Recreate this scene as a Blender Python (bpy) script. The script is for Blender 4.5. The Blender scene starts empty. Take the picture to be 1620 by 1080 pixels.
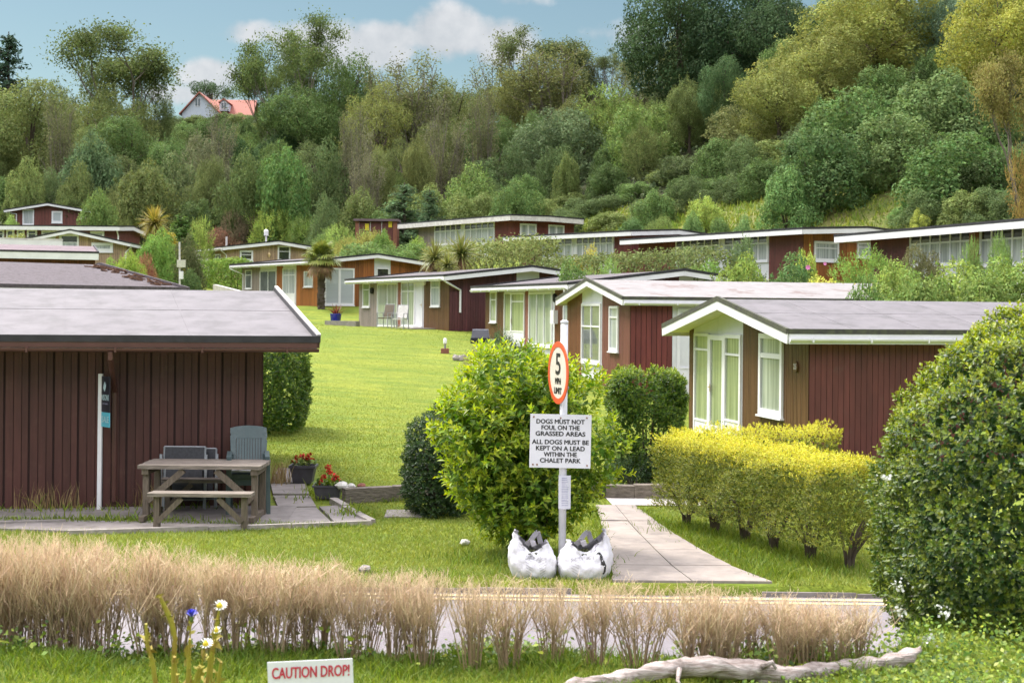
import bpy, math, random
import numpy as np
from mathutils import Vector, Matrix
from mathutils.bvhtree import BVHTree

SC = bpy.context.scene
COL = SC.collection
random.seed(7)
RNG = np.random.default_rng(11)
F, CX, HY, CAMZ, ROLL = 2250.0, 810.0, 490.0, 2.6, math.radians(0.5)

# ------------------------------------------------------------------ measuring the place from the photograph
def ray(px, py):
    dx, dy = px - CX, py - HY
    return (dx * math.cos(ROLL) + dy * math.sin(ROLL)) / F, -(-dx * math.sin(ROLL) + dy * math.cos(ROLL)) / F

def P(px, py, d):
    a, b = ray(px, py)
    return Vector((a * d, d, CAMZ + b * d))

# ------------------------------------------------------------------ object helpers
def tag(o, label=None, cat=None, group=None, kind=None):
    if label: o['label'] = label
    if cat: o['category'] = cat
    if group: o['group'] = group
    if kind: o['kind'] = kind
    return o

def empty(name, loc, label=None, cat=None, group=None):
    o = bpy.data.objects.new(name, None)
    o.location = loc
    o.empty_display_size = 0.1
    COL.objects.link(o)
    return tag(o, label, cat, group)

def link(name, me, parent=None, loc=None, color=None):
    o = bpy.data.objects.new(name, me)
    COL.objects.link(o)
    if parent: o.parent = parent
    if loc is not None: o.location = loc
    if color: o.color = (*color, 1)
    return o

def copy_thing(root, loc, rotz=0.0, scale=(1, 1, 1), label=None, color=None):
    r = root.copy(); COL.objects.link(r)
    r.location = loc; r.rotation_euler = (0, 0, rotz); r.scale = scale
    if label: r['label'] = label
    def rec(src, dst):
        for ch in src.children:
            c = ch.copy(); COL.objects.link(c); c.parent = dst
            if color and ch.get('tinted'): c.color = (*color, 1)
            rec(ch, c)
    rec(root, r)
    if color and root.get('tinted'): r.color = (*color, 1)
    return r

def np_mesh(name, V, Fa, mats, smooth=False, tint=None):
    V = np.asarray(V, np.float32); Fa = np.asarray(Fa, np.int32)
    me = bpy.data.meshes.new(name)
    n, k = Fa.shape
    me.vertices.add(len(V)); me.vertices.foreach_set('co', V.ravel())
    me.loops.add(n * k); me.loops.foreach_set('vertex_index', Fa.ravel())
    me.polygons.add(n)
    me.polygons.foreach_set('loop_start', np.arange(0, n * k, k, dtype=np.int32))
    me.polygons.foreach_set('loop_total', np.full(n, k, np.int32))
    if smooth: me.polygons.foreach_set('use_smooth', np.ones(n, bool))
    for m in (mats if isinstance(mats, (list, tuple)) else [mats]): me.materials.append(m)
    if tint is not None:
        a = me.attributes.new('tint', 'FLOAT', 'POINT'); a.data.foreach_set('value', np.asarray(tint, np.float32))
    me.update(calc_edges=True)
    return me

class MB:
    """collects shapes for ONE mesh"""
    def __init__(s, T=None, base=(0, 0, 0)):
        s.v, s.f, s.m = [], [], []
        s.T = T or (lambda a, b, c: Vector((a, b, c)))
        s.o = Vector(base); s.mi = 0
    def pts(s, ps, raw=False):
        i = len(s.v)
        for p in ps:
            q = Vector(p) if raw else s.T(*p)
            s.v.append(tuple(q - s.o))
        return i
    def face(s, idx): s.f.append(tuple(idx)); s.m.append(s.mi)
    def hexa(s, p8, raw=False):
        i = s.pts(p8, raw)
        for q in ((0, 3, 2, 1), (4, 5, 6, 7), (0, 1, 5, 4), (1, 2, 6, 5), (2, 3, 7, 6), (3, 0, 4, 7)):
            s.face([i + k for k in q])
    def box(s, a, b):
        x0, y0, z0 = a; x1, y1, z1 = b
        s.hexa([(x0, y0, z0), (x1, y0, z0), (x1, y1, z0), (x0, y1, z0), (x0, y0, z1), (x1, y0, z1), (x1, y1, z1), (x0, y1, z1)])
    def quad(s, a, b, c, d, raw=False):
        i = s.pts([a, b, c, d], raw); s.face([i, i + 1, i + 2, i + 3])
    def beam(s, p0, p1, w, h, up=(0, 0, 1), raw=False):
        p0, p1 = (Vector(p0), Vector(p1)) if raw else (s.T(*p0), s.T(*p1))
        d = (p1 - p0).normalized(); u = Vector(up)
        sd = d.cross(u)
        if sd.length < 1e-4: sd = d.cross(Vector((1, 0, 0)))
        sd.normalize(); u2 = sd.cross(d).normalized()
        a, b = sd * w / 2, u2 * h / 2
        s.hexa([p0 - a - b, p0 + a - b, p1 + a - b, p1 - a - b, p0 - a + b, p0 + a + b, p1 + a + b, p1 - a + b], True)
    def tube(s, pts, r, n=6, raw=False, cap=True):
        pts = [Vector(p) if raw else s.T(*p) for p in pts]
        rs = r if isinstance(r, (list, tuple)) else [r] * len(pts)
        rings = []
        ref = None
        for k, p in enumerate(pts):
            d = (pts[min(k + 1, len(pts) - 1)] - pts[max(k - 1, 0)]).normalized()
            if ref is None: ref = Vector((0, 0, 1)) if abs(d.z) < .9 else Vector((1, 0, 0))
            a = d.cross(ref).normalized(); b = a.cross(d).normalized(); ref = b
            i = len(s.v)
            for j in range(n):
                t = 2 * math.pi * j / n
                s.v.append(tuple(p + (a * math.cos(t) + b * math.sin(t)) * rs[k] - s.o))
            rings.append(i)
        for k in range(len(rings) - 1):
            for j in range(n):
                j2 = (j + 1) % n
                s.face([rings[k] + j, rings[k] + j2, rings[k + 1] + j2, rings[k + 1] + j])
        if cap:
            s.face([rings[0] + j for j in range(n)][::-1]); s.face([rings[-1] + j for j in range(n)])
    def lathe(s, prof, c, n=14, raw=False, cap=True):
        c = Vector(c) if raw else s.T(*c)
        rings = []
        for (r, z) in prof:
            i = len(s.v)
            for j in range(n):
                t = 2 * math.pi * j / n
                s.v.append(tuple(c + Vector((r * math.cos(t), r * math.sin(t), z)) - s.o))
            rings.append(i)
        for k in range(len(rings) - 1):
            for j in range(n):
                j2 = (j + 1) % n
                s.face([rings[k] + j, rings[k] + j2, rings[k + 1] + j2, rings[k + 1] + j])
        if cap:
            s.face([rings[0] + j for j in range(n)][::-1]); s.face([rings[-1] + j for j in range(n)])
    def mesh(s, name, mats, smooth=False, bevel=0):
        me = bpy.data.meshes.new(name)
        me.from_pydata(s.v, [], s.f)
        for m in (mats if isinstance(mats, (list, tuple)) else [mats]): me.materials.append(m)
        if max(s.m, default=0) > 0: me.polygons.foreach_set('material_index', s.m)
        if smooth: me.polygons.foreach_set('use_smooth', [True] * len(s.f))
        return me
    def build(s, name, mats, parent=None, smooth=False, loc=None):
        return link(name, s.mesh(name, mats, smooth), parent, loc)

# ------------------------------------------------------------------ materials
MATS = {}
def nodes_of(name):
    m = bpy.data.materials.new(name); m.use_nodes = True
    nt = m.node_tree
    return m, nt, nt.nodes['Principled BSDF'], nt.nodes['Material Output']

def N(nt, t, **kw):
    n = nt.nodes.new(t)
    for k, v in kw.items(): setattr(n, k, v)
    return n

def mat(name, c1, c2=None, scale=8.0, rough=0.6, bump=0.0, stretch=(1, 1, 1), island=0.0, spec=0.4, coat=0.0, metal=0.0, detail=4.0, contrast=(0.35, 0.65), dirt=None):
    """two colours mixed by noise, a little colour change from piece to piece, a bump"""
    m, nt, b, out = nodes_of(name)
    L = nt.links
    tc = N(nt, 'ShaderNodeTexCoord'); mp = N(nt, 'ShaderNodeMapping'); mp.inputs['Scale'].default_value = stretch
    L.new(tc.outputs['Object'], mp.inputs['Vector'])
    no = N(nt, 'ShaderNodeTexNoise'); no.inputs['Scale'].default_value = scale; no.inputs['Detail'].default_value = detail; no.inputs['Roughness'].default_value = .6
    L.new(mp.outputs['Vector'], no.inputs['Vector'])
    rp = N(nt, 'ShaderNodeValToRGB')
    c2 = c2 or tuple(x * .82 for x in c1)
    rp.color_ramp.elements[0].position, rp.color_ramp.elements[1].position = contrast
    rp.color_ramp.elements[0].color = (*c2, 1); rp.color_ramp.elements[1].color = (*c1, 1)
    L.new(no.outputs['Fac'], rp.inputs['Fac'])
    col = rp.outputs['Color']
    if dirt:
        n2 = N(nt, 'ShaderNodeTexNoise'); n2.inputs['Scale'].default_value = dirt[1]; n2.inputs['Detail'].default_value = 6; n2.inputs['Roughness'].default_value = .7
        L.new(tc.outputs['Object'], n2.inputs['Vector'])
        r2 = N(nt, 'ShaderNodeMapRange'); r2.inputs['From Min'].default_value = dirt[2]; r2.inputs['From Max'].default_value = dirt[3]
        L.new(n2.outputs['Fac'], r2.inputs['Value'])
        mx = N(nt, 'ShaderNodeMix', data_type='RGBA'); L.new(r2.outputs['Result'], mx.inputs['Factor']); L.new(col, mx.inputs['A']); mx.inputs['B'].default_value = (*dirt[0], 1)
        col = mx.outputs['Result']
    if island:
        ge = N(nt, 'ShaderNodeNewGeometry'); mr = N(nt, 'ShaderNodeMapRange')
        mr.inputs['To Min'].default_value = 1 - island; mr.inputs['To Max'].default_value = 1 + island
        L.new(ge.outputs['Random Per Island'], mr.inputs['Value'])
        hs = N(nt, 'ShaderNodeHueSaturation'); L.new(mr.outputs['Result'], hs.inputs['Value']); L.new(col, hs.inputs['Color'])
        col = hs.outputs['Color']
    L.new(col, b.inputs['Base Color'])
    b.inputs['Roughness'].default_value = rough; b.inputs['Specular IOR Level'].default_value = spec
    b.inputs['Coat Weight'].default_value = coat; b.inputs['Coat Roughness'].default_value = .03; b.inputs['Metallic'].default_value = metal
    if bump:
        bp = N(nt, 'ShaderNodeBump'); bp.inputs['Strength'].default_value = min(1, bump); bp.inputs['Distance'].default_value = .02
        L.new(no.outputs['Fac'], bp.inputs['Height']); L.new(bp.outputs['Normal'], b.inputs['Normal'])
    MATS[name] = m
    return m

def leaf_mat(name, c_old=None, c_young=None, var=.35, trans=.32, rough=.5, spec=.35):
    """leaves: object colour (or old/young colours by the 'tint' attribute), changing from leaf to leaf, letting light through"""
    m, nt, b, out = nodes_of(name); L = nt.links
    ge = N(nt, 'ShaderNodeNewGeometry')
    if c_old is None:
        oi = N(nt, 'ShaderNodeObjectInfo'); col = oi.outputs['Color']
        no = N(nt, 'ShaderNodeTexNoise'); no.inputs['Scale'].default_value = 5.0; no.inputs['Detail'].default_value = 2
        tc = N(nt, 'ShaderNodeTexCoord'); L.new(tc.outputs['Object'], no.inputs['Vector'])
        h0 = N(nt, 'ShaderNodeHueSaturation'); m0 = N(nt, 'ShaderNodeMapRange'); m0.inputs['From Min'].default_value = .3; m0.inputs['From Max'].default_value = .7
        m0.inputs['To Min'].default_value = .58; m0.inputs['To Max'].default_value = 1.42; h0.inputs['Saturation'].default_value = .86
        L.new(no.outputs['Fac'], m0.inputs['Value']); L.new(m0.outputs['Result'], h0.inputs['Value']); L.new(col, h0.inputs['Color']); col = h0.outputs['Color']
    else:
        at = N(nt, 'ShaderNodeAttribute', attribute_name='tint'); mx = N(nt, 'ShaderNodeMix', data_type='RGBA')
        L.new(at.outputs['Fac'], mx.inputs['Factor']); mx.inputs['A'].default_value = (*c_old, 1); mx.inputs['B'].default_value = (*c_young, 1)
        col = mx.outputs['Result']
    hs = N(nt, 'ShaderNodeHueSaturation'); mr = N(nt, 'ShaderNodeMapRange')
    mr.inputs['To Min'].default_value = 1 - var; mr.inputs['To Max'].default_value = 1 + var
    L.new(ge.outputs['Random Per Island'], mr.inputs['Value']); L.new(mr.outputs['Result'], hs.inputs['Value'])
    ml = N(nt, 'ShaderNodeMath', operation='MULTIPLY'); ml.inputs[1].default_value = 37.7
    fr = N(nt, 'ShaderNodeMath', operation='FRACT'); L.new(ge.outputs['Random Per Island'], ml.inputs[0]); L.new(ml.outputs[0], fr.inputs[0])
    m2 = N(nt, 'ShaderNodeMapRange'); m2.inputs['To Min'].default_value = .475; m2.inputs['To Max'].default_value = .525
    L.new(fr.outputs[0], m2.inputs['Value']); L.new(m2.outputs['Result'], hs.inputs['Hue'])
    L.new(col, hs.inputs['Color'])
    L.new(hs.outputs['Color'], b.inputs['Base Color'])
    b.inputs['Roughness'].default_value = rough; b.inputs['Specular IOR Level'].default_value = spec
    tr = N(nt, 'ShaderNodeBsdfTranslucent'); mi = N(nt, 'ShaderNodeMixShader'); mi.inputs['Fac'].default_value = trans
    h2 = N(nt, 'ShaderNodeHueSaturation'); h2.inputs['Value'].default_value = 1.25; h2.inputs['Saturation'].default_value = 1.1; h2.inputs['Hue'].default_value = .49
    L.new(hs.outputs['Color'], h2.inputs['Color']); L.new(h2.outputs['Color'], tr.inputs['Color'])
    L.new(b.outputs[0], mi.inputs[1]); L.new(tr.outputs[0], mi.inputs[2]); L.new(mi.outputs[0], out.inputs['Surface'])
    MATS[name] = m
    return m

def curtain_mat(name, c1, c2, folds=60.0, coat=1.0):
    """pleated cloth behind shiny glass"""
    m = mat(name, c1, c2, scale=3, rough=.7, coat=coat, stretch=(folds / 15, folds / 15, .12), contrast=(.38, .62))  # pleats are colour only, shade between folds put in as darker stripes
    return m

M = MATS
mat('maroon_boards', (.150, .045, .036), (.108, .032, .027), 3, .55, .25, (3, 3, .5), island=.15, dirt=((.14, .075, .06), 5, .56, .95))
mat('maroon_dark', (.128, .036, .032), (.094, .027, .025), 3, .55, .25, (3, 3, .5), island=.13, dirt=((.12, .07, .06), 5, .58, .98))
mat('plum_boards', (.088, .027, .030), (.064, .020, .023), 3, .55, .25, (3, 3, .5), island=.24, dirt=((.13, .07, .065), 5, .58, .98))
mat('hut_boards', (.080, .028, .0235), (.060, .021, .018), 4, .5, .35, (4, 4, .35), island=.14, dirt=((.11, .055, .042), 7, .55, .95))
mat('red_boards', (.155, .036, .030), (.115, .026, .024), 3, .55, .2, (3, 3, .5), island=.15)
mat('groove_dark', (.032, .013, .011), None, 6, .8)
mat('brown_ribbed', (.125, .062, .026), (.092, .043, .018), 3, .5, .15, (4, 4, .4), island=.14)
mat('rust_ribbed', (.16, .058, .025), (.12, .042, .02), 3, .5, .15, (4, 4, .4), island=.16)
mat('maroon_ribbed', (.17, .062, .048), (.13, .046, .036), 3, .5, .15, (4, 4, .4), island=.12)
mat('orange_boards', (.30, .105, .025), (.21, .068, .018), 3, .5, .2, (4, 4, .4), island=.22)
mat('tan_boards', (.40, .28, .18), (.30, .20, .13), 3, .6, .2, (4, 4, .4), island=.18)
mat('grey_boards', (.27, .22, .20), (.20, .165, .15), 4, .6, .2, (5, 5, .4), island=.14)
mat('white_paint', (.74, .73, .745), (.66, .65, .665), 2, .35, 0, dirt=((.55, .54, .5), 9, .62, .95))
mat('white_panel', (.68, .68, .71), (.61, .61, .64), 2, .4)
mat('white_upvc', (.76, .75, .78), (.70, .69, .72), 3, .25)
mat('old_white', (.62, .60, .58), (.48, .45, .44), 4, .5, 0, dirt=((.35, .32, .30), 6, .5, .8))
mat('brick_red', (.26, .10, .065), (.18, .07, .05), 14, .8, .4, (1, 1, 3), island=.2)
mat('felt_grey', (.150, .137, .145), (.117, .106, .113), 2.2, .62, .2, dirt=((.06, .056, .055), 2.6, .46, .8), detail=8)
mat('felt_dark', (.10, .085, .09), (.075, .062, .068), 3, .7, .3, dirt=((.15, .135, .14), 8, .5, .8), detail=8)
mat('felt_rough', (.115, .095, .105), (.068, .056, .062), 18, .9, .8, detail=8, dirt=((.04, .033, .03), 5, .5, .8))
mat('felt_pink', (.15, .105, .118), (.115, .08, .09), 4, .7, .3, detail=6)
mat('felt_white', (.235, .217, .213), (.18, .165, .162), 3, .6, .3, dirt=((.15, .11, .10), 1.1, .55, .62), detail=8)
mat('felt_edge', (.035, .033, .037), (.022, .02, .023), 6, .5, .3)
mat('felt_edge_moss', (.075, .08, .045), (.045, .042, .038), 8, .7, .4)
mat('gutter_brown', (.11, .05, .042), None, 3, .35)
mat('soffit_white', (.72, .69, .62), (.60, .57, .50), 5, .6)
mat('timber_grey', (.25, .21, .175), (.12, .098, .082), 6, .75, .5, (1, 9, 9), island=.2, detail=8)
mat('timber_brown', (.155, .122, .092), (.09, .07, .052), 6, .75, .5, (9, 9, 1), island=.2, detail=8)
mat('plastic_green', (.075, .108, .112), (.06, .085, .09), 5, .4, 0, dirt=((.13, .15, .145), 7, .55, .9))
mat('dark_mesh', (.05, .05, .058), (.035, .035, .04), 30, .7)
mat('metal_grey', (.30, .31, .33), (.24, .25, .27), 8, .4, 0, metal=.3)
mat('pole_paint', (.62, .62, .66), (.52, .52, .55), 6, .4, 0, dirt=((.40, .38, .38), 12, .6, .85))
mat('sign_white', (.70, .70, .74), (.64, .64, .68), 5, .4, 0, dirt=((.56, .54, .53), 16, .6, .85))
mat('sign_cream', (.62, .58, .50), (.55, .50, .42), 6, .45, dirt=((.45, .38, .30), 14, .58, .8))
mat('sign_red', (.62, .10, .035), (.52, .08, .03), 6, .4)
mat('caution_red', (.55, .03, .06), (.45, .03, .06), 30, .5)
mat('ink_black', (.018, .017, .018), (.03, .028, .028), 30, .5)
mat('ink_grey', (.12, .12, .13), (.20, .20, .21), 40, .6)
mat('rust', (.26, .10, .04), None, 30, .8)
mat('paper', (.62, .62, .70), (.55, .55, .63), 8, .3, coat=.6)
mat('ink_faint', (.30, .30, .42), (.40, .40, .52), 50, .6)
mat('board_black', (.022, .022, .035), None, 4, .35)
mat('board_teal', (.10, .45, .58), (.09, .40, .52), 4, .35)
mat('logo_pale', (.50, .66, .72), None, 4, .4)
mat('bag_white', (.66, .65, .69), (.54, .53, .57), 9, .42, .5, dirt=((.34, .32, .34), 10, .54, .8))
mat('bag_strap', (.36, .34, .38), (.28, .27, .30), 20, .55)
mat('clippings', (.10, .10, .05), (.05, .06, .025), 40, .9, .8)
mat('pot_grey', (.075, .07, .085), (.055, .05, .06), 8, .5)
mat('pot_blue', (.02, .03, .34), (.02, .02, .25), 6, .25, coat=.4)
mat('soil', (.045, .03, .02), (.025, .016, .01), 30, .9, .6)
mat('red_petals', (.62, .012, .010), (.45, .008, .008), 60, .5, island=.3)
mat('white_petals', (.80, .80, .76), (.70, .70, .66), 40, .5, island=.1)
mat('yellow_petals', (.70, .52, .03), (.55, .42, .03), 40, .5, island=.2)
mat('blue_petals', (.09, .10, .62), (.07, .07, .48), 60, .5, island=.3)
mat('pink_petals', (.62, .22, .40), (.5, .15, .32), 60, .5, island=.2)
mat('yellow_stalk', (.36, .35, .05), (.30, .20, .05), 9, .6, island=.25)
mat('stone', (.32, .29, .27), (.20, .175, .16), 12, .85, .7, island=.2, detail=8, dirt=((.16, .15, .10), 6, .52, .75))
mat('stone_dark', (.17, .145, .12), (.09, .075, .06), 10, .9, .8, (1, 1, 4), island=.25, detail=9)
mat('stone_pale', (.62, .60, .56), (.48, .46, .42), 12, .8, .5)
mat('concrete', (.25, .222, .212), (.19, .168, .158), 5, .85, .4, detail=9, dirt=((.13, .115, .10), 2.2, .48, .72), island=.08)
mat('concrete_path', (.30, .257, .228), (.24, .205, .182), 5, .85, .4, detail=9, dirt=((.15, .13, .125), 2.6, .5, .75), island=.06)
mat('concrete_pale', (.40, .365, .345), (.33, .30, .285), 6, .85, .3)
mat('asphalt', (.185, .165, .178), (.145, .13, .14), 30, .85, .4, detail=8, dirt=((.23, .21, .215), 1.1, .45, .75))
mat('line_yellow', (.62, .50, .26), (.48, .38, .22), 20, .7)
mat('bark', (.10, .075, .055), (.055, .04, .03), 14, .9, .6, (1, 1, .3), detail=8)
mat('bark_pale', (.20, .17, .14), (.12, .10, .08), 14, .9, .6, (1, 1, .3))
mat('palm_bark', (.10, .075, .058), (.05, .037, .028), 30, .9, .9, (1, 1, 2.5))
mat('dead_twig', (.56, .42, .28), (.42, .30, .19), 10, .8, island=.3)
mat('driftwood', (.52, .46, .44), (.27, .21, .185), 7, .85, 1.0, (1.0, 9, 9), detail=10, dirt=((.12, .085, .07), 6, .54, .68))
mat('tile_red', (.36, .125, .09), (.28, .10, .075), 20, .7, .3, (1, 1, 3))
mat('render_blue', (.50, .54, .60), (.44, .48, .55), 3, .7)
mat('glass_dark', (.030, .034, .036), (.018, .02, .022), 2, .04, spec=.6, coat=1)
mat('glass_grey', (.16, .175, .19), (.10, .11, .12), 1.5, .2, coat=1)
curtain_mat('curtain_white', (.44, .47, .48), (.22, .24, .25))
curtain_mat('curtain_lawn_reflection', (.31, .36, .19), (.15, .19, .085))  # pale curtains with the lawn's green reflection put into their colour
curtain_mat('curtain_net', (.38, .42, .35), (.19, .22, .175))
mat('blind_grey', (.42, .45, .48), (.36, .39, .42), 3, .5, coat=1, stretch=(.2, .2, 30))
mat('glass_blue', (.30, .38, .50), (.26, .33, .45), 2, .2, coat=1)
mat('lamp_glow', (.75, .55, .30), None, 3, .4)
mat('warning_yellow', (.72, .55, .03), None, 8, .5)
mat('brass', (.50, .34, .10), None, 8, .3, metal=.8)
mat('black_plastic', (.02, .02, .022), None, 8, .35)
mat('meter_cream', (.58, .56, .48), (.50, .48, .40), 6, .5)
mat('rust_leaves', (.17, .085, .05), (.11, .06, .04), 20, .8)
leaf_mat('leaves_tree', var=.28, rough=.75, spec=.12)
leaf_mat('dry_twigs', (.37, .27, .17), (.70, .555, .375), .22, .2, .8, .1)
leaf_mat('leaves_shiny', (.040, .088, .022), (.40, .46, .04), .3, .30, .42, .4)
leaf_mat('leaves_lime', (.115, .205, .024), (.46, .55, .045), .28, .40, .42, .4)
leaf_mat('leaves_gold', (.085, .12, .02), (.70, .66, .075), .25, .34, .5, .3)
leaf_mat('leaves_box', (.055, .12, .018), (.29, .37, .035), .3, .32, .45, .4)
leaf_mat('leaves_dark', (.026, .056, .018), (.08, .14, .03), .3, .3, .45, .4)
leaf_mat('leaves_red', (.10, .03, .02), (.22, .08, .04), .3, .3, .45, .4)
leaf_mat('grass_blades', (.165, .22, .036), (.30, .335, .078), .15, .35, .55, .25)
leaf_mat('grass_bank', (.095, .16, .020), (.26, .32, .045), .3, .35, .55, .25)
leaf_mat('dry_grass', (.30, .22, .10), (.42, .33, .17), .3, .25, .6, .2)

# ------------------------------------------------------------------ terrain
CTRL = np.array([
 (-60,13,0),(-30,13,0),(-15,13,0),(-6,13,0),(0,13,0),(6,13,0),(12,13,0),(20,13,.1),(40,13,.6),(-150,13,0),(120,13,2),
 (-15,20,0),(-8,20,0),(-2,20,0),(3,20,0),(7,20,-.05),
 (-15,25,.15),(-4,25,.1),(0,25,.05),(5,25,-.05),(10,26,0),(16,27,.7),(22,28,1.6),(13.5,37,2.1),(15,35.5,2.3),(19,36,3.0),(12.5,42,2.7),(32,30,3),
 (3,37,.35),(10,37,.6),(-4,37,.65),(-10,36,.9),(-25,36,1.3),(15,42,2.8),(25,42,4),
 (2,46,1.0),(9,49,1.4),(-2.5,58,1.72),(-7.3,68,1.75),(3,61,1.95),(-12,60,2.2),(-22,60,2.6),
 (12,60,3.6),(17,50,3.3),(7,70,4.0),(17,63,3.7),(6,72,4.1),(1,78,4.5),(13,55,3.4),
 (-10,74,2.7),(-16,83,2.75),(-28,83,4.2),(-4,78,3.1),(-1,70,3.2),
 (0,90,6.1),(-6.6,99,6.2),(4,93,6.3),(-12,92,4.2),
 (-20,98,4.5),(-23,104,4.6),(-14,100,4.9),(-10,100,5.8),
 (-38,100,6.1),(-42,118,9),(-20,118,7.2),(-5,112,8),(5,105,9.3),(16,80,8.3),(24,74,8.6),(30,70,9),(14,100,12),(30,95,16.5),(45,90,20),(60,80,24),
 (-60,130,12),(-30,140,11.5),(0,140,15),(20,135,22),(50,130,30),
 (-90,180,21),(-50,180,19),(-20,180,22),(15,170,28),(-50,240,34.5),(-100,260,33),(0,240,32),(60,220,42),(0,320,36),(-150,320,36),(150,320,45),
 (-100,60,6),(100,60,22),(150,150,45),(-150,150,18)], float)

def _tps():
    X = CTRL[:, :2] / 100; n = len(X)
    d = np.linalg.norm(X[:, None] - X[None], axis=2)
    K = np.where(d > 0, d * d * np.log(np.maximum(d, 1e-9)), 0) + np.eye(n) * 2e-4
    A = np.zeros((n + 3, n + 3)); A[:n, :n] = K; A[:n, n] = 1; A[:n, n + 1:] = X; A[n, :n] = 1; A[n + 1:, :n] = X.T
    return X, np.linalg.solve(A, np.concatenate([CTRL[:, 2], np.zeros(3)]))
_TX, _TW = _tps()

def smooth(a, b, x):
    t = np.clip((x - a) / (b - a), 0, 1); return t * t * (3 - 2 * t)

def ground_z(x, y):
    x = np.atleast_1d(np.asarray(x, float)); y = np.atleast_1d(np.asarray(y, float))
    xc, yc = np.clip(x, -150, 150), np.clip(y, 13, 320)
    Q = np.stack([xc, yc], 1) / 100
    z = np.zeros(len(x))
    for i in range(0, len(x), 20000):
        q = Q[i:i + 20000]
        d = np.linalg.norm(q[:, None] - _TX[None], axis=2)
        z[i:i + 20000] = np.where(d > 0, d * d * np.log(np.maximum(d, 1e-9)), 0) @ _TW[:-3] + _TW[-3] + q @ _TW[-2:]
    flat = 1 - smooth(21, 30, y)
    z = z * (1 - flat)
    edge = 6.58 + smooth(1.7, 2.6, x) * 1.75 - smooth(-1, -4, x) * .2
    fore = 1.0 - 1.2 * smooth(edge, edge + 1.15, y) + .02 * np.sin(x * 5 + y * 3)
    ry = 13.66 - .022 * (np.clip(x, -60, 60) + 5)
    w = smooth(ry - .02, ry + .06, y)
    return np.where(y < ry + .06, fore * (1 - w) + z * w, z)

def gz(x, y): return float(ground_z([x], [y])[0])

def zones(x, y, z):
    lawn = (1 - smooth(104, 112, y)) * (1 - smooth(5.2, 6.5, z))
    right = smooth(36, 40, y) * smooth(-1, 1.5, x - (9.5 - .17 * (y - 36)))
    lawn = lawn * (1 - right)
    wood = np.maximum(smooth(106, 114, y), smooth(9.0, 11.0, z))
    return lawn, wood
# ------------------------------------------------------------------ chalets
FOOT = []          # footprints (O, U, V, L, W) kept free of grass and shrubs
STYLE = {          # material, board width, groove, board depth
    'maroon': ('maroon_boards', .105, .008, .014), 'maroon_dark': ('maroon_dark', .105, .008, .014), 'hut': ('hut_boards', .10, .008, .016),
    'plum': ('plum_boards', .115, .012, .018), 'red': ('red_boards', .14, .016, .015), 'brown': ('brown_ribbed', .062, .014, .016), 'rust': ('rust_ribbed', .07, .014, .016),
    'mribbed': ('maroon_ribbed', .07, .012, .014), 'orange': ('orange_boards', .13, .014, .015), 'tan': ('tan_boards', .13, .014, .015),
    'grey': ('grey_boards', .12, .014, .015), 'white': ('white_panel', 1.2, .01, .012), 'brick': ('brick_red', 9, 0, .012), 'lattice': ('grey_boards', 9, 0, .012)}

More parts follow.
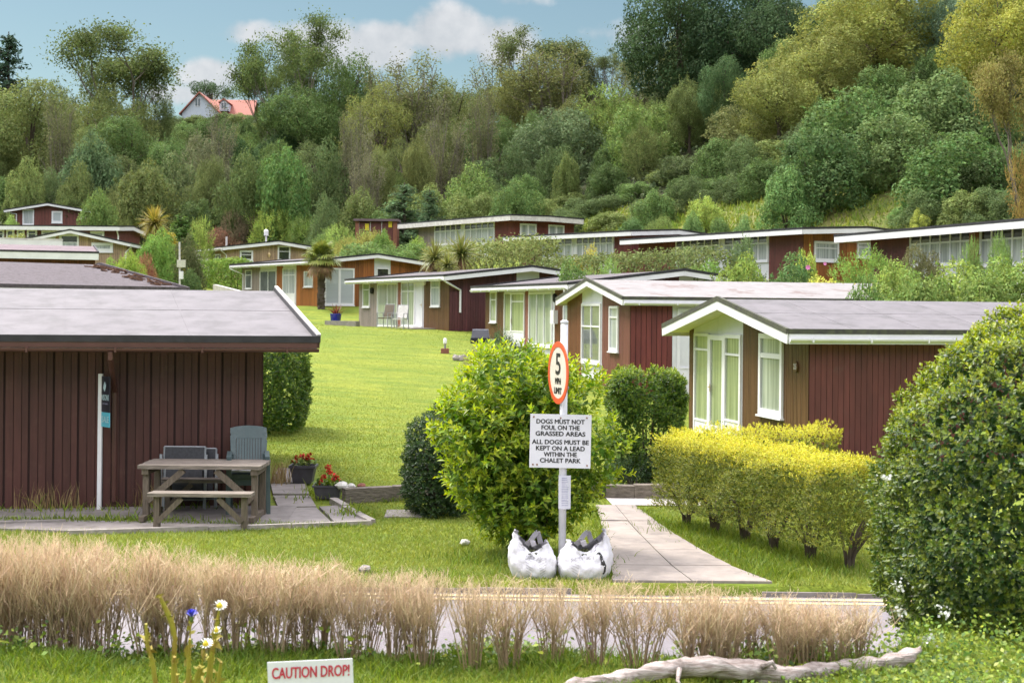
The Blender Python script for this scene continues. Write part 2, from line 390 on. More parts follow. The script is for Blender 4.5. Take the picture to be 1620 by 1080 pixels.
class House:
    def __init__(s, label, O, ang_u, W, L, ze, slope, base, hand=1, ov=(.5, .2, .3, .3), th=.12, roof='felt_dark', edge='felt_edge', fascia='white_paint',
                 rov=None, bov=None, seams=0, eh=.085, style='maroon', group='wooden holiday chalets', skirt=.6, name='holiday_chalet', fh=.15):
        """O: near corner (x, y); ang_u: direction of the long wall; hand: side on which the depth V lies; ze: height of the eave's top edge; base: ground"""
        s.U = Vector((math.cos(ang_u), math.sin(ang_u))); s.V = Vector((-s.U.y, s.U.x)) * hand
        s.O = Vector((O[0], O[1])); s.W, s.L, s.base, s.slope, s.th, s.ov = W, L, base, slope, th, ov
        s.he = ze - th + slope * ov[2] - base
        s.style = style
        s.root = empty(name, (O[0], O[1], base), label, 'chalet', group)
        s.o = s.root.location
        FOOT.append((s.O, s.U, s.V, L, W))
        s.make_roof(roof, edge, fascia, rov or ov, seams, fh, ov[0] if bov is None else bov, eh)
        s.skirt = skirt
    def T(s, u, v, z):
        p = s.O + s.U * u + s.V * v
        return Vector((p.x, p.y, s.base + z))
    def mb(s): return MB(s.T, s.o)
    def under(s, v): return s.he + s.slope * min(v, s.W - v)
    def make_roof(s, roof, edge, fascia, rov, seams, fh, bov, eh):
        L, W, th = s.L, s.W, s.th; a, b, c, d = s.ov; ra, rb = rov[0], rov[1]
        zr = s.he + s.slope * W / 2
        m = s.mb(); e = s.mb(); f = s.mb(); so = s.mb()
        for (ve, ze) in ((-c, s.he - s.slope * c), (W + d, s.he - s.slope * d)):
            a = s.ov[0] if ve < 0 else bov
            q = [(-a, ve), (L + b, ve), (L + rb, W / 2), (-ra, W / 2)]
            zz = [ze, ze, zr, zr]
            m.hexa([(*q[i], zz[i] + .03) for i in range(4)] + [(*q[i], zz[i] + th) for i in range(4)])
            so.hexa([(*q[i], zz[i]) for i in range(4)] + [(*q[i], zz[i] + .024) for i in range(4)])
            if seams:
                for k in range(1, int(L / seams) + 1):
                    x0 = -a + k * seams * 1.0; x1 = -ra + k * seams
                    m.beam((x0, ve, ze + th), (x1, W / 2, zr + th), .022, .006)
                for w in (.55,):
                    vv = ve + (W / 2 - ve) * w; z2 = ze + (zr - ze) * w + th
                    m.beam((-a + (a - ra) * w, vv, z2), (L, vv, z2), .02, .005)
            sg = -1 if ve < 0 else 1
            # eave board and felt drip edge
            f.beam((-a, ve + sg * .015, ze + th - .03 - fh / 2), (L + b, ve + sg * .015, ze + th - .03 - fh / 2), .028, fh)
            e.beam((-a - .03, ve + sg * .012, ze + th + .012), (L + b + .03, ve + sg * .012, ze + th + .055 - eh / 2), .05, eh)
            for (u0, u1, sx) in ((-a, -ra, -1), (L + b, L + rb, 1)):
                f.beam((u0 + sx * .016, ve, ze + th - .03 - fh / 2), (u1 + sx * .016, W / 2, zr + th - .03 - fh / 2), .028, fh)
                e.beam((u0 + sx * .014, ve, ze + th + .014), (u1 + sx * .014, W / 2, zr + th + .014), .055, .09)
        m.build('roof', M[roof], s.root)
        e.build('roof_edge', M[edge], s.root)
        f.build('fascia', M[fascia], s.root)
        so.build('soffit', M['soffit_white'], s.root)
    # a wall side: start, direction, outward
    def side(s, sd):
        L, W = s.L, s.W
        return {'v0': ((0, 0), (1, 0), (0, -1), L), 'v1': ((0, W), (1, 0), (0, 1), L), 'u0': ((0, 0), (0, 1), (-1, 0), W), 'u1': ((L, 0), (0, 1), (1, 0), W)}[sd]
    def top(s, sd, t): return s.under(t) if sd[0] == 'u' else s.he
    def loc(s, sd, t, out, z):
        o, d, n, _ = s.side(sd)
        return (o[0] + d[0] * t + n[0] * out, o[1] + d[1] * t + n[1] * out, z)
    def tpx(s, sd, px, py):
        o, d, n, _ = s.side(sd)
        p0 = s.O + s.U * o[0] + s.V * o[1]; dr = s.U * d[0] + s.V * d[1]
        k = ray(px, py)[0]
        return (k * p0.y - p0.x) / (dr.x - k * dr.y)
    def zpy(s, sd, t, px, py):
        o, d, n, _ = s.side(sd)
        y = (s.O + s.U * (o[0] + d[0] * t) + s.V * (o[1] + d[1] * t)).y
        return CAMZ + ray(px, py)[1] * y - s.base
    def wall(s, sd, t0=None, t1=None, style=None, z1=None, label=None):
        LL = s.side(sd)[3]
        t0 = 0 if t0 is None else t0; t1 = LL if t1 is None else t1
        if t1 < t0: t0, t1 = t1, t0
        style = style or s.style
        mt, bw, gap, dp = STYLE[style]
        m = s.mb()
        n = max(1, round((t1 - t0) / bw)); w = (t1 - t0) / n
        cuts = [t0 + w * i for i in range(n + 1)]
        rnd = random.Random(int(t0 * 100) + n)
        mid = LL / 2
        for i in range(n):
            a, b = cuts[i] + gap / 2, cuts[i + 1] - gap / 2
            if style == 'hut' and i % 3 == 2: a += .02
            o2 = dp + rnd.uniform(-.002, .002)
            za, zb = (s.top(sd, a), s.top(sd, b)) if z1 is None else (z1, z1)
            parts = [(a, b, za, zb)]
            if sd[0] == 'u' and a < mid < b and z1 is None:
                zm = s.top(sd, mid); parts = [(a, mid, za, zm), (mid, b, zm, zb)]
            for (p, q, zp, zq) in parts:
                lo = -s.skirt
                m.hexa([s.loc(sd, p, .002, lo), s.loc(sd, q, .002, lo), s.loc(sd, q, o2, lo), s.loc(sd, p, o2, lo),
                        s.loc(sd, p, .002, zp), s.loc(sd, q, .002, zq), s.loc(sd, q, o2, zq), s.loc(sd, p, o2, zp)])
        return tag(m.build('wall', M[mt], s.root), label)
    def core(s):
        """what stands behind the boards"""
        m = s.mb(); W, L = s.W, s.L; lo = -s.skirt; i = .05
        m.hexa([(i, i, lo), (L - i, i, lo), (L - i, W / 2, lo), (i, W / 2, lo), (i, i, s.he - .01), (L - i, i, s.he - .01), (L - i, W / 2, s.under(W / 2) - .01), (i, W / 2, s.under(W / 2) - .01)])
        m.hexa([(i, W / 2, lo), (L - i, W / 2, lo), (L - i, W - i, lo), (i, W - i, lo), (i, W / 2, s.under(W / 2) - .01), (L - i, W / 2, s.under(W / 2) - .01), (L - i, W - i, s.he - .01), (i, W - i, s.he - .01)])
        for (a, b) in (((0, 0), (L, .05)), ((0, W - .05), (L, W))):
            m.box((a[0], a[1], lo), (b[0], b[1], s.he - .005))
        for u in (0, L - .05):
            m.hexa([(u, .05, lo), (u + .05, .05, lo), (u + .05, W / 2, lo), (u, W / 2, lo), (u, .05, s.under(.05) - .005), (u + .05, .05, s.under(.05) - .005), (u + .05, W / 2, s.under(W / 2) - .005), (u, W / 2, s.under(W / 2) - .005)])
            m.hexa([(u, W / 2, lo), (u + .05, W / 2, lo), (u + .05, W - .05, lo), (u, W - .05, lo), (u, W / 2, s.under(W / 2) - .005), (u + .05, W / 2, s.under(W / 2) - .005), (u + .05, W - .05, s.under(.05) - .005), (u, W - .05, s.under(.05) - .005)])
        m.build('wall_frame', M['groove_dark'], s.root)
    def opening(s, sd, px0, px1, py0, py1, cols=1, rows=(), glass='curtain_white', kind='window', fr=.055, bar=.04, panel=0.0, sill=True, handle=False, frame_mat='white_upvc', depth=.06, lift=.022):
        """px/py: where the photograph shows it; rows: fractions (from the top) of cross bars; panel: solid lower share"""
        pm = (py0 + py1) / 2; pc = (px0 + px1) / 2
        t0, t1 = sorted((s.tpx(sd, px0, pm), s.tpx(sd, px1, pm)))
        tm = (t0 + t1) / 2
        z1, z0 = s.zpy(sd, tm, pc, py0), s.zpy(sd, tm, pc, py1)
        return s.opening_t(sd, t0, t1, z0, z1, cols, rows, glass, kind, fr, bar, panel, sill, handle, frame_mat, depth, lift)
    def opening_t(s, sd, t0, t1, z0, z1, cols=1, rows=(), glass='curtain_white', kind='window', fr=.055, bar=.04, panel=0.0, sill=True, handle=False, frame_mat='white_upvc', depth=.06, lift=.022):
        m = s.mb()
        def bx(ta, tb, za, zb, o0, o1, mm=m):
            mm.hexa([s.loc(sd, ta, o0, za), s.loc(sd, tb, o0, za), s.loc(sd, tb, o1, za), s.loc(sd, ta, o1, za), s.loc(sd, ta, o0, zb), s.loc(sd, tb, o0, zb), s.loc(sd, tb, o1, zb), s.loc(sd, ta, o1, zb)])
        b0 = lift - .02
        bx(t0, t0 + fr, z0, z1, b0, depth); bx(t1 - fr, t1, z0, z1, b0, depth)
        bx(t0 + fr, t1 - fr, z1 - fr, z1, b0, depth); bx(t0 + fr, t1 - fr, z0, z0 + fr * 1.3, b0, depth)
        zi0, zi1, ti0, ti1 = z0 + fr * 1.3, z1 - fr, t0 + fr, t1 - fr
        if panel:
            zp = zi0 + (zi1 - zi0) * panel
            bx(ti0, ti1, zi0, zp, b0, depth - .02); bx(ti0, ti1, zp, zp + bar, b0, depth - .004); zi0 = zp + bar
        zs = [zi1] + [zi1 - (zi1 - zi0) * r for r in rows] + [zi0]
        for r in rows:
            zz = zi1 - (zi1 - zi0) * r; bx(ti0, ti1, zz - bar / 2, zz + bar / 2, b0, depth - .006)
        for c in range(1, cols):
            tt = ti0 + (ti1 - ti0) * c / cols
            for j in range(len(zs) - 1):
                bx(tt - bar / 2, tt + bar / 2, zs[j + 1] + (bar / 2 if j < len(zs) - 2 else 0), zs[j] - (bar / 2 if j else 0), b0, depth - .008)
        if sill and not panel:
            bx(t0 - .03, t1 + .03, z0 - .035, z0 - .002, b0, depth + .035)
        w = m.build(kind, M[frame_mat], s.root)
        g = s.mb()
        gs = glass if isinstance(glass, (list, tuple)) else [glass]
        g0 = lift + .004
        for c in range(cols):
            for j in range(len(zs) - 1):
                g.mi = min(j, len(gs) - 1) if len(gs) > 1 else 0
                ta, tb = ti0 + (ti1 - ti0) * c / cols, ti0 + (ti1 - ti0) * (c + 1) / cols
                i0 = g.pts([s.loc(sd, ta, g0, zs[j + 1]), s.loc(sd, tb, g0, zs[j + 1]), s.loc(sd, tb, g0, zs[j]), s.loc(sd, ta, g0, zs[j])])
                g.face([i0, i0 + 1, i0 + 2, i0 + 3])
        g.build('pane', [M[x] for x in gs], w)
        if handle:
            h = s.mb(); th = t0 + (fr + .02 if handle < 0 else (t1 - t0) - fr - .02); zh = z0 + (z1 - z0) * .48
            h.tube([s.loc(sd, th, depth, zh), s.loc(sd, th, depth + .04, zh), s.loc(sd, th + .11 * (1 if handle < 0 else -1), depth + .04, zh)], .011)
            h.beam(s.loc(sd, th, depth + .006, zh - .09), s.loc(sd, th, depth + .006, zh + .06), .03, .012)
            h.build('handle', M['brass'], w)
        return w
    def gutter(s, u0, u1, down=None, m='white_upvc', r=.05, side=-1):
        v = -s.ov[2] - .05 if side < 0 else s.W + s.ov[3] + .05
        z = s.he - s.slope * s.ov[2] + s.th - .11
        g = s.mb()
        n = 7; prof = [(math.cos(math.pi * (1 + k / (n - 1))) * r, math.sin(math.pi * (1 + k / (n - 1))) * r) for k in range(n)]
        prof2 = [(a * .86, b * .86 + .002) for a, b in prof][::-1]
        loop = prof + prof2
        i = g.pts([(u0, v + a, z + b) for a, b in loop]); j = g.pts([(u1, v + a, z + b) for a, b in loop]); k = len(loop)
        for q in range(k): g.face([i + q, i + (q + 1) % k, j + (q + 1) % k, j + q])
        g.face([i + q for q in range(k)]); g.face([j + q for q in range(k)][::-1])
        x = u0 + .4
        while x < u1:
            g.box((x - .012, v - r - .006, z - r - .008), (x + .012, v + r, z + .012)); x += 1.05
        gt = g.build('gutter', M[m], s.root)
        if down is not None:
            d = s.mb(); d.tube([(down[0], v, z - r), (down[0], v, z - r - .08), (down[1], -.03 if len(down) < 4 else down[3], z - r - .08 - down[2]), (down[1], -.03 if len(down) < 4 else down[3], .1)], .034, 8)
            d.build('downpipe', M[m], s.root)
        return gt

A = math.atan2
# --- the brown hut beside the road
c = P(413, 805, 18.6)
L1 = House('near dark brown boarded hut with pale grey roof, behind the picnic table', (c.x, c.y), A(-.185, -.983), 6.6, 10, P(503, 539, 17.85).z, .17, 0.0, hand=-1,
           ov=(.68, .3, .62, .4), rov=(.22, .3, 0, 0), bov=.1, eh=.085, roof='felt_grey', seams=1.55, style='hut', fascia='gutter_brown', fh=.07, th=.11)
L1.core(); L1.wall('v0'); L1.wall('u0'); L1.wall('u1'); L1.wall('v1')
L1.gutter(-.70, 10.2, (1.86, 1.86, .45), 'gutter_brown', .042)
mm = L1.mb()   # pale verge strip along the roof's side
mm.beam((-.70, -.62, L1.he - .17 * .62 + .165), (-.24, 3.3, L1.he + .17 * 3.3 + .165), .05, .05)
mm.build('verge_trim', M['old_white'], L1.root)

# --- the chalet with the number plate
c = P(1280, 600, 24.2)
H1 = House('nearest red brown chalet, French doors under its white gable, behind the yellow hedges', (c.x, c.y), A(.2, .98), 6.3, 8.5, P(1245, 525, 23.85).z, .165, -.1,
           ov=(.5, .4, .30, .30), roof='felt_grey', edge='felt_edge_moss', seams=1.3, style='maroon', fh=.17, th=.13)
H1.core(); H1.wall('v0', style='maroon_dark'); H1.wall('u1'); H1.wall('v1')
ta, tb = H1.tpx('u0', 1176, 600), H1.tpx('u0', 1098, 600)
H1.wall('u0', 0, ta, 'brown', label='ribbed brown wall beside the doors'); H1.wall('u0', ta, tb, 'white', label='white panelled wall over the doors'); H1.wall('u0', tb, 6.3, 'brown')
H1.opening('u0', 1101, 1124.5, 527, 690, 1, (.16,), 'curtain_lawn_reflection', panel=.12, fr=.06)
H1.opening('u0', 1124.5, 1148.5, 530, 690, 1, (), 'curtain_lawn_reflection', kind='door', fr=.10, panel=.02, handle=1)
H1.opening('u0', 1148.5, 1175, 529, 690, 1, (.2,), 'curtain_lawn_reflection', kind='door', panel=.1, fr=.075, handle=False)
H1.opening('u0', 1204, 1241, 528, 658, 1, (.24,), 'curtain_net', fr=.09, bar=.09)
H1.gutter(-.5, 8.9, None, 'white_upvc', .055)
t = H1.tpx('u0', 1262, 580); z = H1.zpy('u0', t, 1262, 580)
pm = H1.mb(); i0 = pm.pts([H1.loc('u0', t + .095 * math.cos(k * math.pi / 8), .02, z + .095 * math.sin(k * math.pi / 8)) for k in range(16)] + [H1.loc('u0', t + .095 * math.cos(k * math.pi / 8), .05, z + .095 * math.sin(k * math.pi / 8)) for k in range(16)])
for k in range(16): pm.face([i0 + k, i0 + (k + 1) % 16, i0 + 16 + (k + 1) % 16, i0 + 16 + k])
pm.face([i0 + 16 + k for k in range(16)])
PLATE = pm.build('number_plate', M['brown_ribbed'], H1.root)
PLATE_AT = (H1, t, z)

# --- second chalet of the row, peeling white roof
c = P(997, 560, 37)
H2 = House('red brown chalet with peeling white roof, second from the yellow hedges', (c.x, c.y), A(.23, .973), 6.1, 8.4, P(993, 472, 36.8).z, .165, .35,
           ov=(.28, .3, .25, .25), roof='felt_white', edge='felt_edge_moss', style='maroon', fh=.15)
H2.core(); H2.wall('u1'); H2.wall('v1')
ta = H2.tpx('v0', 1063, 560); tb = H2.tpx('v0', 1112, 560)
H2.wall('v0', 0, ta, 'red'); H2.wall('v0', ta, tb, 'white', label='white panelled wall section'); H2.wall('v0', tb, 8.4, 'red')
ta, tb = H2.tpx('u0', 953, 540), H2.tpx('u0', 921, 540)
H2.wall('u0', 0, ta, 'mribbed'); H2.wall('u0', ta, tb, 'white'); H2.wall('u0', tb, 6.1, 'rust')
H2.opening('u0', 922, 952, 480, 574, 2, (.38,), 'glass_grey', fr=.07)
H2.opening('u0', 966, 980, 484, 556, 1, (.22,), 'curtain_white', fr=.07)
H2.opening('v0', 1070, 1101, 488, 680, 1, (.28,), 'white_panel', kind='door', fr=.08, panel=.5)
H2.gutter(-.28, 8.6, None)

# --- third chalet
c = P(908, 520, 46)
H3 = House('chalet with rust brown ribbed front and long dark roof, beyond the white roofed one', (c.x, c.y), A(8.5, -2.95), 7.5, 9.2, P(905, 449, 45.7).z, .125, 1.0, hand=-1,
           ov=(.35, .75, .35, .3), roof='felt_dark', style='maroon_dark', fh=.16)
def segs(h, sd, cuts, py):
    ts = [h.tpx(sd, px, py) for px, _ in cuts]
    for k in range(len(cuts)):
        a = 0 if k == 0 else ts[k - 1]; b = ts[k] if k < len(cuts) - 1 else h.side(sd)[3]
        h.wall(sd, a, b, cuts[k][1])
H3.core(); H3.wall('u1'); H3.wall('v1')
segs(H3, 'v0', [(878, 'rust'), (836, 'white'), (831, 'brick'), (798, 'white'), (0, 'brown')], 500)
ta, tb = H3.tpx('u0', 1074, 445), H3.tpx('u0', 1141, 445)
H3.wall('u0', 0, ta, 'plum'); H3.wall('u0', ta, tb, 'white', label='white panel under the gable'); H3.wall('u0', tb, 7.5, 'plum')
H3.opening('v0', 893, 905, 462, 515, 1, (.25,), 'curtain_white')
H3.opening('v0', 838, 875, 462, 548, 3, (), 'curtain_net', kind='door', fr=.07)
H3.opening('v0', 810, 831, 463, 548, 1, (.2,), 'curtain_lawn_reflection', kind='door', panel=.25, handle=1)
H3.opening('v0', 799, 810, 463, 548, 1, (), 'curtain_lawn_reflection', panel=.25, fr=.05)
H3.opening('v0', 777, 787, 461, 510, 1, (.25,), 'curtain_lawn_reflection')
H3.gutter(-.3, 9.9, (-.15, .35, .3))
t = H3.tpx('v0', 882, 470)
mm = H3.mb(); mm.lathe([(.03, -.16), (.07, -.1), (.075, .08), (.03, .14)], H3.loc('v0', t, .10, 2.02), 8); mm.build('wall_lamp', M['black_plastic'], H3.root)
mm = H3.mb(); a = H3.loc('v0', t + .05, .02, 1.15); mm.box((a[0] - .16, a[1] - .16, a[2]), (a[0] + .16, a[1], a[2] + .45)); mm.build('meter_box', M['white_upvc'], H3.root)

# --- fourth
c = P(711, 480, 58)
H4 = House('maroon chalet behind the lawn with two chairs at its glass doors', (c.x, c.y), A(.90, -.43), 7.0, 11, P(695, 436, 57.6).z, .115, 1.72, hand=-1,
           ov=(.5, .75, .45, .3), roof='felt_dark', style='maroon_dark', fh=.17)
H4.core(); H4.wall('u1'); H4.wall('v1')
segs(H4, 'v0', [(671, 'brown'), (636, 'white'), (630, 'brick'), (598, 'white'), (0, 'grey')], 480)
ta, tb = H4.tpx('u0', 817, 440), H4.tpx('u0', 853, 440)
H4.wall('u0', 0, ta, 'plum'); H4.wall('u0', ta, tb, 'white', label='white panel under the gable'); H4.wall('u0', tb, 7.0, 'plum')
H4.opening('v0', 683, 697, 443, 485, 1, (.26,), 'curtain_white')
H4.opening('v0', 657, 670, 446, 516, 1, (), 'white_panel', kind='door', fr=.05, handle=-1)
H4.opening('v0', 636, 657, 446, 516, 2, (.2,), 'curtain_net', kind='window', fr=.05)
H4.opening('v0', 598, 630, 448, 517, 2, (), 'curtain_net', kind='door', fr=.06)
H4.opening('v0', 575, 586, 448, 486, 1, (.25,), 'curtain_lawn_reflection')
H4.gutter(-.4, 11.7)
mm = H4.mb(); mm.tube([(-.42, -.42, H4.he - .12), (-.42, -.3, H4.he - .2), (-.07, .45, H4.he - .5), (-.07, .45, .75)], .045, 8); mm.build('downpipe', M['white_upvc'], H4.root)
for px, py in ((591, 460), (674, 446)):
    t = H4.tpx('v0', px, py); z = H4.zpy('v0', t, px, py); a = H4.loc('v0', t, .09, z)
    mm = H4.mb(); mm.lathe([(.04, -.14), (.10, -.08), (.10, .1), (.04, .15)], a, 8); mm.build('wall_lamp', M['black_plastic' if px < 600 else 'white_upvc'], H4.root)
mm = H4.mb(); ta, tb = sorted((H4.tpx('v0', 640, 500), H4.tpx('v0', 690, 500)))
mm.box((ta, -1.1, -.4), (tb, -.03, .08)); mm.build('doorstep', M['concrete'], H4.root)

# --- fifth, orange, behind the palm
c = P(506, 450, 74)
H5 = House('orange timber chalet behind the palm tree', (c.x, c.y), A(.84, -.54), 6.3, 10.6, P(506, 412, 73.6).z, .115, 2.68, hand=-1,
           ov=(.4, .7, .5, .3), roof='felt_dark', style='orange', fh=.17)
H5.core(); H5.wall('u1'); H5.wall('v1')
segs(H5, 'v0', [(469, 'orange'), (448, 'white'), (438, 'orange'), (412, 'white'), (0, 'grey')], 450)
ta, tb, tc_ = H5.tpx('u0', 560, 430), H5.tpx('u0', 592, 420), H5.tpx('u0', 618, 420)
H5.wall('u0', 0, tb, 'orange'); H5.wall('u0', tb, tc_, 'white', label='white panel under the gable'); H5.wall('u0', tc_, 6.3, 'orange')
H5.opening('u0', 513, 560, 424, 483, 2, (), 'blind_grey', kind='door', fr=.09, bar=.14)
H5.opening('u0', 595, 615, 424, 440, 1, (), 'glass_dark')
H5.opening('v0', 482, 496, 429, 454, 1, (), 'curtain_white')
H5.opening('v0', 448, 468, 424, 484, 2, (.25,), 'curtain_white', kind='door', panel=.3)
H5.opening('v0', 412, 438, 428, 480, 2, (), ['glass_grey'], kind='door')
H5.opening('v0', 389, 399, 427, 457, 1, (.25,), 'glass_grey')
H5.gutter(-.35, 11.2, (11.0, 10.4, .3))

# --- sixth, tan boards
c = P(358, 420, 98)
H6 = House('tan boarded chalet with patterned block screen, above the clipped lime hedge', (c.x, c.y), A(6, -3.1), 7.2, 7.0, P(340, 391, 98).z, .13, 4.55, hand=-1,
           ov=(.4, .6, .4, .3), roof='felt_dark', style='tan', fh=.2)
H6.core(); H6.wall('u0'); H6.wall('u1'); H6.wall('v1')
segs(H6, 'v0', [(341, 'tan'), (0, 'grey')], 420)
H6.opening('u0', 379, 400, 396, 413, 1, (.4,), 'glass_dark', fr=.12)
H6.opening('u0', 439, 459, 389, 413, 1, (.35,), 'glass_dark', fr=.10)
H6.opening('v0', 341, 350, 402, 425, 1, (.3,), 'glass_grey', fr=.09)
H6.gutter(-.3, 7.5, (-.25, -.1, .3))
mm = H6.mb(); ta, tb = sorted((H6.tpx('v0', 318, 420), H6.tpx('v0', 339, 420))); k = 0
zz = 0.0
while zz < 2.1:
    x = ta
    while x < tb:
        a = H6.loc('v0', x, .2, zz)
        mm.beam((x, -.35, zz), (x + .28, -.35, zz + .28), .06, .09); mm.beam((x + .28, -.35, zz), (x, -.35, zz + .28), .06, .09)
        x += .30
    zz += .30
mm.box((ta - .1, -.45, -.4), (tb + .1, -.25, 0)); mm.build('block_screen', M['old_white'], H6.root)
mm = H6.mb(); t = H6.tpx('u0', 425, 400); a = H6.loc('u0', t, .1, 1.75); mm.lathe([(.05, -.15), (.11, 0), (.05, .15)], a, 8); mm.build('wall_lamp', M['lamp_glow'], H6.root)
mm = H6.mb(); mm.lathe([(.06, -.3), (.06, .5), (.16, .5), (.16, .85), (.05, .95)], (1.2, 3.2, H6.under(3.2) + .1), 8); mm.build('flue', M['white_upvc'], H6.root)
mm = H6.mb(); mm.lathe([(.07, -.3), (.07, .75)], (3.5, 1.0, H6.under(1.0) + .1), 8); mm.build('vent_pipe', M['old_white'], H6.root)

# --- upper terrace
c = P(813, 360, 90)
R1 = House('crimson boarded chalet highest on the terrace, beside the brick cabinet', (c.x, c.y), A(.80, -.60), 4.9, 11, P(816, 341, 89.5).z, .02, 6.15, hand=-1,
           ov=(.6, 1.6, .7, .3), roof='felt_dark', style='red', fascia='old_white', fh=.30, th=.16)
R1.core(); R1.wall('u1'); R1.wall('v1'); R1.wall('u0', style='red')
segs(R1, 'v0', [(783, 'red'), (688, 'white'), (0, 'grey')], 370)
R1.opening('v0', 735, 783, 352, 387, 5, (.27,), ['glass_dark', 'curtain_white'], fr=.08, bar=.07)
R1.opening('v0', 688, 731, 355, 387, 5, (.3,), ['glass_dark', 'curtain_white'], fr=.08, bar=.07)
R1.opening('u0', 822, 848, 354, 381, 2, (), 'curtain_white', fr=.10, bar=.14)
R1.opening('u0', 867, 892, 356, 381, 2, (), 'curtain_white', fr=.10, bar=.14)
c = P(1000, 385, 72)
R2 = House('crimson chalet with a row of lights under its long eave, behind the clipped hedge', (c.x, c.y), A(.745, -.667), 6.0, 8.3, P(996, 366, 71.5).z, .06, 4.2, hand=-1,
           ov=(.5, .9, .6, .3), roof='felt_dark', style='red', fh=.2, th=.14)
R2.core(); R2.wall('u1'); R2.wall('v1'); R2.wall('u0')
segs(R2, 'v0', [(972, 'red'), (856, 'white'), (0, 'maroon_dark')], 385)
R2.opening('v0', 912, 971, 374, 410, 6, (.3,), ['glass_dark', 'curtain_white'], fr=.07, bar=.06)
R2.opening('v0', 857, 907, 377, 410, 4, (.3,), ['glass_dark', 'curtain_white'], fr=.07, bar=.06)
R2.opening('u0', 1020, 1032, 389, 406, 1, (), 'glass_grey', fr=.10)
c = P(1271, 390, 60)
R3 = House('terrace chalet with orange boarded end wall', (c.x, c.y), A(.853, -.523), 6.0, 11.6, P(1236, 362, 59.4).z, .05, 3.7, hand=-1,
           ov=(.7, .6, .7, .3), roof='felt_dark', style='red', fh=.2, th=.14)
R3.core(); R3.wall('u1'); R3.wall('v1'); R3.wall('u0', style='orange', label='orange boarded end wall')
segs(R3, 'v0', [(1217, 'maroon'), (1070, 'white'), (0, 'red')], 390)
R3.opening('v0', 1146, 1216, 373, 415, 5, (.3,), ['glass_dark', 'curtain_white'], fr=.07, bar=.06)
R3.opening('v0', 1070, 1140, 378, 415, 6, (.3,), ['glass_dark', 'curtain_white'], fr=.07, bar=.06)
R3.opening('u0', 1287, 1326, 382, 414, 1, (.3,), 'curtain_white', fr=.10)
R3.opening('u0', 1355, 1379, 383, 408, 1, (.3,), 'curtain_white', fr=.09)
c = P(1378, 390, 51.5)
R4 = House('long terrace chalet with white window rows split by a brick pier', (c.x, c.y), A(-.945, .326), 6.5, 13.5, P(1370, 371, 51.3).z, .03, 3.05, hand=1,
           ov=(1.3, .6, .7, .3), roof='felt_dark', style='maroon_dark', fh=.22, th=.14)
R4.core(); R4.wall('u0'); R4.wall('u1'); R4.wall('v1')
segs(R4, 'v0', [(1440, 'maroon_dark'), (0, 'white')], 390)
R4.opening('v0', 1441, 1540, 367, 420, 6, (.3,), ['glass_dark', 'curtain_white'], fr=.07, bar=.06)
R4.opening('v0', 1552, 1640, 358, 420, 5, (.3,), ['glass_dark', 'curtain_white'], fr=.07, bar=.06)
ta, tb = sorted((R4.tpx('v0', 1542, 390), R4.tpx('v0', 1550, 390)))
mm = R4.mb(); mm.box((ta, -.22, -.5), (tb, -.03, R4.he)); mm.build('brick_pier', M['brick_red'], R4.root)

# --- the left hand cluster
e0 = P(297, 458, 34.2); r0 = P(165, 411, 38.2)
L2 = House('chalet showing only its rough purple grey felt roof, behind the hut', (e0.x - .70, e0.y), A(-.70, -.71), 7.6, 9, e0.z, .155, .8, hand=-1,
           ov=(.5, .3, .5, .5), roof='felt_rough', edge='felt_rough', style='maroon_dark', th=.14)
L2.core()
for q in ('u0', 'u1', 'v0', 'v1'): L2.wall(q)
mm = L2.mb(); rn = random.Random(4)
for k in range(46):    # leaf litter and broken felt along the roof's side
    w = rn.uniform(.1, .95); u = -.45 + rn.uniform(0, .55); v = w * 3.8 - .3; zz = L2.under(v) + .15
    a, b = rn.uniform(.05, .16), rn.uniform(.03, .1)
    mm.beam((u - a, v, zz), (u + a, v + rn.uniform(-.1, .1), zz + rn.uniform(.01, .06)), b, .03)
mm.build('leaf_clumps', M['rust_leaves'], L2.root)
c2 = P(152, 406, 60); c = c2 - Vector((.94 * 6, .34 * 6, 0))
L3 = House('chalet with pink seamed roof and broad white eave board, behind the rough felt roof', (c.x, c.y), A(.34, .94), 5, 5.95, P(100, 399, 59.2).z, .13, 2.5, hand=1,
           ov=(.3, .1, .5, .3), roof='felt_pink', seams=.95, style='maroon', fh=.27, th=.14)
L3.core()
for q in ('u0', 'u1', 'v0', 'v1'): L3.wall(q)
c2 = P(94, 384, 70); c = c2 - Vector((.94 * 6, .34 * 6, 0))
L3b = House('chalet showing only a low white roof edge, under the gabled tan one', (c.x, c.y), A(.34, .94), 5, 6, P(60, 379, 69.2).z, .02, 3.4, hand=1,
            ov=(.3, .1, .4, .3), roof='felt_white', edge='old_white', style='maroon', fh=.30, th=.14)
L3b.core()
for q in ('u0', 'u1', 'v0', 'v1'): L3b.wall(q)
c = P(26, 400, 83)
L4 = House('tan chalet with a glazed gable and one low wide window', (c.x, c.y), A(.998, -.06), 6.35, 8, P(204, 385, 83).z, .215, 4.1, hand=-1,
           ov=(.4, .3, .3, .3), roof='felt_dark', style='tan', fh=.16)
L4.core(); L4.wall('v0'); L4.wall('v1'); L4.wall('u1')
segs(L4, 'u0', [(88, 'white'), (93, 'tan'), (125, 'white'), (0, 'tan')], 390)
L4.opening('u0', 95, 125, 371, 393, 1, (.62,), ['glass_dark', 'curtain_white'], fr=.10)
L4.opening('u0', 50, 88, 377, 393, 1, (.4,), 'glass_dark', fr=.08)
L4.opening('u0', 145, 179, 384, 399, 1, (), 'curtain_white', fr=.16)
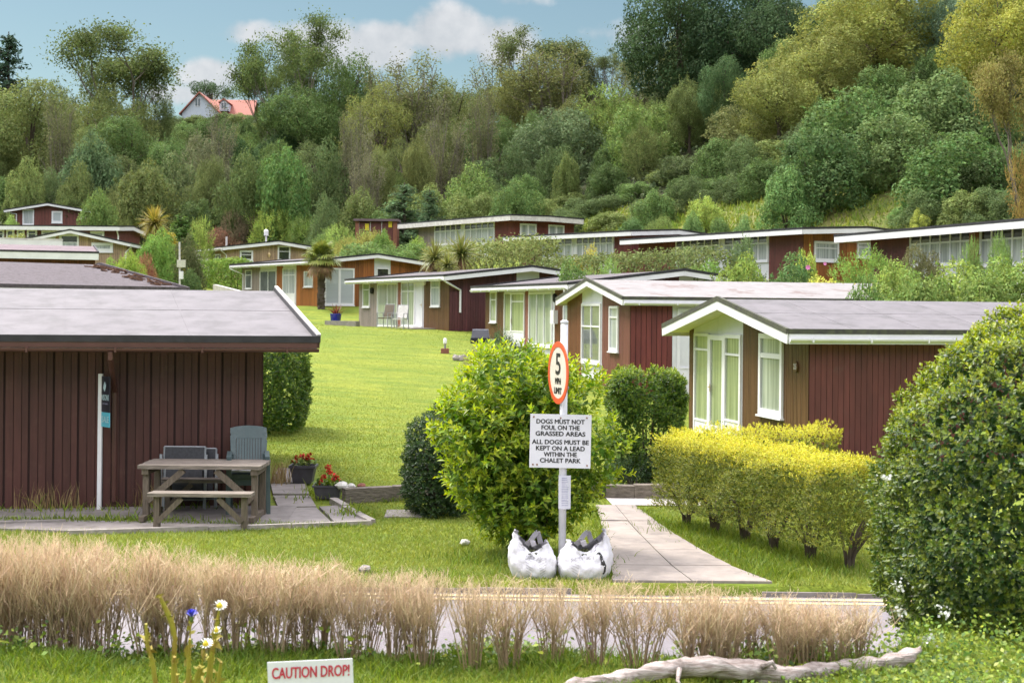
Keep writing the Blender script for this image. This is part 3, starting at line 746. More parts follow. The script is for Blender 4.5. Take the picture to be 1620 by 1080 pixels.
mm = L4.mb(); mm.tube([(-.05, 6.6, L4.he - .15), (-.05, 6.3, L4.he - .45), (-.05, 6.3, 0)], .04, 6); mm.build('downpipe', M['white_upvc'], L4.root)
c = P(-90, 380, 98); c2 = P(190, 360, 98)
L5 = House('long maroon chalet with white eave, below the gabled maroon one', (c.x, c.y), A(0, 1), 6, c2.x - c.x - .2, P(150, 358, 97.5).z, .06, 5.8, hand=1,
           ov=(.3, .3, .5, .3), roof='felt_grey', style='maroon_dark', fh=.26, th=.14)
L5.core()
for q in ('u0', 'u1', 'v0', 'v1'): L5.wall(q)
L5.opening('v0', 143, 165, 366, 377, 1, (), 'curtain_white', fr=.14)
L5.opening('v0', 66, 124, 365, 373, 2, (), 'curtain_white', fr=.10)
for a, b in ((-4, 7), (10, 23), (27, 39), (43, 59)): L5.opening('v0', a, b, 363, 380, 1, () if a > 5 and a < 40 else (.4,), 'glass_dark', fr=.12)
mm = L5.mb(); mm.tube([(L5.L + .1, -.5, L5.he - .1), (L5.L + .1, -.1, L5.he - .5), (L5.L + .1, -.06, 0)], .05, 6); mm.build('downpipe', M['white_upvc'], L5.root)
c = P(18, 345, 117)
L6 = House('maroon gabled chalet with white door, topmost but one on the slope', (c.x, c.y), A(.999, .03), 6.25, 8, P(146, 334, 117).z, .165, 8.7, hand=-1,
           ov=(.4, .3, .45, .4), roof='felt_dark', style='maroon', fh=.16)
L6.core()
for q in ('u0', 'u1', 'v0', 'v1'): L6.wall(q)
L6.opening('u0', 36, 54, 331, 356, 1, (), 'curtain_white', kind='door', fr=.09)
L6.opening('u0', 82, 99, 334, 353, 1, (), 'blind_grey', fr=.14)
mm = L6.mb(); a = L6.loc('u0', L6.tpx('u0', 132, 345), .06, L6.zpy('u0', 5.8, 132, 345))
mm.tube([(a[0], a[1] + .17 * math.cos(k * math.pi / 6), a[2] + .17 * math.sin(k * math.pi / 6)) for k in range(13)], .04, 5); mm.build('hose_reel', M['old_white'], L6.root)
mm = L6.mb(); mm.tube([(-.1, -.45, L6.he - .1), (-.08, .45, L6.he - .25), (-.08, .45, 0)], .05, 6); mm.build('downpipe', M['white_upvc'], L6.root)
c = P(-50, 335, 129)
L7 = House('topmost chalet with a pale blue glazed gable', (c.x, c.y), A(.999, .03), 6.2, 8, P(60, 323, 129).z, .17, 9.9, hand=-1,
           ov=(.4, .3, .3, .3), roof='felt_dark', style='maroon_dark', fh=.16)
L7.core()
for q in ('u0', 'u1', 'v0', 'v1'): L7.wall(q)
L7.opening('u0', -20, 20, 318, 336, 2, (.5,), 'glass_blue', fr=.10)
mm = L7.mb(); a = L7.loc('u0', L7.tpx('u0', 22, 324), .25, L7.zpy('u0', 4, 22, 324)); mm.lathe([(.05, -.05), (.22, .0), (.30, .12), (.26, .12), (.05, .03)], a, 10); mm.build('satellite_dish', M['old_white'], L7.root)
# ------------------------------------------------------------------ ground, road, path
def axis(parts):
    out = []
    for a, b, st in parts: out += list(np.arange(a, b, st))
    return np.array(out + [parts[-1][1]])
gx = np.concatenate([[-3000, -1200, -500, -250], axis([(-150, -40, 5), (-40, -8, .8), (-8, 8, .25), (8, 40, .8), (40, 150, 5)]), [250, 500, 1200, 3000]])
gy = np.concatenate([[-400, -100, -30, -10], axis([(-4, 5, .5), (5, 13, .12), (13, 14, .03), (14, 30, .4), (30, 130, 1.2), (130, 320, 5)]), [450, 800, 1500, 3000]])
X, Y = np.meshgrid(gx, gy); xs, ys = X.ravel(), Y.ravel(); zs = ground_z(xs, ys)
lawn, wood = zones(xs, ys, zs)
nx, ny = len(gx), len(gy)
I = (np.arange(ny - 1)[:, None] * nx + np.arange(nx - 1)[None]).ravel()
me = np_mesh('ground', np.stack([xs, ys, zs], 1), np.stack([I, I + 1, I + nx + 1, I + nx], 1), [], True)
at = me.attributes.new('zone', 'FLOAT_COLOR', 'POINT'); at.data.foreach_set('color', np.stack([lawn, wood, np.zeros_like(lawn), np.ones_like(lawn)], 1).astype(np.float32).ravel())
gm, nt, b, out = nodes_of('ground'); L = nt.links
a_ = N(nt, 'ShaderNodeAttribute', attribute_name='zone'); sp = N(nt, 'ShaderNodeSeparateColor'); L.new(a_.outputs['Color'], sp.inputs['Color'])
tc = N(nt, 'ShaderNodeTexCoord')
def ramp(scale, c1, c2, lo=.35, hi=.65, stretch=(1, 1, 1), rot=0.0, det=6):
    mp = N(nt, 'ShaderNodeMapping'); mp.inputs['Scale'].default_value = stretch; mp.inputs['Rotation'].default_value = (0, 0, rot); L.new(tc.outputs['Object'], mp.inputs['Vector'])
    n = N(nt, 'ShaderNodeTexNoise'); n.inputs['Scale'].default_value = scale; n.inputs['Detail'].default_value = det; n.inputs['Roughness'].default_value = .65; L.new(mp.outputs['Vector'], n.inputs['Vector'])
    r = N(nt, 'ShaderNodeValToRGB'); r.color_ramp.elements[0].position = lo; r.color_ramp.elements[1].position = hi
    r.color_ramp.elements[0].color = (*c1, 1); r.color_ramp.elements[1].color = (*c2, 1); L.new(n.outputs['Fac'], r.inputs['Fac'])
    return r.outputs['Color'], n.outputs['Fac']
def mix(f, a, b_, mode='MIX'):
    m = N(nt, 'ShaderNodeMix', data_type='RGBA', blend_type=mode)
    if isinstance(f, float): m.inputs['Factor'].default_value = f
    else: L.new(f, m.inputs['Factor'])
    L.new(a, m.inputs['A']); L.new(b_, m.inputs['B']); return m.outputs['Result']
g1, _ = ramp(.35, (.155, .205, .026), (.22, .262, .042), .35, .68, (1, .45, 1), .35)
g2, f2 = ramp(12, (.52, .56, .50), (1.18, 1.15, 1.1), .32, .68, (.55, 1.5, 1), .12)
g3, _ = ramp(1.4, (.68, .80, .74), (1.2, 1.08, 1.0), .38, .64, (.35, 1.3, 1), .1)
lawn_c = mix(1.0, mix(1.0, g1, g2, 'MULTIPLY'), g3, 'MULTIPLY')
r1, _ = ramp(.5, (.075, .11, .022), (.20, .185, .065), .35, .65)
r2, _ = ramp(5, (.6, .6, .6), (1.2, 1.2, 1.1))
rough_c = mix(1.0, r1, r2, 'MULTIPLY')
w1, _ = ramp(1.2, (.018, .022, .010), (.045, .05, .018))
col = mix(sp.outputs['Red'], rough_c, lawn_c); col = mix(sp.outputs['Green'], col, w1)
L.new(col, b.inputs['Base Color']); b.inputs['Roughness'].default_value = .9; b.inputs['Specular IOR Level'].default_value = .15
bp = N(nt, 'ShaderNodeBump'); bp.inputs['Strength'].default_value = .7; bp.inputs['Distance'].default_value = .05; L.new(f2, bp.inputs['Height']); L.new(bp.outputs['Normal'], b.inputs['Normal'])
me.materials.append(gm)
tag(link('ground', me), kind='structure')

def strip(name, left, right, m, dz, parent=None, kind='structure', follow=True, thick=0.0):
    """a sheet between two lines of points (x, y)"""
    V, Fq = [], []
    for (a, c) in zip(left, right):
        for k in range(5):
            t = k / 4; x, y = a[0] + (c[0] - a[0]) * t, a[1] + (c[1] - a[1]) * t
            V.append((x, y, (gz(x, y) if follow else 0) + dz))
    n = len(left)
    for i in range(n - 1):
        for k in range(4): q = i * 5 + k; Fq.append((q, q + 1, q + 6, q + 5))
    o = link(name, np_mesh(name, V, Fq, m), parent)
    if kind: tag(o, kind=kind)
    return o
RX = list(np.arange(-40, 41, 2.0))
def road_y(x): return 13.66 - .022 * (x + 5)
road = strip('road', [(x, 7.8) for x in RX], [(x, road_y(x)) for x in RX], M['asphalt'], -.1, follow=False)
for k, off in enumerate((-.17, -.34)):
    strip('road_marking', [(x, road_y(x) + off) for x in RX], [(x, road_y(x) + off + .075) for x in RX], M['line_yellow'], -.094, follow=False)
m = MB(); rn = random.Random(2)
x = -30.0
while x < 30:
    ln = .9
    if not (.95 < x + ln / 2 < 2.6):
        m.box((x, road_y(x), -.2), (x + ln - .01, road_y(x) + .07, -.055 + rn.uniform(-.012, .006)))
    x += ln
tag(m.build('kerb', M['concrete']), kind='structure')
# footpath of slabs with open joints
pl = [(.98, 13.62), (1.04, 14.6), (1.08, 15.8), (1.10, 17.3), (1.13, 18.9)]
pr = [(2.52, 13.62), (2.24, 14.5), (2.00, 15.8), (1.82, 17.3), (1.66, 18.9)]
def lerp2(line, y):
    for (a, b_) in zip(line, line[1:]):
        if a[1] <= y <= b_[1] + 1e-6: t = (y - a[1]) / (b_[1] - a[1]); return a[0] + (b_[0] - a[0]) * t
    return line[-1][0]
m = MB(); rn = random.Random(5); y = 13.62
cuts = [13.62, 14.45, 15.4, 16.4, 17.5, 18.88]
for a, b_ in zip(cuts, cuts[1:]):
    for (u0, u1) in ((0, .5), (.5, 1)):
        g = .006
        def q(u, yy): l, r = lerp2(pl, yy), lerp2(pr, yy); return l + (r - l) * u
        h = .022 + rn.uniform(-.006, .006)
        pts = [(q(u0, a) + g, a + g), (q(u1, a) - g, a + g), (q(u1, b_) - g, b_ - g), (q(u0, b_) + g, b_ - g)]
        m.hexa([(*p, -.1) for p in pts] + [(*p, gz(*p) + h) for p in pts])
tag(m.build('footpath', M['concrete_path']), kind='structure')
strip('cross_path', [(1.36, 18.95), (1.8, 18.95), (2.6, 18.95)], [(1.3, 20.0), (1.8, 20.0), (2.6, 20.0)], M['concrete_pale'], .016)
# patio by the hut
def poly(name, pts, m, z0, z1, kind='structure'):
    mb = MB(); n = len(pts)
    i = mb.pts([(*p, z0) for p in pts] + [(*p, z1) for p in pts])
    mb.face([i + n + k for k in range(n)])
    for k in range(n): mb.face([i + k, i + (k + 1) % n, i + n + (k + 1) % n, i + n + k])
    return tag(mb.build(name, m), kind=kind)
def g2(px, py):   # ground point of a pixel, ground at z = 0
    bb = ray(px, py)[1]; d = CAMZ / -bb
    p = P(px, py, d); return (p.x, p.y)
poly('patio', [g2(108, 843), g2(330, 838), g2(450, 833), g2(470, 803), g2(413, 803), (-12, 18.55), (-12, 17.35)], M['concrete'], -.1, .03)
m = MB(); rn = random.Random(8)
sl = [g2(452, 832), g2(588, 828), g2(528, 797), g2(496, 770), g2(430, 770), g2(431, 800)]
def inpoly(x, y, pts):
    r = False; n = len(pts)
    for i in range(n):
        (x0, y0), (x1, y1) = pts[i], pts[i - 1]
        if (y0 > y) != (y1 > y) and x < (x1 - x0) * (y - y0) / (y1 - y0) + x0: r = not r
    return r
for (a, b_, c_, d_) in (((455, 831), (525, 829), (500, 805), (440, 806)), ((529, 829), (580, 827), (533, 803), (505, 805)), ((440, 804), (500, 803), (490, 786), (432, 786)), ((432, 784), (489, 784), (484, 768), (428, 768)), ((428, 766), (484, 766), (500, 742), (440, 742))):
    q = [g2(*p) for p in (a, b_, c_, d_)]; h = .028 + rn.uniform(-.006, .008)
    m.hexa([(*p, -.1) for p in q] + [(*p, h) for p in q])
tag(m.build('paving', M['concrete']), kind='structure')
def wall_line(name, pts, w, h, mt, label, cat, piece=.45, seed=1, z=0.0):
    m = MB(); rn = random.Random(seed)
    for (a, b_) in zip(pts, pts[1:]):
        a, b_ = Vector((*a, 0)), Vector((*b_, 0)); ln = (b_ - a).length; n = max(1, round(ln / piece)); d = (b_ - a) / n
        for k in range(n):
            p0, p1 = a + d * k + d * .008, a + d * (k + 1) - d * .008; hh = h * rn.uniform(.9, 1.06)
            zz = gz(p0.x, p0.y) + z
            m.beam((p0.x, p0.y, zz + hh / 2 - .05), (p1.x, p1.y, zz + hh / 2 - .05 + rn.uniform(-.008, .008)), w * rn.uniform(.9, 1.08), hh + .1, raw=True)
    return tag(m.build(name, mt), label, cat)
wall_line('patio_edging', [g2(106, 846), g2(330, 840), g2(588, 831)], .07, .06, M['stone'], 'weathered grey edging stones along the patio front', 'edging', .9, 3)
wall_line('path_edging', [g2(588, 830), g2(527, 796)], .10, .07, M['stone'], 'short weathered kerb running back from the patio corner', 'edging', .6, 4)
wall_line('stone_wall', [g2(543, 796), (-1.6, 19.25), (-.85, 19.35)], .16, .20, M['stone_dark'], 'low mossy stone wall beside the red geranium trough', 'wall', .5, 5)
wall_line('raised_bed_wall', [(1.18, 19.9), (1.32, 19.75), (2.5, 19.75)], .2, .20, M['stone_dark'], 'low brown stone wall of the raised bed behind the footpath', 'wall', .4, 6)
wall_line('hut_edging', [(-14, 17.1), g2(-10, 832), g2(104, 828)], .08, .06, M['stone'], 'edging stones under the hut wall, ending at the patio', 'edging', .8, 9)
poly('manhole_slab', [g2(608, 819), g2(668, 819), g2(664, 808), g2(612, 808)], M['stone'], -.05, .02)

# ------------------------------------------------------------------ leaves
def unit(v): return v / np.maximum(np.linalg.norm(v, axis=1, keepdims=True), 1e-9)

def cards(pts, nrm, size, rng, aspect=.62, jit=.8, szvar=.45):
    """one pointed leaf (a quad) at each point"""
    n = len(pts)
    nn = unit(nrm + rng.normal(0, jit, (n, 3)))
    t = unit(np.cross(nn, rng.normal(0, 1, (n, 3)))); b = np.cross(nn, t)
    l = (size * rng.uniform(1 - szvar, 1 + szvar, n))[:, None]
    w = l * aspect
    V = np.stack([pts - t * l * .5, pts + b * w * .5 - t * l * .05 + nn * l * .08, pts + t * l * .5, pts - b * w * .5 - t * l * .05 + nn * l * .08], 1).reshape(-1, 3)
    return V, np.arange(n * 4).reshape(-1, 4)

def lobe_points(lobes, n, rng, inner=.25, reject=.72, squash=1.0):
    """points spread over the skins of many ball-shaped clumps"""
    C = np.array([l[:3] for l in lobes]); R = np.array([l[3] for l in lobes])
    w = R ** 2 / (R ** 2).sum()
    k = rng.choice(len(R), int(n * 1.7), p=w)
    d = unit(rng.normal(0, 1, (len(k), 3)))
    rr = np.where(rng.random(len(k)) < inner, rng.uniform(.35, .8, len(k)), rng.uniform(.82, 1.12, len(k)))
    p = C[k] + d * (R[k] * rr)[:, None] * np.array([1, 1, squash])
    dist = np.linalg.norm(p[:, None] - C[None], axis=2) / R[None]
    dist[np.arange(len(k)), k] = 9
    keep = np.nonzero(dist.min(1) > reject)[0][:n]
    return p[keep], d[keep], rr[keep]

def shoots(pts, dirs, rng, K=8, slen=.14, ll=.08, lw=.5, spread=(1.25, .45), tip_tint=1.0, base_tint=0.0, up=.5, fold=.12):
    """leafy shoots: K leaves in a spiral round each stem, young ones at the tip"""
    S = len(pts)
    d = unit(dirs + np.array([0, 0, up]) + rng.normal(0, .22, (S, 3)))
    a = unit(np.cross(d, rng.normal(0, 1, (S, 3)))); b = np.cross(d, a)
    L_ = slen * rng.uniform(.6, 1.35, S)
    ph = rng.uniform(0, 6.28, S)
    young = np.clip(rng.normal(.5, .28, S), 0, 1)
    Vs, Fs, Ts = [], [], []
    for k in range(K):
        t = (k + .6) / K
        az = ph + k * 2.4
        side = a * np.cos(az)[:, None] + b * np.sin(az)[:, None]
        an = spread[0] + (spread[1] - spread[0]) * t + rng.normal(0, .15, S)
        ld = d * np.cos(an)[:, None] + side * np.sin(an)[:, None]
        nn = unit(d * np.sin(an)[:, None] - side * np.cos(an)[:, None])
        w = np.cross(ld, nn)
        l = (ll * (1.0 - .35 * t * t) * rng.uniform(.7, 1.2, S))[:, None]
        p0 = pts + d * (L_ * t)[:, None]
        bend = nn * l * -.12
        V = np.stack([p0, p0 + ld * l * .45 + w * l * lw * .5 + nn * l * fold, p0 + ld * l + bend, p0 + ld * l * .45 - w * l * lw * .5 + nn * l * fold], 1)
        Vs.append(V.reshape(-1, 3))
        Ts.append(np.repeat(base_tint + (tip_tint - base_tint) * np.clip(t * .75 + (young - .5) * .7, 0, 1), 4))
    V = np.concatenate(Vs); T = np.concatenate(Ts)
    q = np.arange(len(V)).reshape(-1, 4)
    Fa = np.concatenate([q[:, [0, 1, 2]], q[:, [0, 2, 3]]])
    return V, Fa, T

def branches(mb, p, d, ln, r, lvl, rnd, out, up=.25, spread=.75, taper=.62, n=(2, 3), seg=3, mult=.72, sides=5):
    """a forking limb; end points go to out"""
    pts, rs = [p.copy()], [r]
    q, dd = p.copy(), d.copy()
    for k in range(seg):
        dd = (dd + Vector((rnd.gauss(0, .14), rnd.gauss(0, .14), rnd.gauss(0, .1) + up * .25))).normalized()
        q = q + dd * ln / seg; pts.append(q.copy()); rs.append(r * (1 - (1 - taper) * (k + 1) / seg))
    mb.tube(pts, rs, sides if lvl > 1 else 4, raw=True, cap=False)
    if lvl <= 1: out.append(q.copy())
    if lvl == 0: return
    for i in range(rnd.randint(*n)):
        ax = Vector((rnd.gauss(0, 1), rnd.gauss(0, 1), rnd.gauss(0, .4))).normalized()
        nd = (dd + ax * spread * rnd.uniform(.6, 1.2) + Vector((0, 0, up))).normalized()
        branches(mb, q, nd, ln * mult * rnd.uniform(.8, 1.15), rs[-1] * .8, lvl - 1, rnd, out, up, spread, taper, n, seg, mult, sides)

def shell(rx, ry, z0, z1, n, e, rg, lump=.06, thick=.08):
    """points all over a clipped, rounded, slightly lumpy body"""
    d = unit(rg.normal(0, 1, (n, 3))); rz = (z1 - z0) / 2
    s = np.array([rx, ry, rz])
    if e > 4: d = unit(np.sign(d) * np.abs(d) ** .6)
    d = unit(d * s ** .5)
    r = (np.abs(d / s) ** e).sum(1) ** (-1 / e)
    p = d * r[:, None]
    nr = unit(np.sign(p) * np.abs(p / s) ** (e - 1) / s)
    w = np.sin(p[:, 0] * 7 + p[:, 2] * 5) * np.cos(p[:, 1] * 6 + p[:, 2] * 4.3) + .7 * np.sin(p[:, 0] * 15 + p[:, 1] * 13 + p[:, 2] * 11) + .5 * np.sin(p[:, 2] * 27 - p[:, 0] * 23)
    p = p + nr * (w * lump * .5 - rg.random(n) ** 2 * thick)[:, None]
    return p + np.array([0, 0, (z0 + z1) / 2]), nr

# ------------------------------------------------------------------ tree and bush kinds, height 1, then scaled where they stand
KINDS = {}
def kind(name, crown, trunk, bark='bark'):
    KINDS[name] = (crown, trunk, bark)

def sprigs(p, d, rng, n, k, ln):
    """leafy twigs sticking out of a crown"""
    i = rng.choice(len(p), n); dr = unit(d[i] + np.array([0, 0, .35]) + rng.normal(0, .45, (n, 3))); l = ln * rng.uniform(.4, 1.25, n)
    t = rng.random((n, k)); q = p[i][:, None] + dr[:, None] * (l[:, None] * t)[..., None] + rng.normal(0, .008, (n, k, 3))
    return np.concatenate([p, q.reshape(-1, 3)]), np.concatenate([d, np.repeat(dr, k, 0)])

def make_broad(seed, nl=30, n=9000, size=.030, cz=.58, rx=.40, rz=.36, low=.22, lobe=(.10, .19), jit=.8, squash=1.0, reject=.72, inner=.22, topbias=0.0):
    rng = np.random.default_rng(seed); rnd = random.Random(seed); lobes = []
    while len(lobes) < nl:
        d = unit(rng.normal(0, 1, (1, 3)))[0]; k = rng.uniform(.45, 1.0) ** .6
        c = np.array([d[0] * rx * k, d[1] * rx * k, cz + d[2] * rz * k])
        r = rng.uniform(*lobe) * (1.0 - .35 * max(0, d[2]) * topbias)
        if c[2] - r > low - .06: lobes.append((*(c * np.array([1, 1, 1])), r))
    p, d, rr = lobe_points(lobes, n, rng, inner, reject, squash)
    p, d = sprigs(p, d, rng, 260, 15, .10)
    top = p[:, 2].max(); p[:, 2] *= 1 / top
    V, Fa = cards(p, d + np.array([0, 0, .35]), size, rng, jit=jit)
    crown = np_mesh('crown', V, Fa, M['leaves_tree'])
    mb = MB(); tips = []
    mb.tube([(0, 0, -.12), (0.005, 0, .05), (.0, .01, .2), (.01, 0, cz * .7)], [.035, .026, .022, .016], 7, raw=True)
    for k in range(9):
        l = lobes[rnd.randrange(len(lobes))]; s = Vector((0, 0, rnd.uniform(.15, cz * .75))); e = Vector(l[:3]); m1 = (s + e) / 2 + Vector((rnd.gauss(0, .02), rnd.gauss(0, .02), .03))
        mb.tube([s, m1, e], [.013, .009, .003], 4, raw=True, cap=False)
    return crown, mb.mesh('trunk', M['bark'])

def make_open(seed, n=17000, size=.0135, lvl=4, ln=.26, clump=.050, up=.30, spread=.62, per=None, first=.3):
    rng = np.random.default_rng(seed); rnd = random.Random(seed); mb = MB(); tips = []
    mb.tube([(0, 0, -.12), (0, 0, .1), (.01, .005, first)], [.024, .019, .015], 6, raw=True, cap=False)
    for k in range(4):
        az = k * 1.6 + rnd.uniform(-.3, .3)
        branches(mb, Vector((.01, .005, first - .03 * k)), Vector((math.cos(az) * .55, math.sin(az) * .55, .8)).normalized(), ln, .011, lvl - 1, rnd, tips, up, spread, sides=5)
    T = np.array([tuple(t) for t in tips]); top = T[:, 2].max()
    k = rng.choice(len(T), n); g = rng.normal(0, 1, (n, 3)) * clump * rng.uniform(.4, 1.1, (n, 1))
    p = T[k] + g * np.array([1.15, 1.15, .75]); p[:, 2] = np.maximum(p[:, 2], .18)
    V, Fa = cards(p, g + np.array([0, 0, .02]), size, rng, jit=.9)
    return np_mesh('crown', V, Fa, M['leaves_tree']), mb.mesh('trunk', M['bark_pale'])

def make_spindly(seed, stems=26, n=8000, size=.016):
    rng = np.random.default_rng(seed); rnd = random.Random(seed); mb = MB(); pts = []
    for s in range(stems):
        az = rnd.uniform(0, 6.28); r0 = rnd.uniform(0, .06); r1 = r0 + rnd.uniform(.02, .26); h = rnd.uniform(.62, 1.0) * (1 - .35 * (r1 / .3) ** 2)
        b0 = Vector((math.cos(az) * r0, math.sin(az) * r0, -.05)); e = Vector((math.cos(az) * r1, math.sin(az) * r1, h)); md = (b0 + e) / 2 + Vector((rnd.gauss(0, .03), rnd.gauss(0, .03), 0))
        mb.tube([b0, md, e], [.007, .005, .0015], 4, raw=True, cap=False)
        for k in range(9):
            t = rnd.uniform(.35, 1); q = b0.lerp(md, t * 2) if t < .5 else md.lerp(e, t * 2 - 1)
            e2 = q + Vector((rnd.gauss(0, .05), rnd.gauss(0, .05), rnd.uniform(.03, .14))); mb.tube([q, e2], [.0025, .001], 3, raw=True, cap=False)
            if rnd.random() < .8: pts.append((q.lerp(e2, .7), .035))
    T = np.array([tuple(a) for a, _ in pts]); k = rng.choice(len(T), n); g = rng.normal(0, 1, (n, 3)) * .03
    V, Fa = cards(T[k] + g * np.array([1, 1, 1.6]), g, size, rng, jit=1.0)
    return np_mesh('crown', V, Fa, M['leaves_tree']), mb.mesh('trunk', M['bark_pale'])

def make_bush(seed, nl=26, n=7000, size=.055, rx=.55, lobe=(.14, .26), jit=.8, feather=0.0, inner=.2):
    rng = np.random.default_rng(seed); rnd = random.Random(seed); lobes = []
    while len(lobes) < nl:
        d = unit(rng.normal(0, 1, (1, 3)))[0]; k = rng.uniform(.35, 1.0) ** .5
        r = rng.uniform(*lobe); c = np.array([d[0] * rx * k, d[1] * rx * k, abs(d[2]) * .8 * k + .04]); lobes.append((*c, r))
    p, d, rr = lobe_points(lobes, n, rng, inner, .75)
    p, d = sprigs(p, d, rng, 200, 14, .14)
    top = np.quantile(p[:, 2], .998); p[:, 2] /= top
    ok = p[:, 2] > -.1; p, d = p[ok], d[ok]
    V, Fa = cards(p, d + np.array([0, 0, .35]) , size, rng, jit=jit, aspect=.6 - .35 * feather)
    mb = MB()
    for k in range(10):
        l = lobes[k]; mb.tube([(rnd.gauss(0, .04), rnd.gauss(0, .04), -.1), (l[0] * .5, l[1] * .5, l[2] * .5), l[:3]], [.02, .014, .004], 4, raw=True, cap=False)
    return np_mesh('foliage', V, Fa, M['leaves_tree']), mb.mesh('stem', M['bark'])

def make_feathery(seed, n=1500, size=.075):
    """upright wispy shrub: thin shoots all over a dome"""
    rng = np.random.default_rng(seed); rnd = random.Random(seed); lobes = []
    for k in range(20):
        a = rng.uniform(0, 6.28); r = rng.uniform(0, .42) ; lobes.append((math.cos(a) * r, math.sin(a) * r, rng.uniform(.1, .68), rng.uniform(.16, .28)))
    p, d, _ = lobe_points(lobes, n, rng, .15, .7)
    p[:, 2] /= np.quantile(p[:, 2], .995) * 1.12
    V, Fa, T = shoots(p, d, rng, K=6, slen=.13, ll=.055, lw=.3, spread=(.9, .3), up=1.0)
    ok = np.ones(len(Fa), bool)
    mb = MB()
    for k in range(8): l = lobes[k]; mb.tube([(0, 0, -.1), l[:3]], [.02, .004], 4, raw=True, cap=False)
    return np_mesh('foliage', V, Fa, M['leaves_tree']), mb.mesh('stem', M['bark'])

def make_conifer(seed, n=6000, size=.034, w=.24, tiers=17, ragged=.35):
    rng = np.random.default_rng(seed); rnd = random.Random(seed); mb = MB(); P_ = []; D_ = []
    mb.tube([(0, 0, -.1), (0, 0, .98)], [.022, .003], 6, raw=True, cap=False)
    for t in range(tiers):
        h = .1 + .88 * t / tiers
        for k in range(7):
            az = rnd.uniform(0, 6.28); ln = w * (1 - h) ** .75 * rnd.uniform(1 - ragged, 1.1) + .02
            e = Vector((math.cos(az) * ln, math.sin(az) * ln, h + rnd.uniform(-.02, .05)))
            mb.tube([(0, 0, h - .02), e], [.006, .002], 3, raw=True, cap=False)
            m = max(8, int(60 * ln / w)); f = rng.uniform(.15, 1.08, m)
            q = np.array([0, 0, h - .02]) + (np.array(e) - np.array([0, 0, h - .02])) * f[:, None] + rng.normal(0, .012 + .012 * (1 - h), (m, 3))
            P_.append(q); D_.append(np.tile(np.array([math.cos(az), math.sin(az), .6]), (m, 1)))
    p, d = np.concatenate(P_), np.concatenate(D_)
    V, Fa = cards(p, d, size, rng, aspect=.4, jit=.7)
    return np_mesh('crown', V, Fa, M['leaves_tree']), mb.mesh('trunk', M['bark'])

def make_umbrella(seed, n=4200):
    rng = np.random.default_rng(seed); rnd = random.Random(seed); lobes = []
    for k in range(24):
        a = rnd.uniform(0, 6.28); r = rnd.uniform(0, .62); lobes.append((math.cos(a) * r, math.sin(a) * r, .78 - .18 * r * r + rnd.uniform(-.05, .06), rnd.uniform(.09, .16)))
    p, d, _ = lobe_points(lobes, n, rng, .2, .7, .6)
    V, Fa = cards(p, d + np.array([0, 0, .5]), .035, rng, aspect=.4)
    mb = MB(); mb.tube([(0, 0, -.1), (.02, 0, .35), (0, .01, .62)], [.04, .03, .02], 6, raw=True)
    for l in lobes[:12]: mb.tube([(0, .01, .5), (l[0] * .6, l[1] * .6, .66), l[:3]], [.016, .012, .004], 4, raw=True, cap=False)
    return np_mesh('crown', V, Fa, M['leaves_tree']), mb.mesh('trunk', M['bark'])

for i in range(3): KINDS['broad%d' % i] = make_broad(20 + i, nl=26, n=24000, size=.0175, lobe=(.10, .18), reject=.66, inner=.14, jit=.55)
for i in range(2): KINDS['fine%d' % i] = make_broad(30 + i, nl=46, n=18000, size=.016, lobe=(.06, .13), rx=.44, rz=.40, cz=.55, low=.1, jit=1.0)
for i in range(2): KINDS['open%d' % i] = make_open(40 + i)
KINDS['wispy0'] = make_open(45, n=11000, size=.0125, lvl=4, ln=.25, clump=.036, up=.35, spread=.5, first=.28)
for i in range(2): KINDS['spindly%d' % i] = make_spindly(50 + i)
for i in range(3): KINDS['bush%d' % i] = make_bush(60 + i, n=14000, size=.038, jit=.55)
for i in range(2): KINDS['finebush%d' % i] = make_bush(65 + i, nl=40, n=15000, size=.029, lobe=(.09, .18), jit=1.0)
for i in range(2): KINDS['feather%d' % i] = make_feathery(70 + i)
KINDS['conifer0'] = make_conifer(80); KINDS['cypress0'] = make_conifer(81, n=5000, w=.2, tiers=24, ragged=.12)
KINDS['umbrella0'] = make_umbrella(85)
HALF = {'broad': .50, 'fine': .50, 'open': .36, 'wispy': .34, 'spindly': .27, 'bush': .70, 'finebush': .66, 'feather': .62, 'conifer': .24, 'cypress': .2, 'umbrella': .72}

def plant(kind_, x, y, z, h, w, color, name, label, cat, group=None, rot=None):
    """a tree or bush: Empty > crown + trunk, h tall, w wide"""
    crown, trunk = KINDS[kind_][:2]
    r = empty(name, (x, y, z), label, cat, group)
    hw = HALF[kind_.rstrip('0123456789')]
    sx = w / 2 / hw
    c = link(crown.name.split('.')[0], crown, r, color=(color[0] * 1.78, color[1] * 2.0, color[2] * 1.45))
    t = link(trunk.name.split('.')[0], trunk, r)
    for o in (c, t): o.scale = (sx, sx, h)
    r.rotation_euler = (0, 0, random.uniform(0, 6.28) if rot is None else rot)
    return r

def plant_px(kind_, px, ytop, d, wpx, color, name, label, cat, group=None, dip=.15, base=None):
    p = P(px, ytop, d); z = gz(p.x, p.y) - dip if base is None else base
    return plant(kind_, p.x, p.y, z, max(.4, p.z - z), wpx * d / F, color, name, label, cat, group)
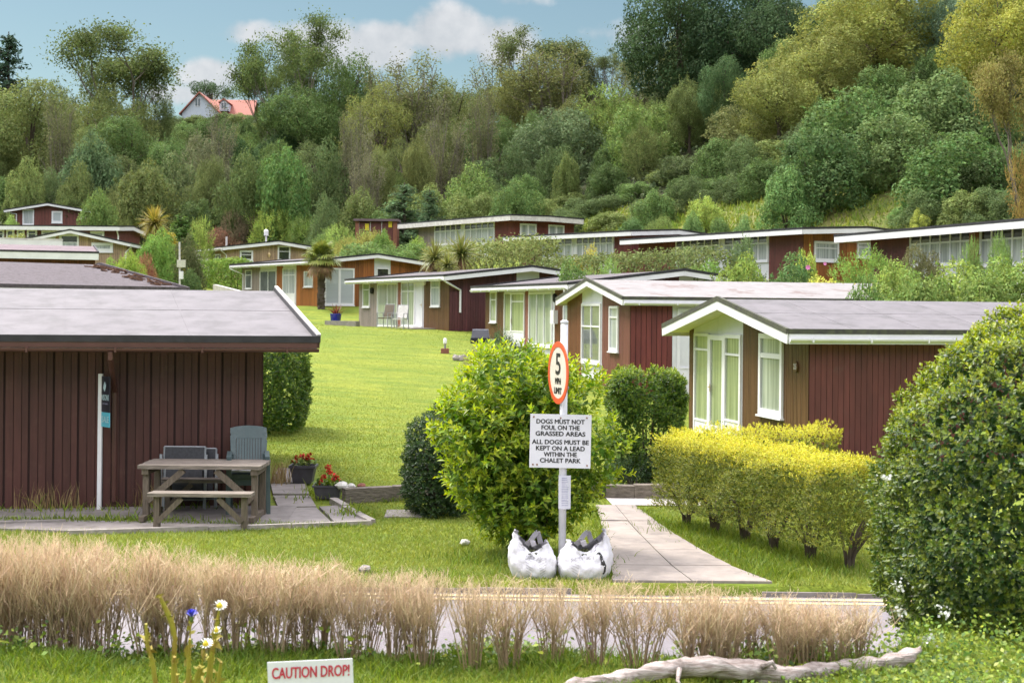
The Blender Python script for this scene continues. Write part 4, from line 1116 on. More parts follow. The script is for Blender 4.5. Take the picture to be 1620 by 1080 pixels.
# ------------------------------------------------------------------ the wooded hillside
DG, MG, OL, YO, LG, GG, BR, BD, BG = (.028, .046, .020), (.054, .082, .024), (.082, .092, .030), (.130, .128, .028), (.092, .128, .034), (.072, .094, .052), (.084, .084, .038), (.022, .040, .030), (.085, .120, .095)
WOOD = 'trees and bushes of the wooded hillside'
FEAT = [
 ('conifer0', 14, 46, 190, 120, BD, 'conifer_tree', 'dark blue green conifer standing up at the edge of the sky beside the willowy trees'),
 ('broad0', 48, 112, 140, 190, OL, 'broadleaf_tree', 'big olive willowy tree below the dark conifer, above the topmost chalets'),
 ('open0', 200, 38, 165, 215, (.062, .076, .026), 'broadleaf_tree', 'tall open crowned tree with bare limbs showing against blue sky, beside the red roofed house'),
 ('fine0', 165, 120, 158, 190, OL, 'broadleaf_tree', 'full olive crown wrapped round the foot of the tall open tree'),
 ('broad1', 205, 170, 150, 150, MG, 'broadleaf_tree', 'green round tree below the tall open crowned tree'),
 ('bush0', 148, 212, 126, 118, (.060, .088, .045), 'broadleaf_tree', 'domed grey green tree behind the maroon gabled chalet'),
 ('open1', 470, 30, 165, 150, (.062, .080, .026), 'broadleaf_tree', 'tallest slender tree with airy crown touching the white cloud'),
 ('fine1', 545, 78, 166, 150, MG, 'broadleaf_tree', 'leafy shoulder tree leaning on the tallest slender tree'),
 ('open0', 424, 86, 172, 110, (.062, .080, .026), 'broadleaf_tree', 'lower airy tree between the red roofed house and the tallest slender tree'),
 ('broad2', 480, 120, 160, 150, MG, 'broadleaf_tree', 'rounded green tree at the foot of the tallest slender tree'),
 ('umbrella0', 335, 121, 268, 92, (.035, .055, .03), 'pine_tree', 'flat topped pine rising behind the red roofed house'),
 ('fine0', 600, 118, 152, 140, (.105, .108, .030), 'broadleaf_tree', 'yellowish olive tree in the middle of the skyline'),
 ('spindly0', 660, 84, 156, 130, BR, 'bare_stemmed_tree', 'brownish thin stemmed tree with bare tops on the skyline'),
 ('spindly1', 610, 100, 160, 110, BR, 'bare_stemmed_tree', 'lower brownish thin stemmed tree beside the yellowish olive one'),
 ('fine1', 720, 110, 158, 120, OL, 'broadleaf_tree', 'olive tree under the white cloud between two thin stemmed trees'),
 ('wispy0', 862, 34, 160, 165, (.060, .070, .030), 'broadleaf_tree', 'dark airy topped tree, tallest near the middle of the skyline'),
 ('spindly0', 800, 52, 162, 110, BR, 'bare_stemmed_tree', 'thin bare stemmed tree leaning out of the tall airy topped tree'),
 ('fine0', 850, 76, 156, 160, (.088, .088, .030), 'broadleaf_tree', 'olive brown upright crown filling the foot of the airy topped tree'),
 ('spindly1', 880, 70, 152, 150, (.085, .085, .032), 'bare_stemmed_tree', 'upright olive stems before the airy topped tree'),
 ('wispy0', 975, 74, 158, 80, (.060, .070, .030), 'broadleaf_tree', 'small airy tree against the sky beside the great dark tree'),
 ('spindly1', 935, 92, 160, 70, (.07, .07, .03), 'bare_stemmed_tree', 'sparse thin tree in the dip of the skyline'),
 ('broad0', 1075, -60, 128, 215, DG, 'broadleaf_tree', 'great dark green tree at the end of the open sky'),
 ('broad1', 1170, -70, 124, 200, (.024, .044, .022), 'broadleaf_tree', 'second great dark tree beyond the end of the sky'),
 ('broad2', 1240, -30, 120, 180, (.028, .048, .022), 'broadleaf_tree', 'dark green tree beside the big golden olive tree'),
 ('broad0', 1385, -45, 108, 250, YO, 'broadleaf_tree', 'big golden olive tree high on the steep slope'),
 ('broad1', 1290, 30, 104, 200, (.118, .118, .030), 'broadleaf_tree', 'golden olive tree with brown hollows below the dark trees'),
 ('broad2', 1235, 92, 100, 160, (.118, .120, .030), 'broadleaf_tree', 'smaller golden olive tree lower on the steep slope'),
 ('broad2', 1490, -30, 106, 130, BG, 'broadleaf_tree', 'pale blue grey tree between two golden ones'),
 ('broad1', 1580, -40, 92, 200, (.155, .145, .020), 'broadleaf_tree', 'bright yellow leaved tree at the top of the slope'),
 ('finebush0', 890, 172, 128, 190, GG, 'large_bush', 'huge grey green bush with a dark hollow beneath it, above the highest crimson chalet'),
 ('finebush1', 1020, 166, 118, 150, LG, 'large_bush', 'tall bright green bush beside the huge grey green one'),
 ('feather0', 985, 138, 132, 170, (.10, .13, .035), 'large_bush', 'soft light green shrub mass under the great dark tree'),
 ('feather1', 1085, 150, 120, 150, (.092, .122, .038), 'large_bush', 'soft light green shrub mass below the dark trees'),
 ('finebush0', 1170, 170, 104, 150, (.10, .10, .042), 'large_bush', 'brownish olive bush topped with yellow shoots on the slope'),
 ('finebush1', 1100, 240, 104, 130, (.060, .075, .035), 'large_bush', 'dark olive bush low on the slope behind the long eaved chalet'),
 ('bush1', 1365, 140, 84, 210, (.062, .098, .030), 'large_bush', 'large fresh green bush in the middle of the steep slope'),
 ('bush2', 1305, 205, 79, 180, (.046, .076, .026), 'large_bush', 'deep green bush below the large fresh green one'),
 ('bush0', 1490, 112, 84, 190, (.078, .108, .040), 'large_bush', 'pale green bush above the grassy bank under the yellow tree'),
 ('bush1', 1525, 212, 73, 210, (.056, .094, .028), 'large_bush', 'broad green bush with a dark underside, just above the orange ended chalet'),
 ('bush2', 1425, 182, 80, 170, (.074, .102, .036), 'large_bush', 'mid green bush beside the pale green one on the bank'),
 ('bush0', 1248, 264, 77, 100, (.085, .140, .045), 'large_bush', 'small pale green tree like bush at the foot of the steep slope'),
 ('open1', 1618, 92, 62, 150, (.125, .102, .030), 'large_bush', 'orange brown leaved shrub at the edge, behind the long terrace chalet'),
 ('feather1', 1640, 215, 60, 90, (.18, .12, .035), 'large_bush', 'lower rusty leaved shrub at the edge, over the roof of the long terrace chalet'),
 ('bush1', 742, 258, 112, 95, LG, 'large_bush', 'light green creeper covered mound between dark hollows'),
 ('conifer0', 640, 286, 104, 115, (.055, .085, .045), 'conifer_tree', 'low grey green conifer behind the brick cabinet'),
 ('conifer0', 680, 296, 103, 70, (.05, .08, .042), 'conifer_tree', 'second low conifer beside the crimson chalet'),
 ('bush0', 230, 256, 116, 115, OL, 'large_bush', 'olive bush behind the yellow spiky palm'),
 ('bush1', 275, 240, 122, 110, (.075, .090, .040), 'large_bush', 'muted green bush on the slope under the red roofed house'),
 ('finebush0', 385, 240, 116, 120, (.065, .085, .030), 'large_bush', 'rounded olive bush in the centre of the lower slope'),
 ('bush2', 450, 236, 114, 110, (.060, .105, .028), 'large_bush', 'leafy green bush beside the rounded olive one'),
 ('finebush1', 520, 225, 118, 120, (.055, .075, .030), 'large_bush', 'dark olive bush on the lower slope above the brick cabinet'),
 ('finebush0', 322, 215, 128, 110, (.090, .088, .055), 'large_bush', 'dull brownish green bush below the red roofed house'),
 ('bush0', 156, 300, 112, 70, LG, 'large_bush', 'bright green bush at the corner of the maroon gabled chalet'),
 ('feather1', 430, 322, 113, 110, (.13, .165, .03), 'large_bush', 'wild yellow green shrub above the tan chalet'),
 ('feather0', 375, 335, 113, 80, (.085, .062, .045), 'large_bush', 'plum coloured shrub above the tan chalet'),
 ('spindly0', 578, 205, 114, 60, (.10, .09, .06), 'bare_stemmed_tree', 'bare pale stems leaning out of the lower slope'),
 ('finebush1', 800, 230, 122, 120, (.05, .07, .03), 'large_bush', 'dark bush left of the huge grey green one, over a shady hollow'),
]
FEAT = [list(f) for f in FEAT] + [
 ['spindly1', 562, 168, 118, 64, (.075, .07, .045), 'bare_stemmed_tree', 'pale bare stems rising from the middle of the wooded slope above the brick cabinet'],
 ['spindly0', 700, 150, 126, 80, (.085, .08, .045), 'bare_stemmed_tree', 'many stemmed thin tree in front of the canopy, over the creeper covered mound'],
 ['spindly1', 768, 140, 130, 70, (.08, .078, .04), 'bare_stemmed_tree', 'thin grey stemmed tree beside the dark bush with the shady hollow'],
 ['spindly0', 345, 160, 140, 60, (.08, .075, .045), 'bare_stemmed_tree', 'thin bare stemmed tree straight below the red roofed house'],
 ['spindly1', 95, 150, 130, 70, (.08, .078, .04), 'bare_stemmed_tree', 'thin stemmed tree before the big olive willowy tree'],
 ['fine1', 130, 92, 168, 130, (.070, .080, .028), 'broadleaf_tree', 'fuller leafy tree filling in beside the bare limbs of the tall open tree'],
 ['fine0', 243, 108, 172, 80, (.064, .078, .028), 'broadleaf_tree', 'leafy tree between the tall open tree and the pale house'],
 ['fine0', 520, 58, 170, 120, (.060, .078, .026), 'broadleaf_tree', 'leafy crown merging with the slender tree under the white cloud'],
 ['fine1', 446, 98, 168, 95, (.062, .080, .026), 'broadleaf_tree', 'leafy crown next to the red tiled roof on the hill top'],
 ['fine1', 905, 62, 158, 90, (.072, .080, .030), 'broadleaf_tree', 'dense leafy tree close beside the tall airy topped tree'],
]
for f in FEAT: f[7] = f[7].replace(' left of ', ' beside ')
for k_, px, yt, d, w, colr, nm, lb in FEAT:
    plant_px(k_, px, yt, d, w, colr, nm, lb, 'tree' if nm.endswith('tree') else 'bush', WOOD, dip=.3)

def skyline(px):
    return np.interp(px, [0, 60, 130, 200, 280, 330, 400, 440, 560, 640, 780, 900, 960, 1005, 1040, 1620], [150, 140, 175, 160, 188, 192, 188, 150, 135, 125, 128, 130, 150, 120, -80, -120])
rf = random.Random(77)
FILL = [('broad', MG, 'mid green leafy tree crowded among its neighbours on the wooded hillside'), ('broad', OL, 'olive green leafy tree crowded among its neighbours on the wooded hillside'), ('fine', (.068, .078, .030), 'dull green fine leaved tree packed into the wooded hillside'),
        ('finebush', (.060, .080, .034), 'muted green bush packed into the lower wooded slope'), ('bush', (.056, .085, .026), 'green bush packed into the lower wooded slope'), ('bush', (.085, .10, .032), 'light olive bush packed into the lower wooded slope'), ('broad', (.034, .058, .024), 'dark green leafy tree crowded among its neighbours on the wooded hillside'), ('feather', (.080, .094, .034), 'soft wispy green bush packed into the lower wooded slope'), ('wispy', (.062, .070, .028), 'loose open crowned tree crowded among its neighbours on the wooded hillside')]
occupied = [(P(f[1], f[2], f[3]).x, f[3]) for f in FEAT]
nf = 0
for d, w0, w1, step in ((113, 50, 90, 62), (122, 60, 105, 68), (134, 65, 110, 70), (148, 70, 110, 72), (164, 70, 100, 74), (186, 60, 90, 76), (215, 55, 85, 80)):
    px = -20 + rf.uniform(0, 30)
    while px < (1330 if d < 170 else 1010):
        dd = d + rf.uniform(-4, 4)
        x = (px - CX) * dd / F; z = gz(x, dd)
        if d < 125: k = rf.choice((3, 3, 4, 4, 5, 1, 7, 7))
        elif d < 140: k = rf.choice((0, 1, 2, 3, 5, 6, 7, 8))
        else: k = rf.choice((0, 1, 2, 2, 6, 8))
        kd, colr, lb = FILL[k]
        h = rf.uniform(3.2, 5.5) if k in (3, 4, 5, 7) else rf.uniform(6, 9.5)
        ok = not any(abs(x - ox) < 2.2 and abs(dd - od) < 4 for ox, od in occupied)
        if d < 120 and px < 250: ok = ok and px > 140
        ymin = skyline(px) + rf.uniform(0, 14)
        hmax = CAMZ + (HY - ymin) * dd / F - z
        if 255 < px < 445 and dd < 255: hmax = min(hmax, CAMZ + (HY - 193) * dd / F - z)
        h = min(h, hmax)
        if ok and h > 2.2:
            v = rf.uniform(.82, 1.2); cc = tuple(min(1, q * v * rf.uniform(.93, 1.07)) for q in colr)
            nm = 'bush' if k in (3, 4, 5, 7) else 'broadleaf_tree'
            ki = kd + str(rf.randrange({'broad': 3, 'fine': 2, 'bush': 3, 'finebush': 2, 'feather': 2, 'wispy': 1}[kd]))
            plant(ki, x, dd, z - .3, h, rf.uniform(w0, w1) * dd / F * (1.0 if h > 4 else .9), cc, nm, lb, 'bush' if nm == 'bush' else 'tree', 'crowded ' + ('bushes' if nm == 'bush' else 'trees') + ' filling the wooded hillside')
            nf += 1
        px += step * rf.uniform(.8, 1.2)
# low bushes closing the foot of the slope and the dip below the house
for (px0, px1, d, yt, step, wd) in ((870, 1190, 106, 300, 52, 80), (900, 1130, 97, 322, 60, 70), (1470, 1660, 70, 292, 48, 100), (1540, 1660, 74, 235, 48, 130), (1150, 1240, 88, 258, 50, 95), (1040, 1160, 92, 285, 50, 90), (1240, 1420, 94, 235, 60, 120), (285, 405, 222, 180, 24, 46), (290, 400, 205, 188, 26, 50), (0, 130, 120, 262, 40, 75), (520, 860, 108, 300, 50, 80), (780, 960, 114, 318, 45, 70)):
    px = px0
    while px < px1:
        dd = d + rf.uniform(-2.5, 2.5); p = P(px, yt + rf.uniform(-14, 22) * (1 if d < 200 else .25), dd); z = gz(p.x, dd) - .3
        k = rf.choice((3, 4, 5)); kd, colr, lb = FILL[k]; v = rf.uniform(.85, 1.3)
        plant(kd + str(rf.randrange({'bush': 3, 'finebush': 2}[kd])), p.x, dd, z, max(1.4, p.z - z), wd * rf.uniform(.85, 1.25) * dd / F, tuple(q * v for q in colr), 'bush', lb, 'bush', 'crowded bushes filling the wooded hillside'); nf += 1
        px += step * rf.uniform(.8, 1.2)
# steep slope on the right
for d, step in ((84, 80), (92, 85), (100, 85), (112, 90), (126, 90)):
    px = 1130 + rf.uniform(0, 50) + (60 if d < 90 else 0)
    while px < 1700:
        dd = d + rf.uniform(-3, 3); x = (px - CX) * dd / F; z = gz(x, dd)
        ok = not any(abs(x - ox) < 1.6 and abs(dd - od) < 3 for ox, od in occupied)
        if d < 90 and px < 1420: ok = False
        k = rf.choice((3, 4, 5)) if d < 105 else rf.choice((0, 1, 6))
        kd, colr, lb = FILL[k]; v = rf.uniform(.85, 1.25)
        h = rf.uniform(2.6, 4.2) if d < 105 else rf.uniform(6, 9)
        if ok:
            nm = 'bush' if k in (3, 4, 5) else 'broadleaf_tree'
            ki = kd + str(rf.randrange({'broad': 3, 'fine': 2, 'bush': 3, 'finebush': 2}[kd]))
            plant(ki, x, dd, z - .3, h, rf.uniform(75, 120) * dd / F, tuple(q * v for q in colr), nm, lb, 'bush' if nm == 'bush' else 'tree', 'crowded ' + ('bushes' if nm == 'bush' else 'trees') + ' filling the wooded hillside'); nf += 1
        px += step * rf.uniform(.85, 1.2)
print('fill', nf)

# undergrowth on the hill floor, rough grass on the banks (nobody could count either)
rng = np.random.default_rng(5)
def scatter(n, xr, yr, f):
    x = rng.uniform(*xr, n); y = rng.uniform(*yr, n); z = ground_z(x, y); k = f(x, y, z)
    return x[k], y[k], z[k]
x, y, z = scatter(110000, (-75, 62), (84, 200), lambda x, y, z: (zones(x, y, z)[1] > .4) & (rng.random(len(x)) < np.clip(1.25 - y / 220, .2, 1)) & (np.abs(x) < y * .40 + 3))
p = np.stack([x, y, z + rng.uniform(0, .9, len(x)) ** 2], 1)
V, Fa = cards(p, np.tile([0, -.3, 1.0], (len(p), 1)), .34, rng, jit=.7)
tag(link('undergrowth', np_mesh('undergrowth', V, Fa, M['leaves_tree']), color=(.06, .085, .03)), 'low dark green undergrowth covering the floor of the wooded hillside', 'undergrowth', kind='stuff')
def bank(x, y, z):
    l, w = zones(x, y, z)
    return (l < .35) & (w < .75) & (np.abs(x) < y * .42 + 3)
x, y, z = scatter(190000, (-60, 50), (38, 118), bank)
n = len(x); hgt = rng.uniform(.10, .36, n) * (1 + .6 * (rng.random(n) < .1))
a = rng.uniform(0, 6.28, n); w = .03 + .0006 * y; lean = rng.normal(0, .3, (n, 2)) * hgt[:, None]
base = np.stack([x, y, z - .03], 1); sx = np.stack([np.cos(a) * w, np.sin(a) * w, np.zeros(n)], 1)
V = np.stack([base - sx, base + sx, base + np.stack([lean[:, 0], lean[:, 1], hgt], 1)], 1).reshape(-1, 3)
tint = np.repeat(np.clip(.42 + .18 * np.sin(x * .23 + 1.3 * np.sin(y * .11)) * np.cos(y * .17 + x * .05) + rng.normal(0, .16, n), 0, 1), 3)
leaf_mat('rough_grass', (.12, .19, .03), (.32, .35, .075), .3, .3, .6, .2)
tag(link('rough_grass', np_mesh('rough_grass', V, np.arange(n * 3).reshape(-1, 3), M['rough_grass'], tint=tint)), 'rough unmown grass on the banks behind the terrace chalets', 'grass', kind='stuff')

# ------------------------------------------------------------------ shrubs and hedges of the chalet gardens
GARD = 'garden shrubs between the chalets'
SH = [
 # px, ytop, D, wpx, kind, colour, label
 (205, 398, 74, 60, 'bush0', (.16, .20, .025), 'yellow green low bush at the corner of the tan glazed gable chalet'),
 (178, 408, 72, 46, 'bush1', (.12, .17, .03), 'small green bush with yellow side, against the tan boards'),
 (243, 373, 80, 44, 'bush2', (.095, .155, .025), 'egg shaped bright green clipped bush on the upper lawn'),
 (258, 362, 86, 56, 'bush0', (.105, .16, .03), 'taller bright green bush behind the egg shaped one'),
 (268, 366, 90, 16, 'cypress0', (.26, .20, .012), 'slim golden yellow shrub beside the bright green bushes'),
 (287, 340, 95, 30, 'cypress0', (.055, .095, .02), 'narrow dark green cypress behind the meter post'),
 (312, 344, 97, 40, 'feather0', (.15, .18, .04), 'wispy yellow green shrub beside the narrow cypress'),
 (292, 372, 84, 70, 'finebush1', (.060, .062, .030), 'dark brownish bush behind the meter post'),
 (302, 425, 80, 40, 'bush1', (.055, .085, .03), 'low green bush at the foot of the meter post'),
 (222, 390, 86, 40, 'feather1', (.15, .18, .04), 'loose yellow green shrub beyond the tan glazed gable chalet'),
 (232, 402, 78, 30, 'feather0', (.18, .07, .05), 'small rusty red shrub by the egg shaped bush'),
 (195, 388, 92, 50, 'feather0', (.13, .16, .03), 'yellow flecked shrub under the long maroon chalet'),
 (20, 340, 108, 36, 'bush1', (.14, .19, .05), 'pale green bush before the topmost chalets'),
 (30, 370, 92, 60, 'bush2', (.17, .17, .05), 'low olive yellow bush on the roof line of the glazed gable chalet'),
 (350, 362, 111, 90, 'finebush0', (.12, .055, .04), 'reddish brown shrub mass behind the tan chalet'),
 (330, 368, 112, 50, 'finebush1', (.10, .06, .045), 'dark reddish shrub beside the patterned block screen'),
 (475, 340, 112, 90, 'feather1', (.11, .155, .03), 'loose green shrub above the palm tree'),
 (545, 356, 96, 90, 'feather0', (.15, .19, .05), 'pale green grassy shrub above the orange chalet'),
 (585, 366, 94, 80, 'feather1', (.17, .155, .04), 'orange yellow shrub above the orange chalet'),
 (545, 376, 92, 60, 'feather1', (.19, .17, .05), 'straw yellow shrub above the palm tree'),
 (605, 364, 93, 44, 'bush0', (.09, .14, .03), 'round green bush before the brick cabinet'),
 (520, 362, 98, 60, 'bush1', (.085, .12, .035), 'mid green bush above the orange chalet, beside the palm crown'),
 (580, 384, 88, 120, 'bush2', (.085, .125, .04), 'broad green bush on the bank above the orange chalet'),
 (640, 385, 86, 130, 'finebush0', (.085, .125, .04), 'broad fine leaved bush on the bank below the crimson chalet'),
 (660, 375, 87, 60, 'bush0', (.13, .17, .03), 'yellow green bush under the grey end of the crimson chalet'),
 (925, 390, 64, 72, 'finebush1', (.26, .21, .03), 'bright golden yellow shrub in the clipped hedge of the terrace'),
 (960, 412, 54, 60, 'feather0', (.13, .19, .05), 'pale green wispy shrub before the clipped terrace hedge'),
 (1180, 376, 56, 62, 'finebush0', (.075, .105, .045), 'rounded olive shrub standing against the white windows'),
 (1115, 312, 78, 70, 'bush2', (.17, .20, .035), 'yellow topped leafy shrub behind the terrace roofs'),
 (1095, 335, 76, 46, 'bush0', (.09, .14, .045), 'green leafy shrub below the yellow topped one'),
 (1175, 340, 74, 46, 'bush1', (.09, .14, .05), 'small green shrub on the rough grass bank'),
 (1140, 345, 76, 40, 'bush2', (.08, .12, .04), 'low green shrub behind the bend of the terrace roof'),
 (1380, 300, 80, 60, 'bush0', (.10, .18, .04), 'fresh green shrub high on the rough grass bank'),
 (1350, 312, 78, 50, 'finebush0', (.12, .17, .05), 'low pale shrub on the rough grass bank'),
 (1453, 330, 70, 42, 'finebush1', (.24, .24, .045), 'round straw yellow shrub on the rough grass bank'),
 (1430, 322, 74, 50, 'bush1', (.10, .16, .05), 'leafy green shrub beside the straw yellow one'),
 (1500, 300, 74, 70, 'bush2', (.07, .13, .035), 'dark leaved shrub above the roof of the long terrace chalet'),
 (1045, 342, 80, 50, 'feather1', (.12, .15, .05), 'grassy shrub behind the crimson chalet with window lights'),
 (1000, 345, 84, 60, 'bush0', (.06, .10, .035), 'green shrub at the back of the long eaved chalet'),
 (1175, 404, 46, 120, 'bush0', (.13, .165, .028), 'leafy green bush rising over the white peeling roof'),
 (1115, 414, 48, 100, 'finebush0', (.10, .16, .03), 'yellowish green bush behind the ridge of the white peeling roof'),
 (1250, 402, 46, 130, 'bush1', (.055, .095, .030), 'dark green bush with a single pink flower'),
 (1272, 398, 50, 60, 'bush2', (.20, .23, .035), 'lime yellow leafy shrub before the orange end wall'),
 (1330, 441, 42, 170, 'finebush1', (.27, .25, .03), 'low golden yellow bush above the white peeling roof'),
 (1380, 396, 45, 130, 'feather1', (.115, .17, .032), 'fern green arching shrub before the maroon wall'),
 (1455, 390, 46, 90, 'finebush0', (.10, .09, .045), 'greyish brown topped shrub under the white window row'),
 (1420, 417, 39, 150, 'bush0', (.125, .155, .030), 'large leaved bramble bush with yellow tips, first of the bank above the grey roof'),
 (1500, 414, 38, 170, 'bush1', (.135, .165, .030), 'large leaved bramble bush in the middle of the bank above the grey roof'),
 (1590, 410, 36, 170, 'bush2', (.115, .15, .030), 'large leaved bramble bush at the edge, above the grey roof'),
 (1455, 432, 35.5, 170, 'bush2', (.088, .12, .026), 'dark lower bramble bush just over the ridge of the grey roof'),
 (1560, 430, 35, 190, 'bush0', (.092, .122, .028), 'dark lower bramble bush at the far end of the grey ridge'),
 (1380, 436, 38, 110, 'bush1', (.070, .11, .028), 'small dark bush between the golden bush and the grey roof'),
 (1540, 378, 42, 50, 'feather0', (.12, .17, .05), 'tall leafy shoots before the white windows of the long terrace chalet'),
 (1585, 372, 41, 50, 'feather1', (.12, .17, .05), 'tall leafy shoots by the last white windows of the long terrace chalet'),
 (905, 412, 50, 100, 'bush0', (.075, .115, .03), 'green bush over the ridge of the dark roofed chalet'),
 (800, 524, 38, 70, 'feather1', (.055, .085, .045), 'grey green spiky shrub in the rockery by the glass doors'),
 (772, 540, 39, 54, 'bush0', (.13, .20, .025), 'bright yellow green plant at the front of the rockery'),
 (745, 550, 41, 30, 'feather0', (.20, .18, .10), 'small pale plant growing among the rockery stones'),
 (1090, 392, 58, 46, 'bush1', (.085, .12, .03), 'green bush before the small end window of the crimson chalet'),
]
for (px, yt, d, w, k_, colr, lb) in SH:
    p = P(px, yt, d); w = w if colr in ((.12, .17, .05), (.20, .23, .035)) else max(w, .66 * (p.z - gz(p.x, d)) * F / d)
    plant_px(k_, px, yt, d, w, colr, 'garden_shrub', lb, 'shrub', GARD, dip=.15)

def hedge_box(name, A_, B_, width, z0, z1, n, size, mt, rng, lump=.12, tint=None, round_=.25, parent=None, label=None, cat='hedge', group=None, stems=0, zfun=None):
    """a clipped hedge from A_ to B_, leaves all over its skin, dark twigs inside"""
    A_, B_ = np.array(A_, float), np.array(B_, float); ln = np.linalg.norm(B_ - A_); u = (B_ - A_) / ln; v = np.array([-u[1], u[0]])
    h = z1 - z0
    k = rng.random(n); areas = np.array([ln * width, ln * h, ln * h, width * h, width * h]); c = np.cumsum(areas / areas.sum())
    f = np.searchsorted(c, k); a, b = rng.random(n), rng.random(n)
    t = np.where(f < 3, a, np.where(f == 3, 0.0, 1.0)); s = np.where(f == 0, b - .5, np.where(f == 1, -.5, np.where(f == 2, .5, a - .5))); zz = np.where(f == 0, 1.0, b)
    nrm = np.zeros((n, 3)); nrm[f == 0, 2] = 1
    for q, sg in ((1, -1), (2, 1)): nrm[f == q, :2] = v * sg
    for q, sg in ((3, -1), (4, 1)): nrm[f == q, :2] = u * sg
    # soften the corners
    e = np.abs(s) * 2; zr = zz
    zz = zz - (np.where(f == 0, round_ * e ** 4, 0)) * .5
    s = s * (1 - np.where(f != 0, round_ * np.clip(zr - .6, 0, 1) ** 2 * 1.2, 0))
    pos = A_[None] + u[None] * (t * ln)[:, None] + v[None] * (s * width)[:, None]
    z = z0 + zz * h
    p = np.stack([pos[:, 0], pos[:, 1], z], 1)
    wv = np.sin(p[:, 0] * 6.1 + p[:, 2] * 4) * np.cos(p[:, 1] * 5.3 + p[:, 2] * 3.1) + .6 * np.sin(p[:, 0] * 13 + p[:, 1] * 11 + p[:, 2] * 9)
    p += nrm * (wv * lump * .5)[:, None] + rng.normal(0, size * .5, (n, 3))
    p -= nrm * (rng.random(n) ** 2 * lump * 1.2)[:, None]
    if zfun is not None: p[:, 2] += zfun(p[:, 0], p[:, 1])
    return p, nrm, f, zz
rng = np.random.default_rng(21)
def hedge_cards(name, A_, B_, w, z0, z1, n, size, colr, label, lump=.2, group=None, steps=True):
    p, nrm, f, zz = hedge_box(name, A_, B_, w, z0, z1, n, size, None, rng, lump)
    V, Fa = cards(p, nrm + np.array([0, 0, .3]), size, rng, jit=.7)
    r = empty('hedge', (0, 0, 0), label, 'hedge', group)
    link('foliage', np_mesh('foliage', V, Fa, M['leaves_tree']), r, color=tuple(q * 1.4 for q in colr))
    # stems inside
    mb = MB(); A2, B2 = Vector((*A_, 0)), Vector((*B_, 0)); m = max(2, int((B2 - A2).length / .8))
    for k in range(m):
        q = A2.lerp(B2, (k + .5) / m); zg = gz(q.x, q.y)
        mb.tube([(q.x, q.y, zg - .1), (q.x + .05, q.y, (zg + z1) / 2), (q.x, q.y + .05, z1 - .3)], [.05, .035, .01], 5, raw=True, cap=False)
    mb.build('stem', M['bark'], r)
    return r
def pxy(px, d, py=400): p = P(px, py, d); return (p.x, p.y)
hedge_cards('t', pxy(690, 80), pxy(862, 67), 1.8, 4.0, P(775, 386, 73).z, 9000, .16, (.135, .165, .04), 'long clipped terrace hedge under the highest crimson chalet', .5)
hedge_cards('t', pxy(868, 66), pxy(1140, 53), 1.5, 3.2, P(1000, 404, 60).z, 9000, .13, (.10, .128, .032), 'dark clipped terrace hedge below the row of window lights', .25)
hedge_cards('t', pxy(340, 92), pxy(381, 89), 1.5, gz(*pxy(360, 90)) + .1, P(362, 411, 90).z, 8000, .11, (.12, .20, .02), 'clipped lime green hedge before the tan boarded chalet', .25)
m = MB(); a, b = pxy(340, 88.5), pxy(384, 85.5); m.beam((*a, gz(*a) + .2), (*b, gz(*b) + .2), .25, .7, raw=True); tag(m.build('stone_wall', M['old_white']), 'low patterned block wall under the clipped lime green hedge', 'wall')

# --- shoots-built shrubs near the camera
def near_shrub(name, label, cat, lobes, n, mt, K, slen, ll, lw, up, inner_n, inner_size, base, stems, loc, group=None, reject=.74, spread=(1.25, .45), tip=1.0, root_r=.12, stem_mat='bark', stem_r=.022):
    """lobes in local coordinates"""
    r = empty(name, loc, label, cat, group)
    p, d, _ = lobe_points(lobes, n, rng, .12, reject)
    k = p[:, 2] > base
    V, Fa, T = shoots(p[k], d[k], rng, K, slen, ll, lw, spread, up=up, tip_tint=tip)
    p2, d2, _ = lobe_points([(l[0], l[1], l[2], l[3] * .82) for l in lobes], inner_n, rng, .6, .2)
    p2 = p2[p2[:, 2] > base]
    V2, F2 = cards(p2, rng.normal(0, 1, p2.shape), inner_size, rng)
    F2 = np.concatenate([F2[:, [0, 1, 2]], F2[:, [0, 2, 3]]])
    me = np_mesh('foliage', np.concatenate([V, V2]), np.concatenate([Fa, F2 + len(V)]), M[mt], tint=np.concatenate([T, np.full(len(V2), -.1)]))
    link('foliage', me, r)
    mb = MB(); rn = random.Random(len(lobes))
    for s in range(stems):
        l = lobes[rn.randrange(len(lobes))]; a = rn.uniform(0, 6.28)
        b0 = Vector((math.cos(a) * root_r * rn.random(), math.sin(a) * root_r * rn.random(), -.1)); e = Vector(l[:3])
        m1 = b0.lerp(e, .45) + Vector((rn.gauss(0, .05), rn.gauss(0, .05), .12))
        mb.tube([b0, m1, e], [stem_r, stem_r * .7, stem_r * .25], 6, raw=True, cap=False)
    mb.build('stem', M[stem_mat], r)
    return r
def dome(rx, ry, z0, z1, n, r, seed, box=2.5):
    rn = np.random.default_rng(seed); out = []
    while len(out) < n:
        a, b, c = rn.uniform(-1, 1, 3)
        if (abs(a) ** box + abs(b) ** box + abs(c) ** box) > 1: continue
        out.append((a * (rx - r * .7), b * (ry - r * .7), (z0 + z1) / 2 + c * ((z1 - z0) / 2 - r * .7), r * rn.uniform(.75, 1.2)))
    return out
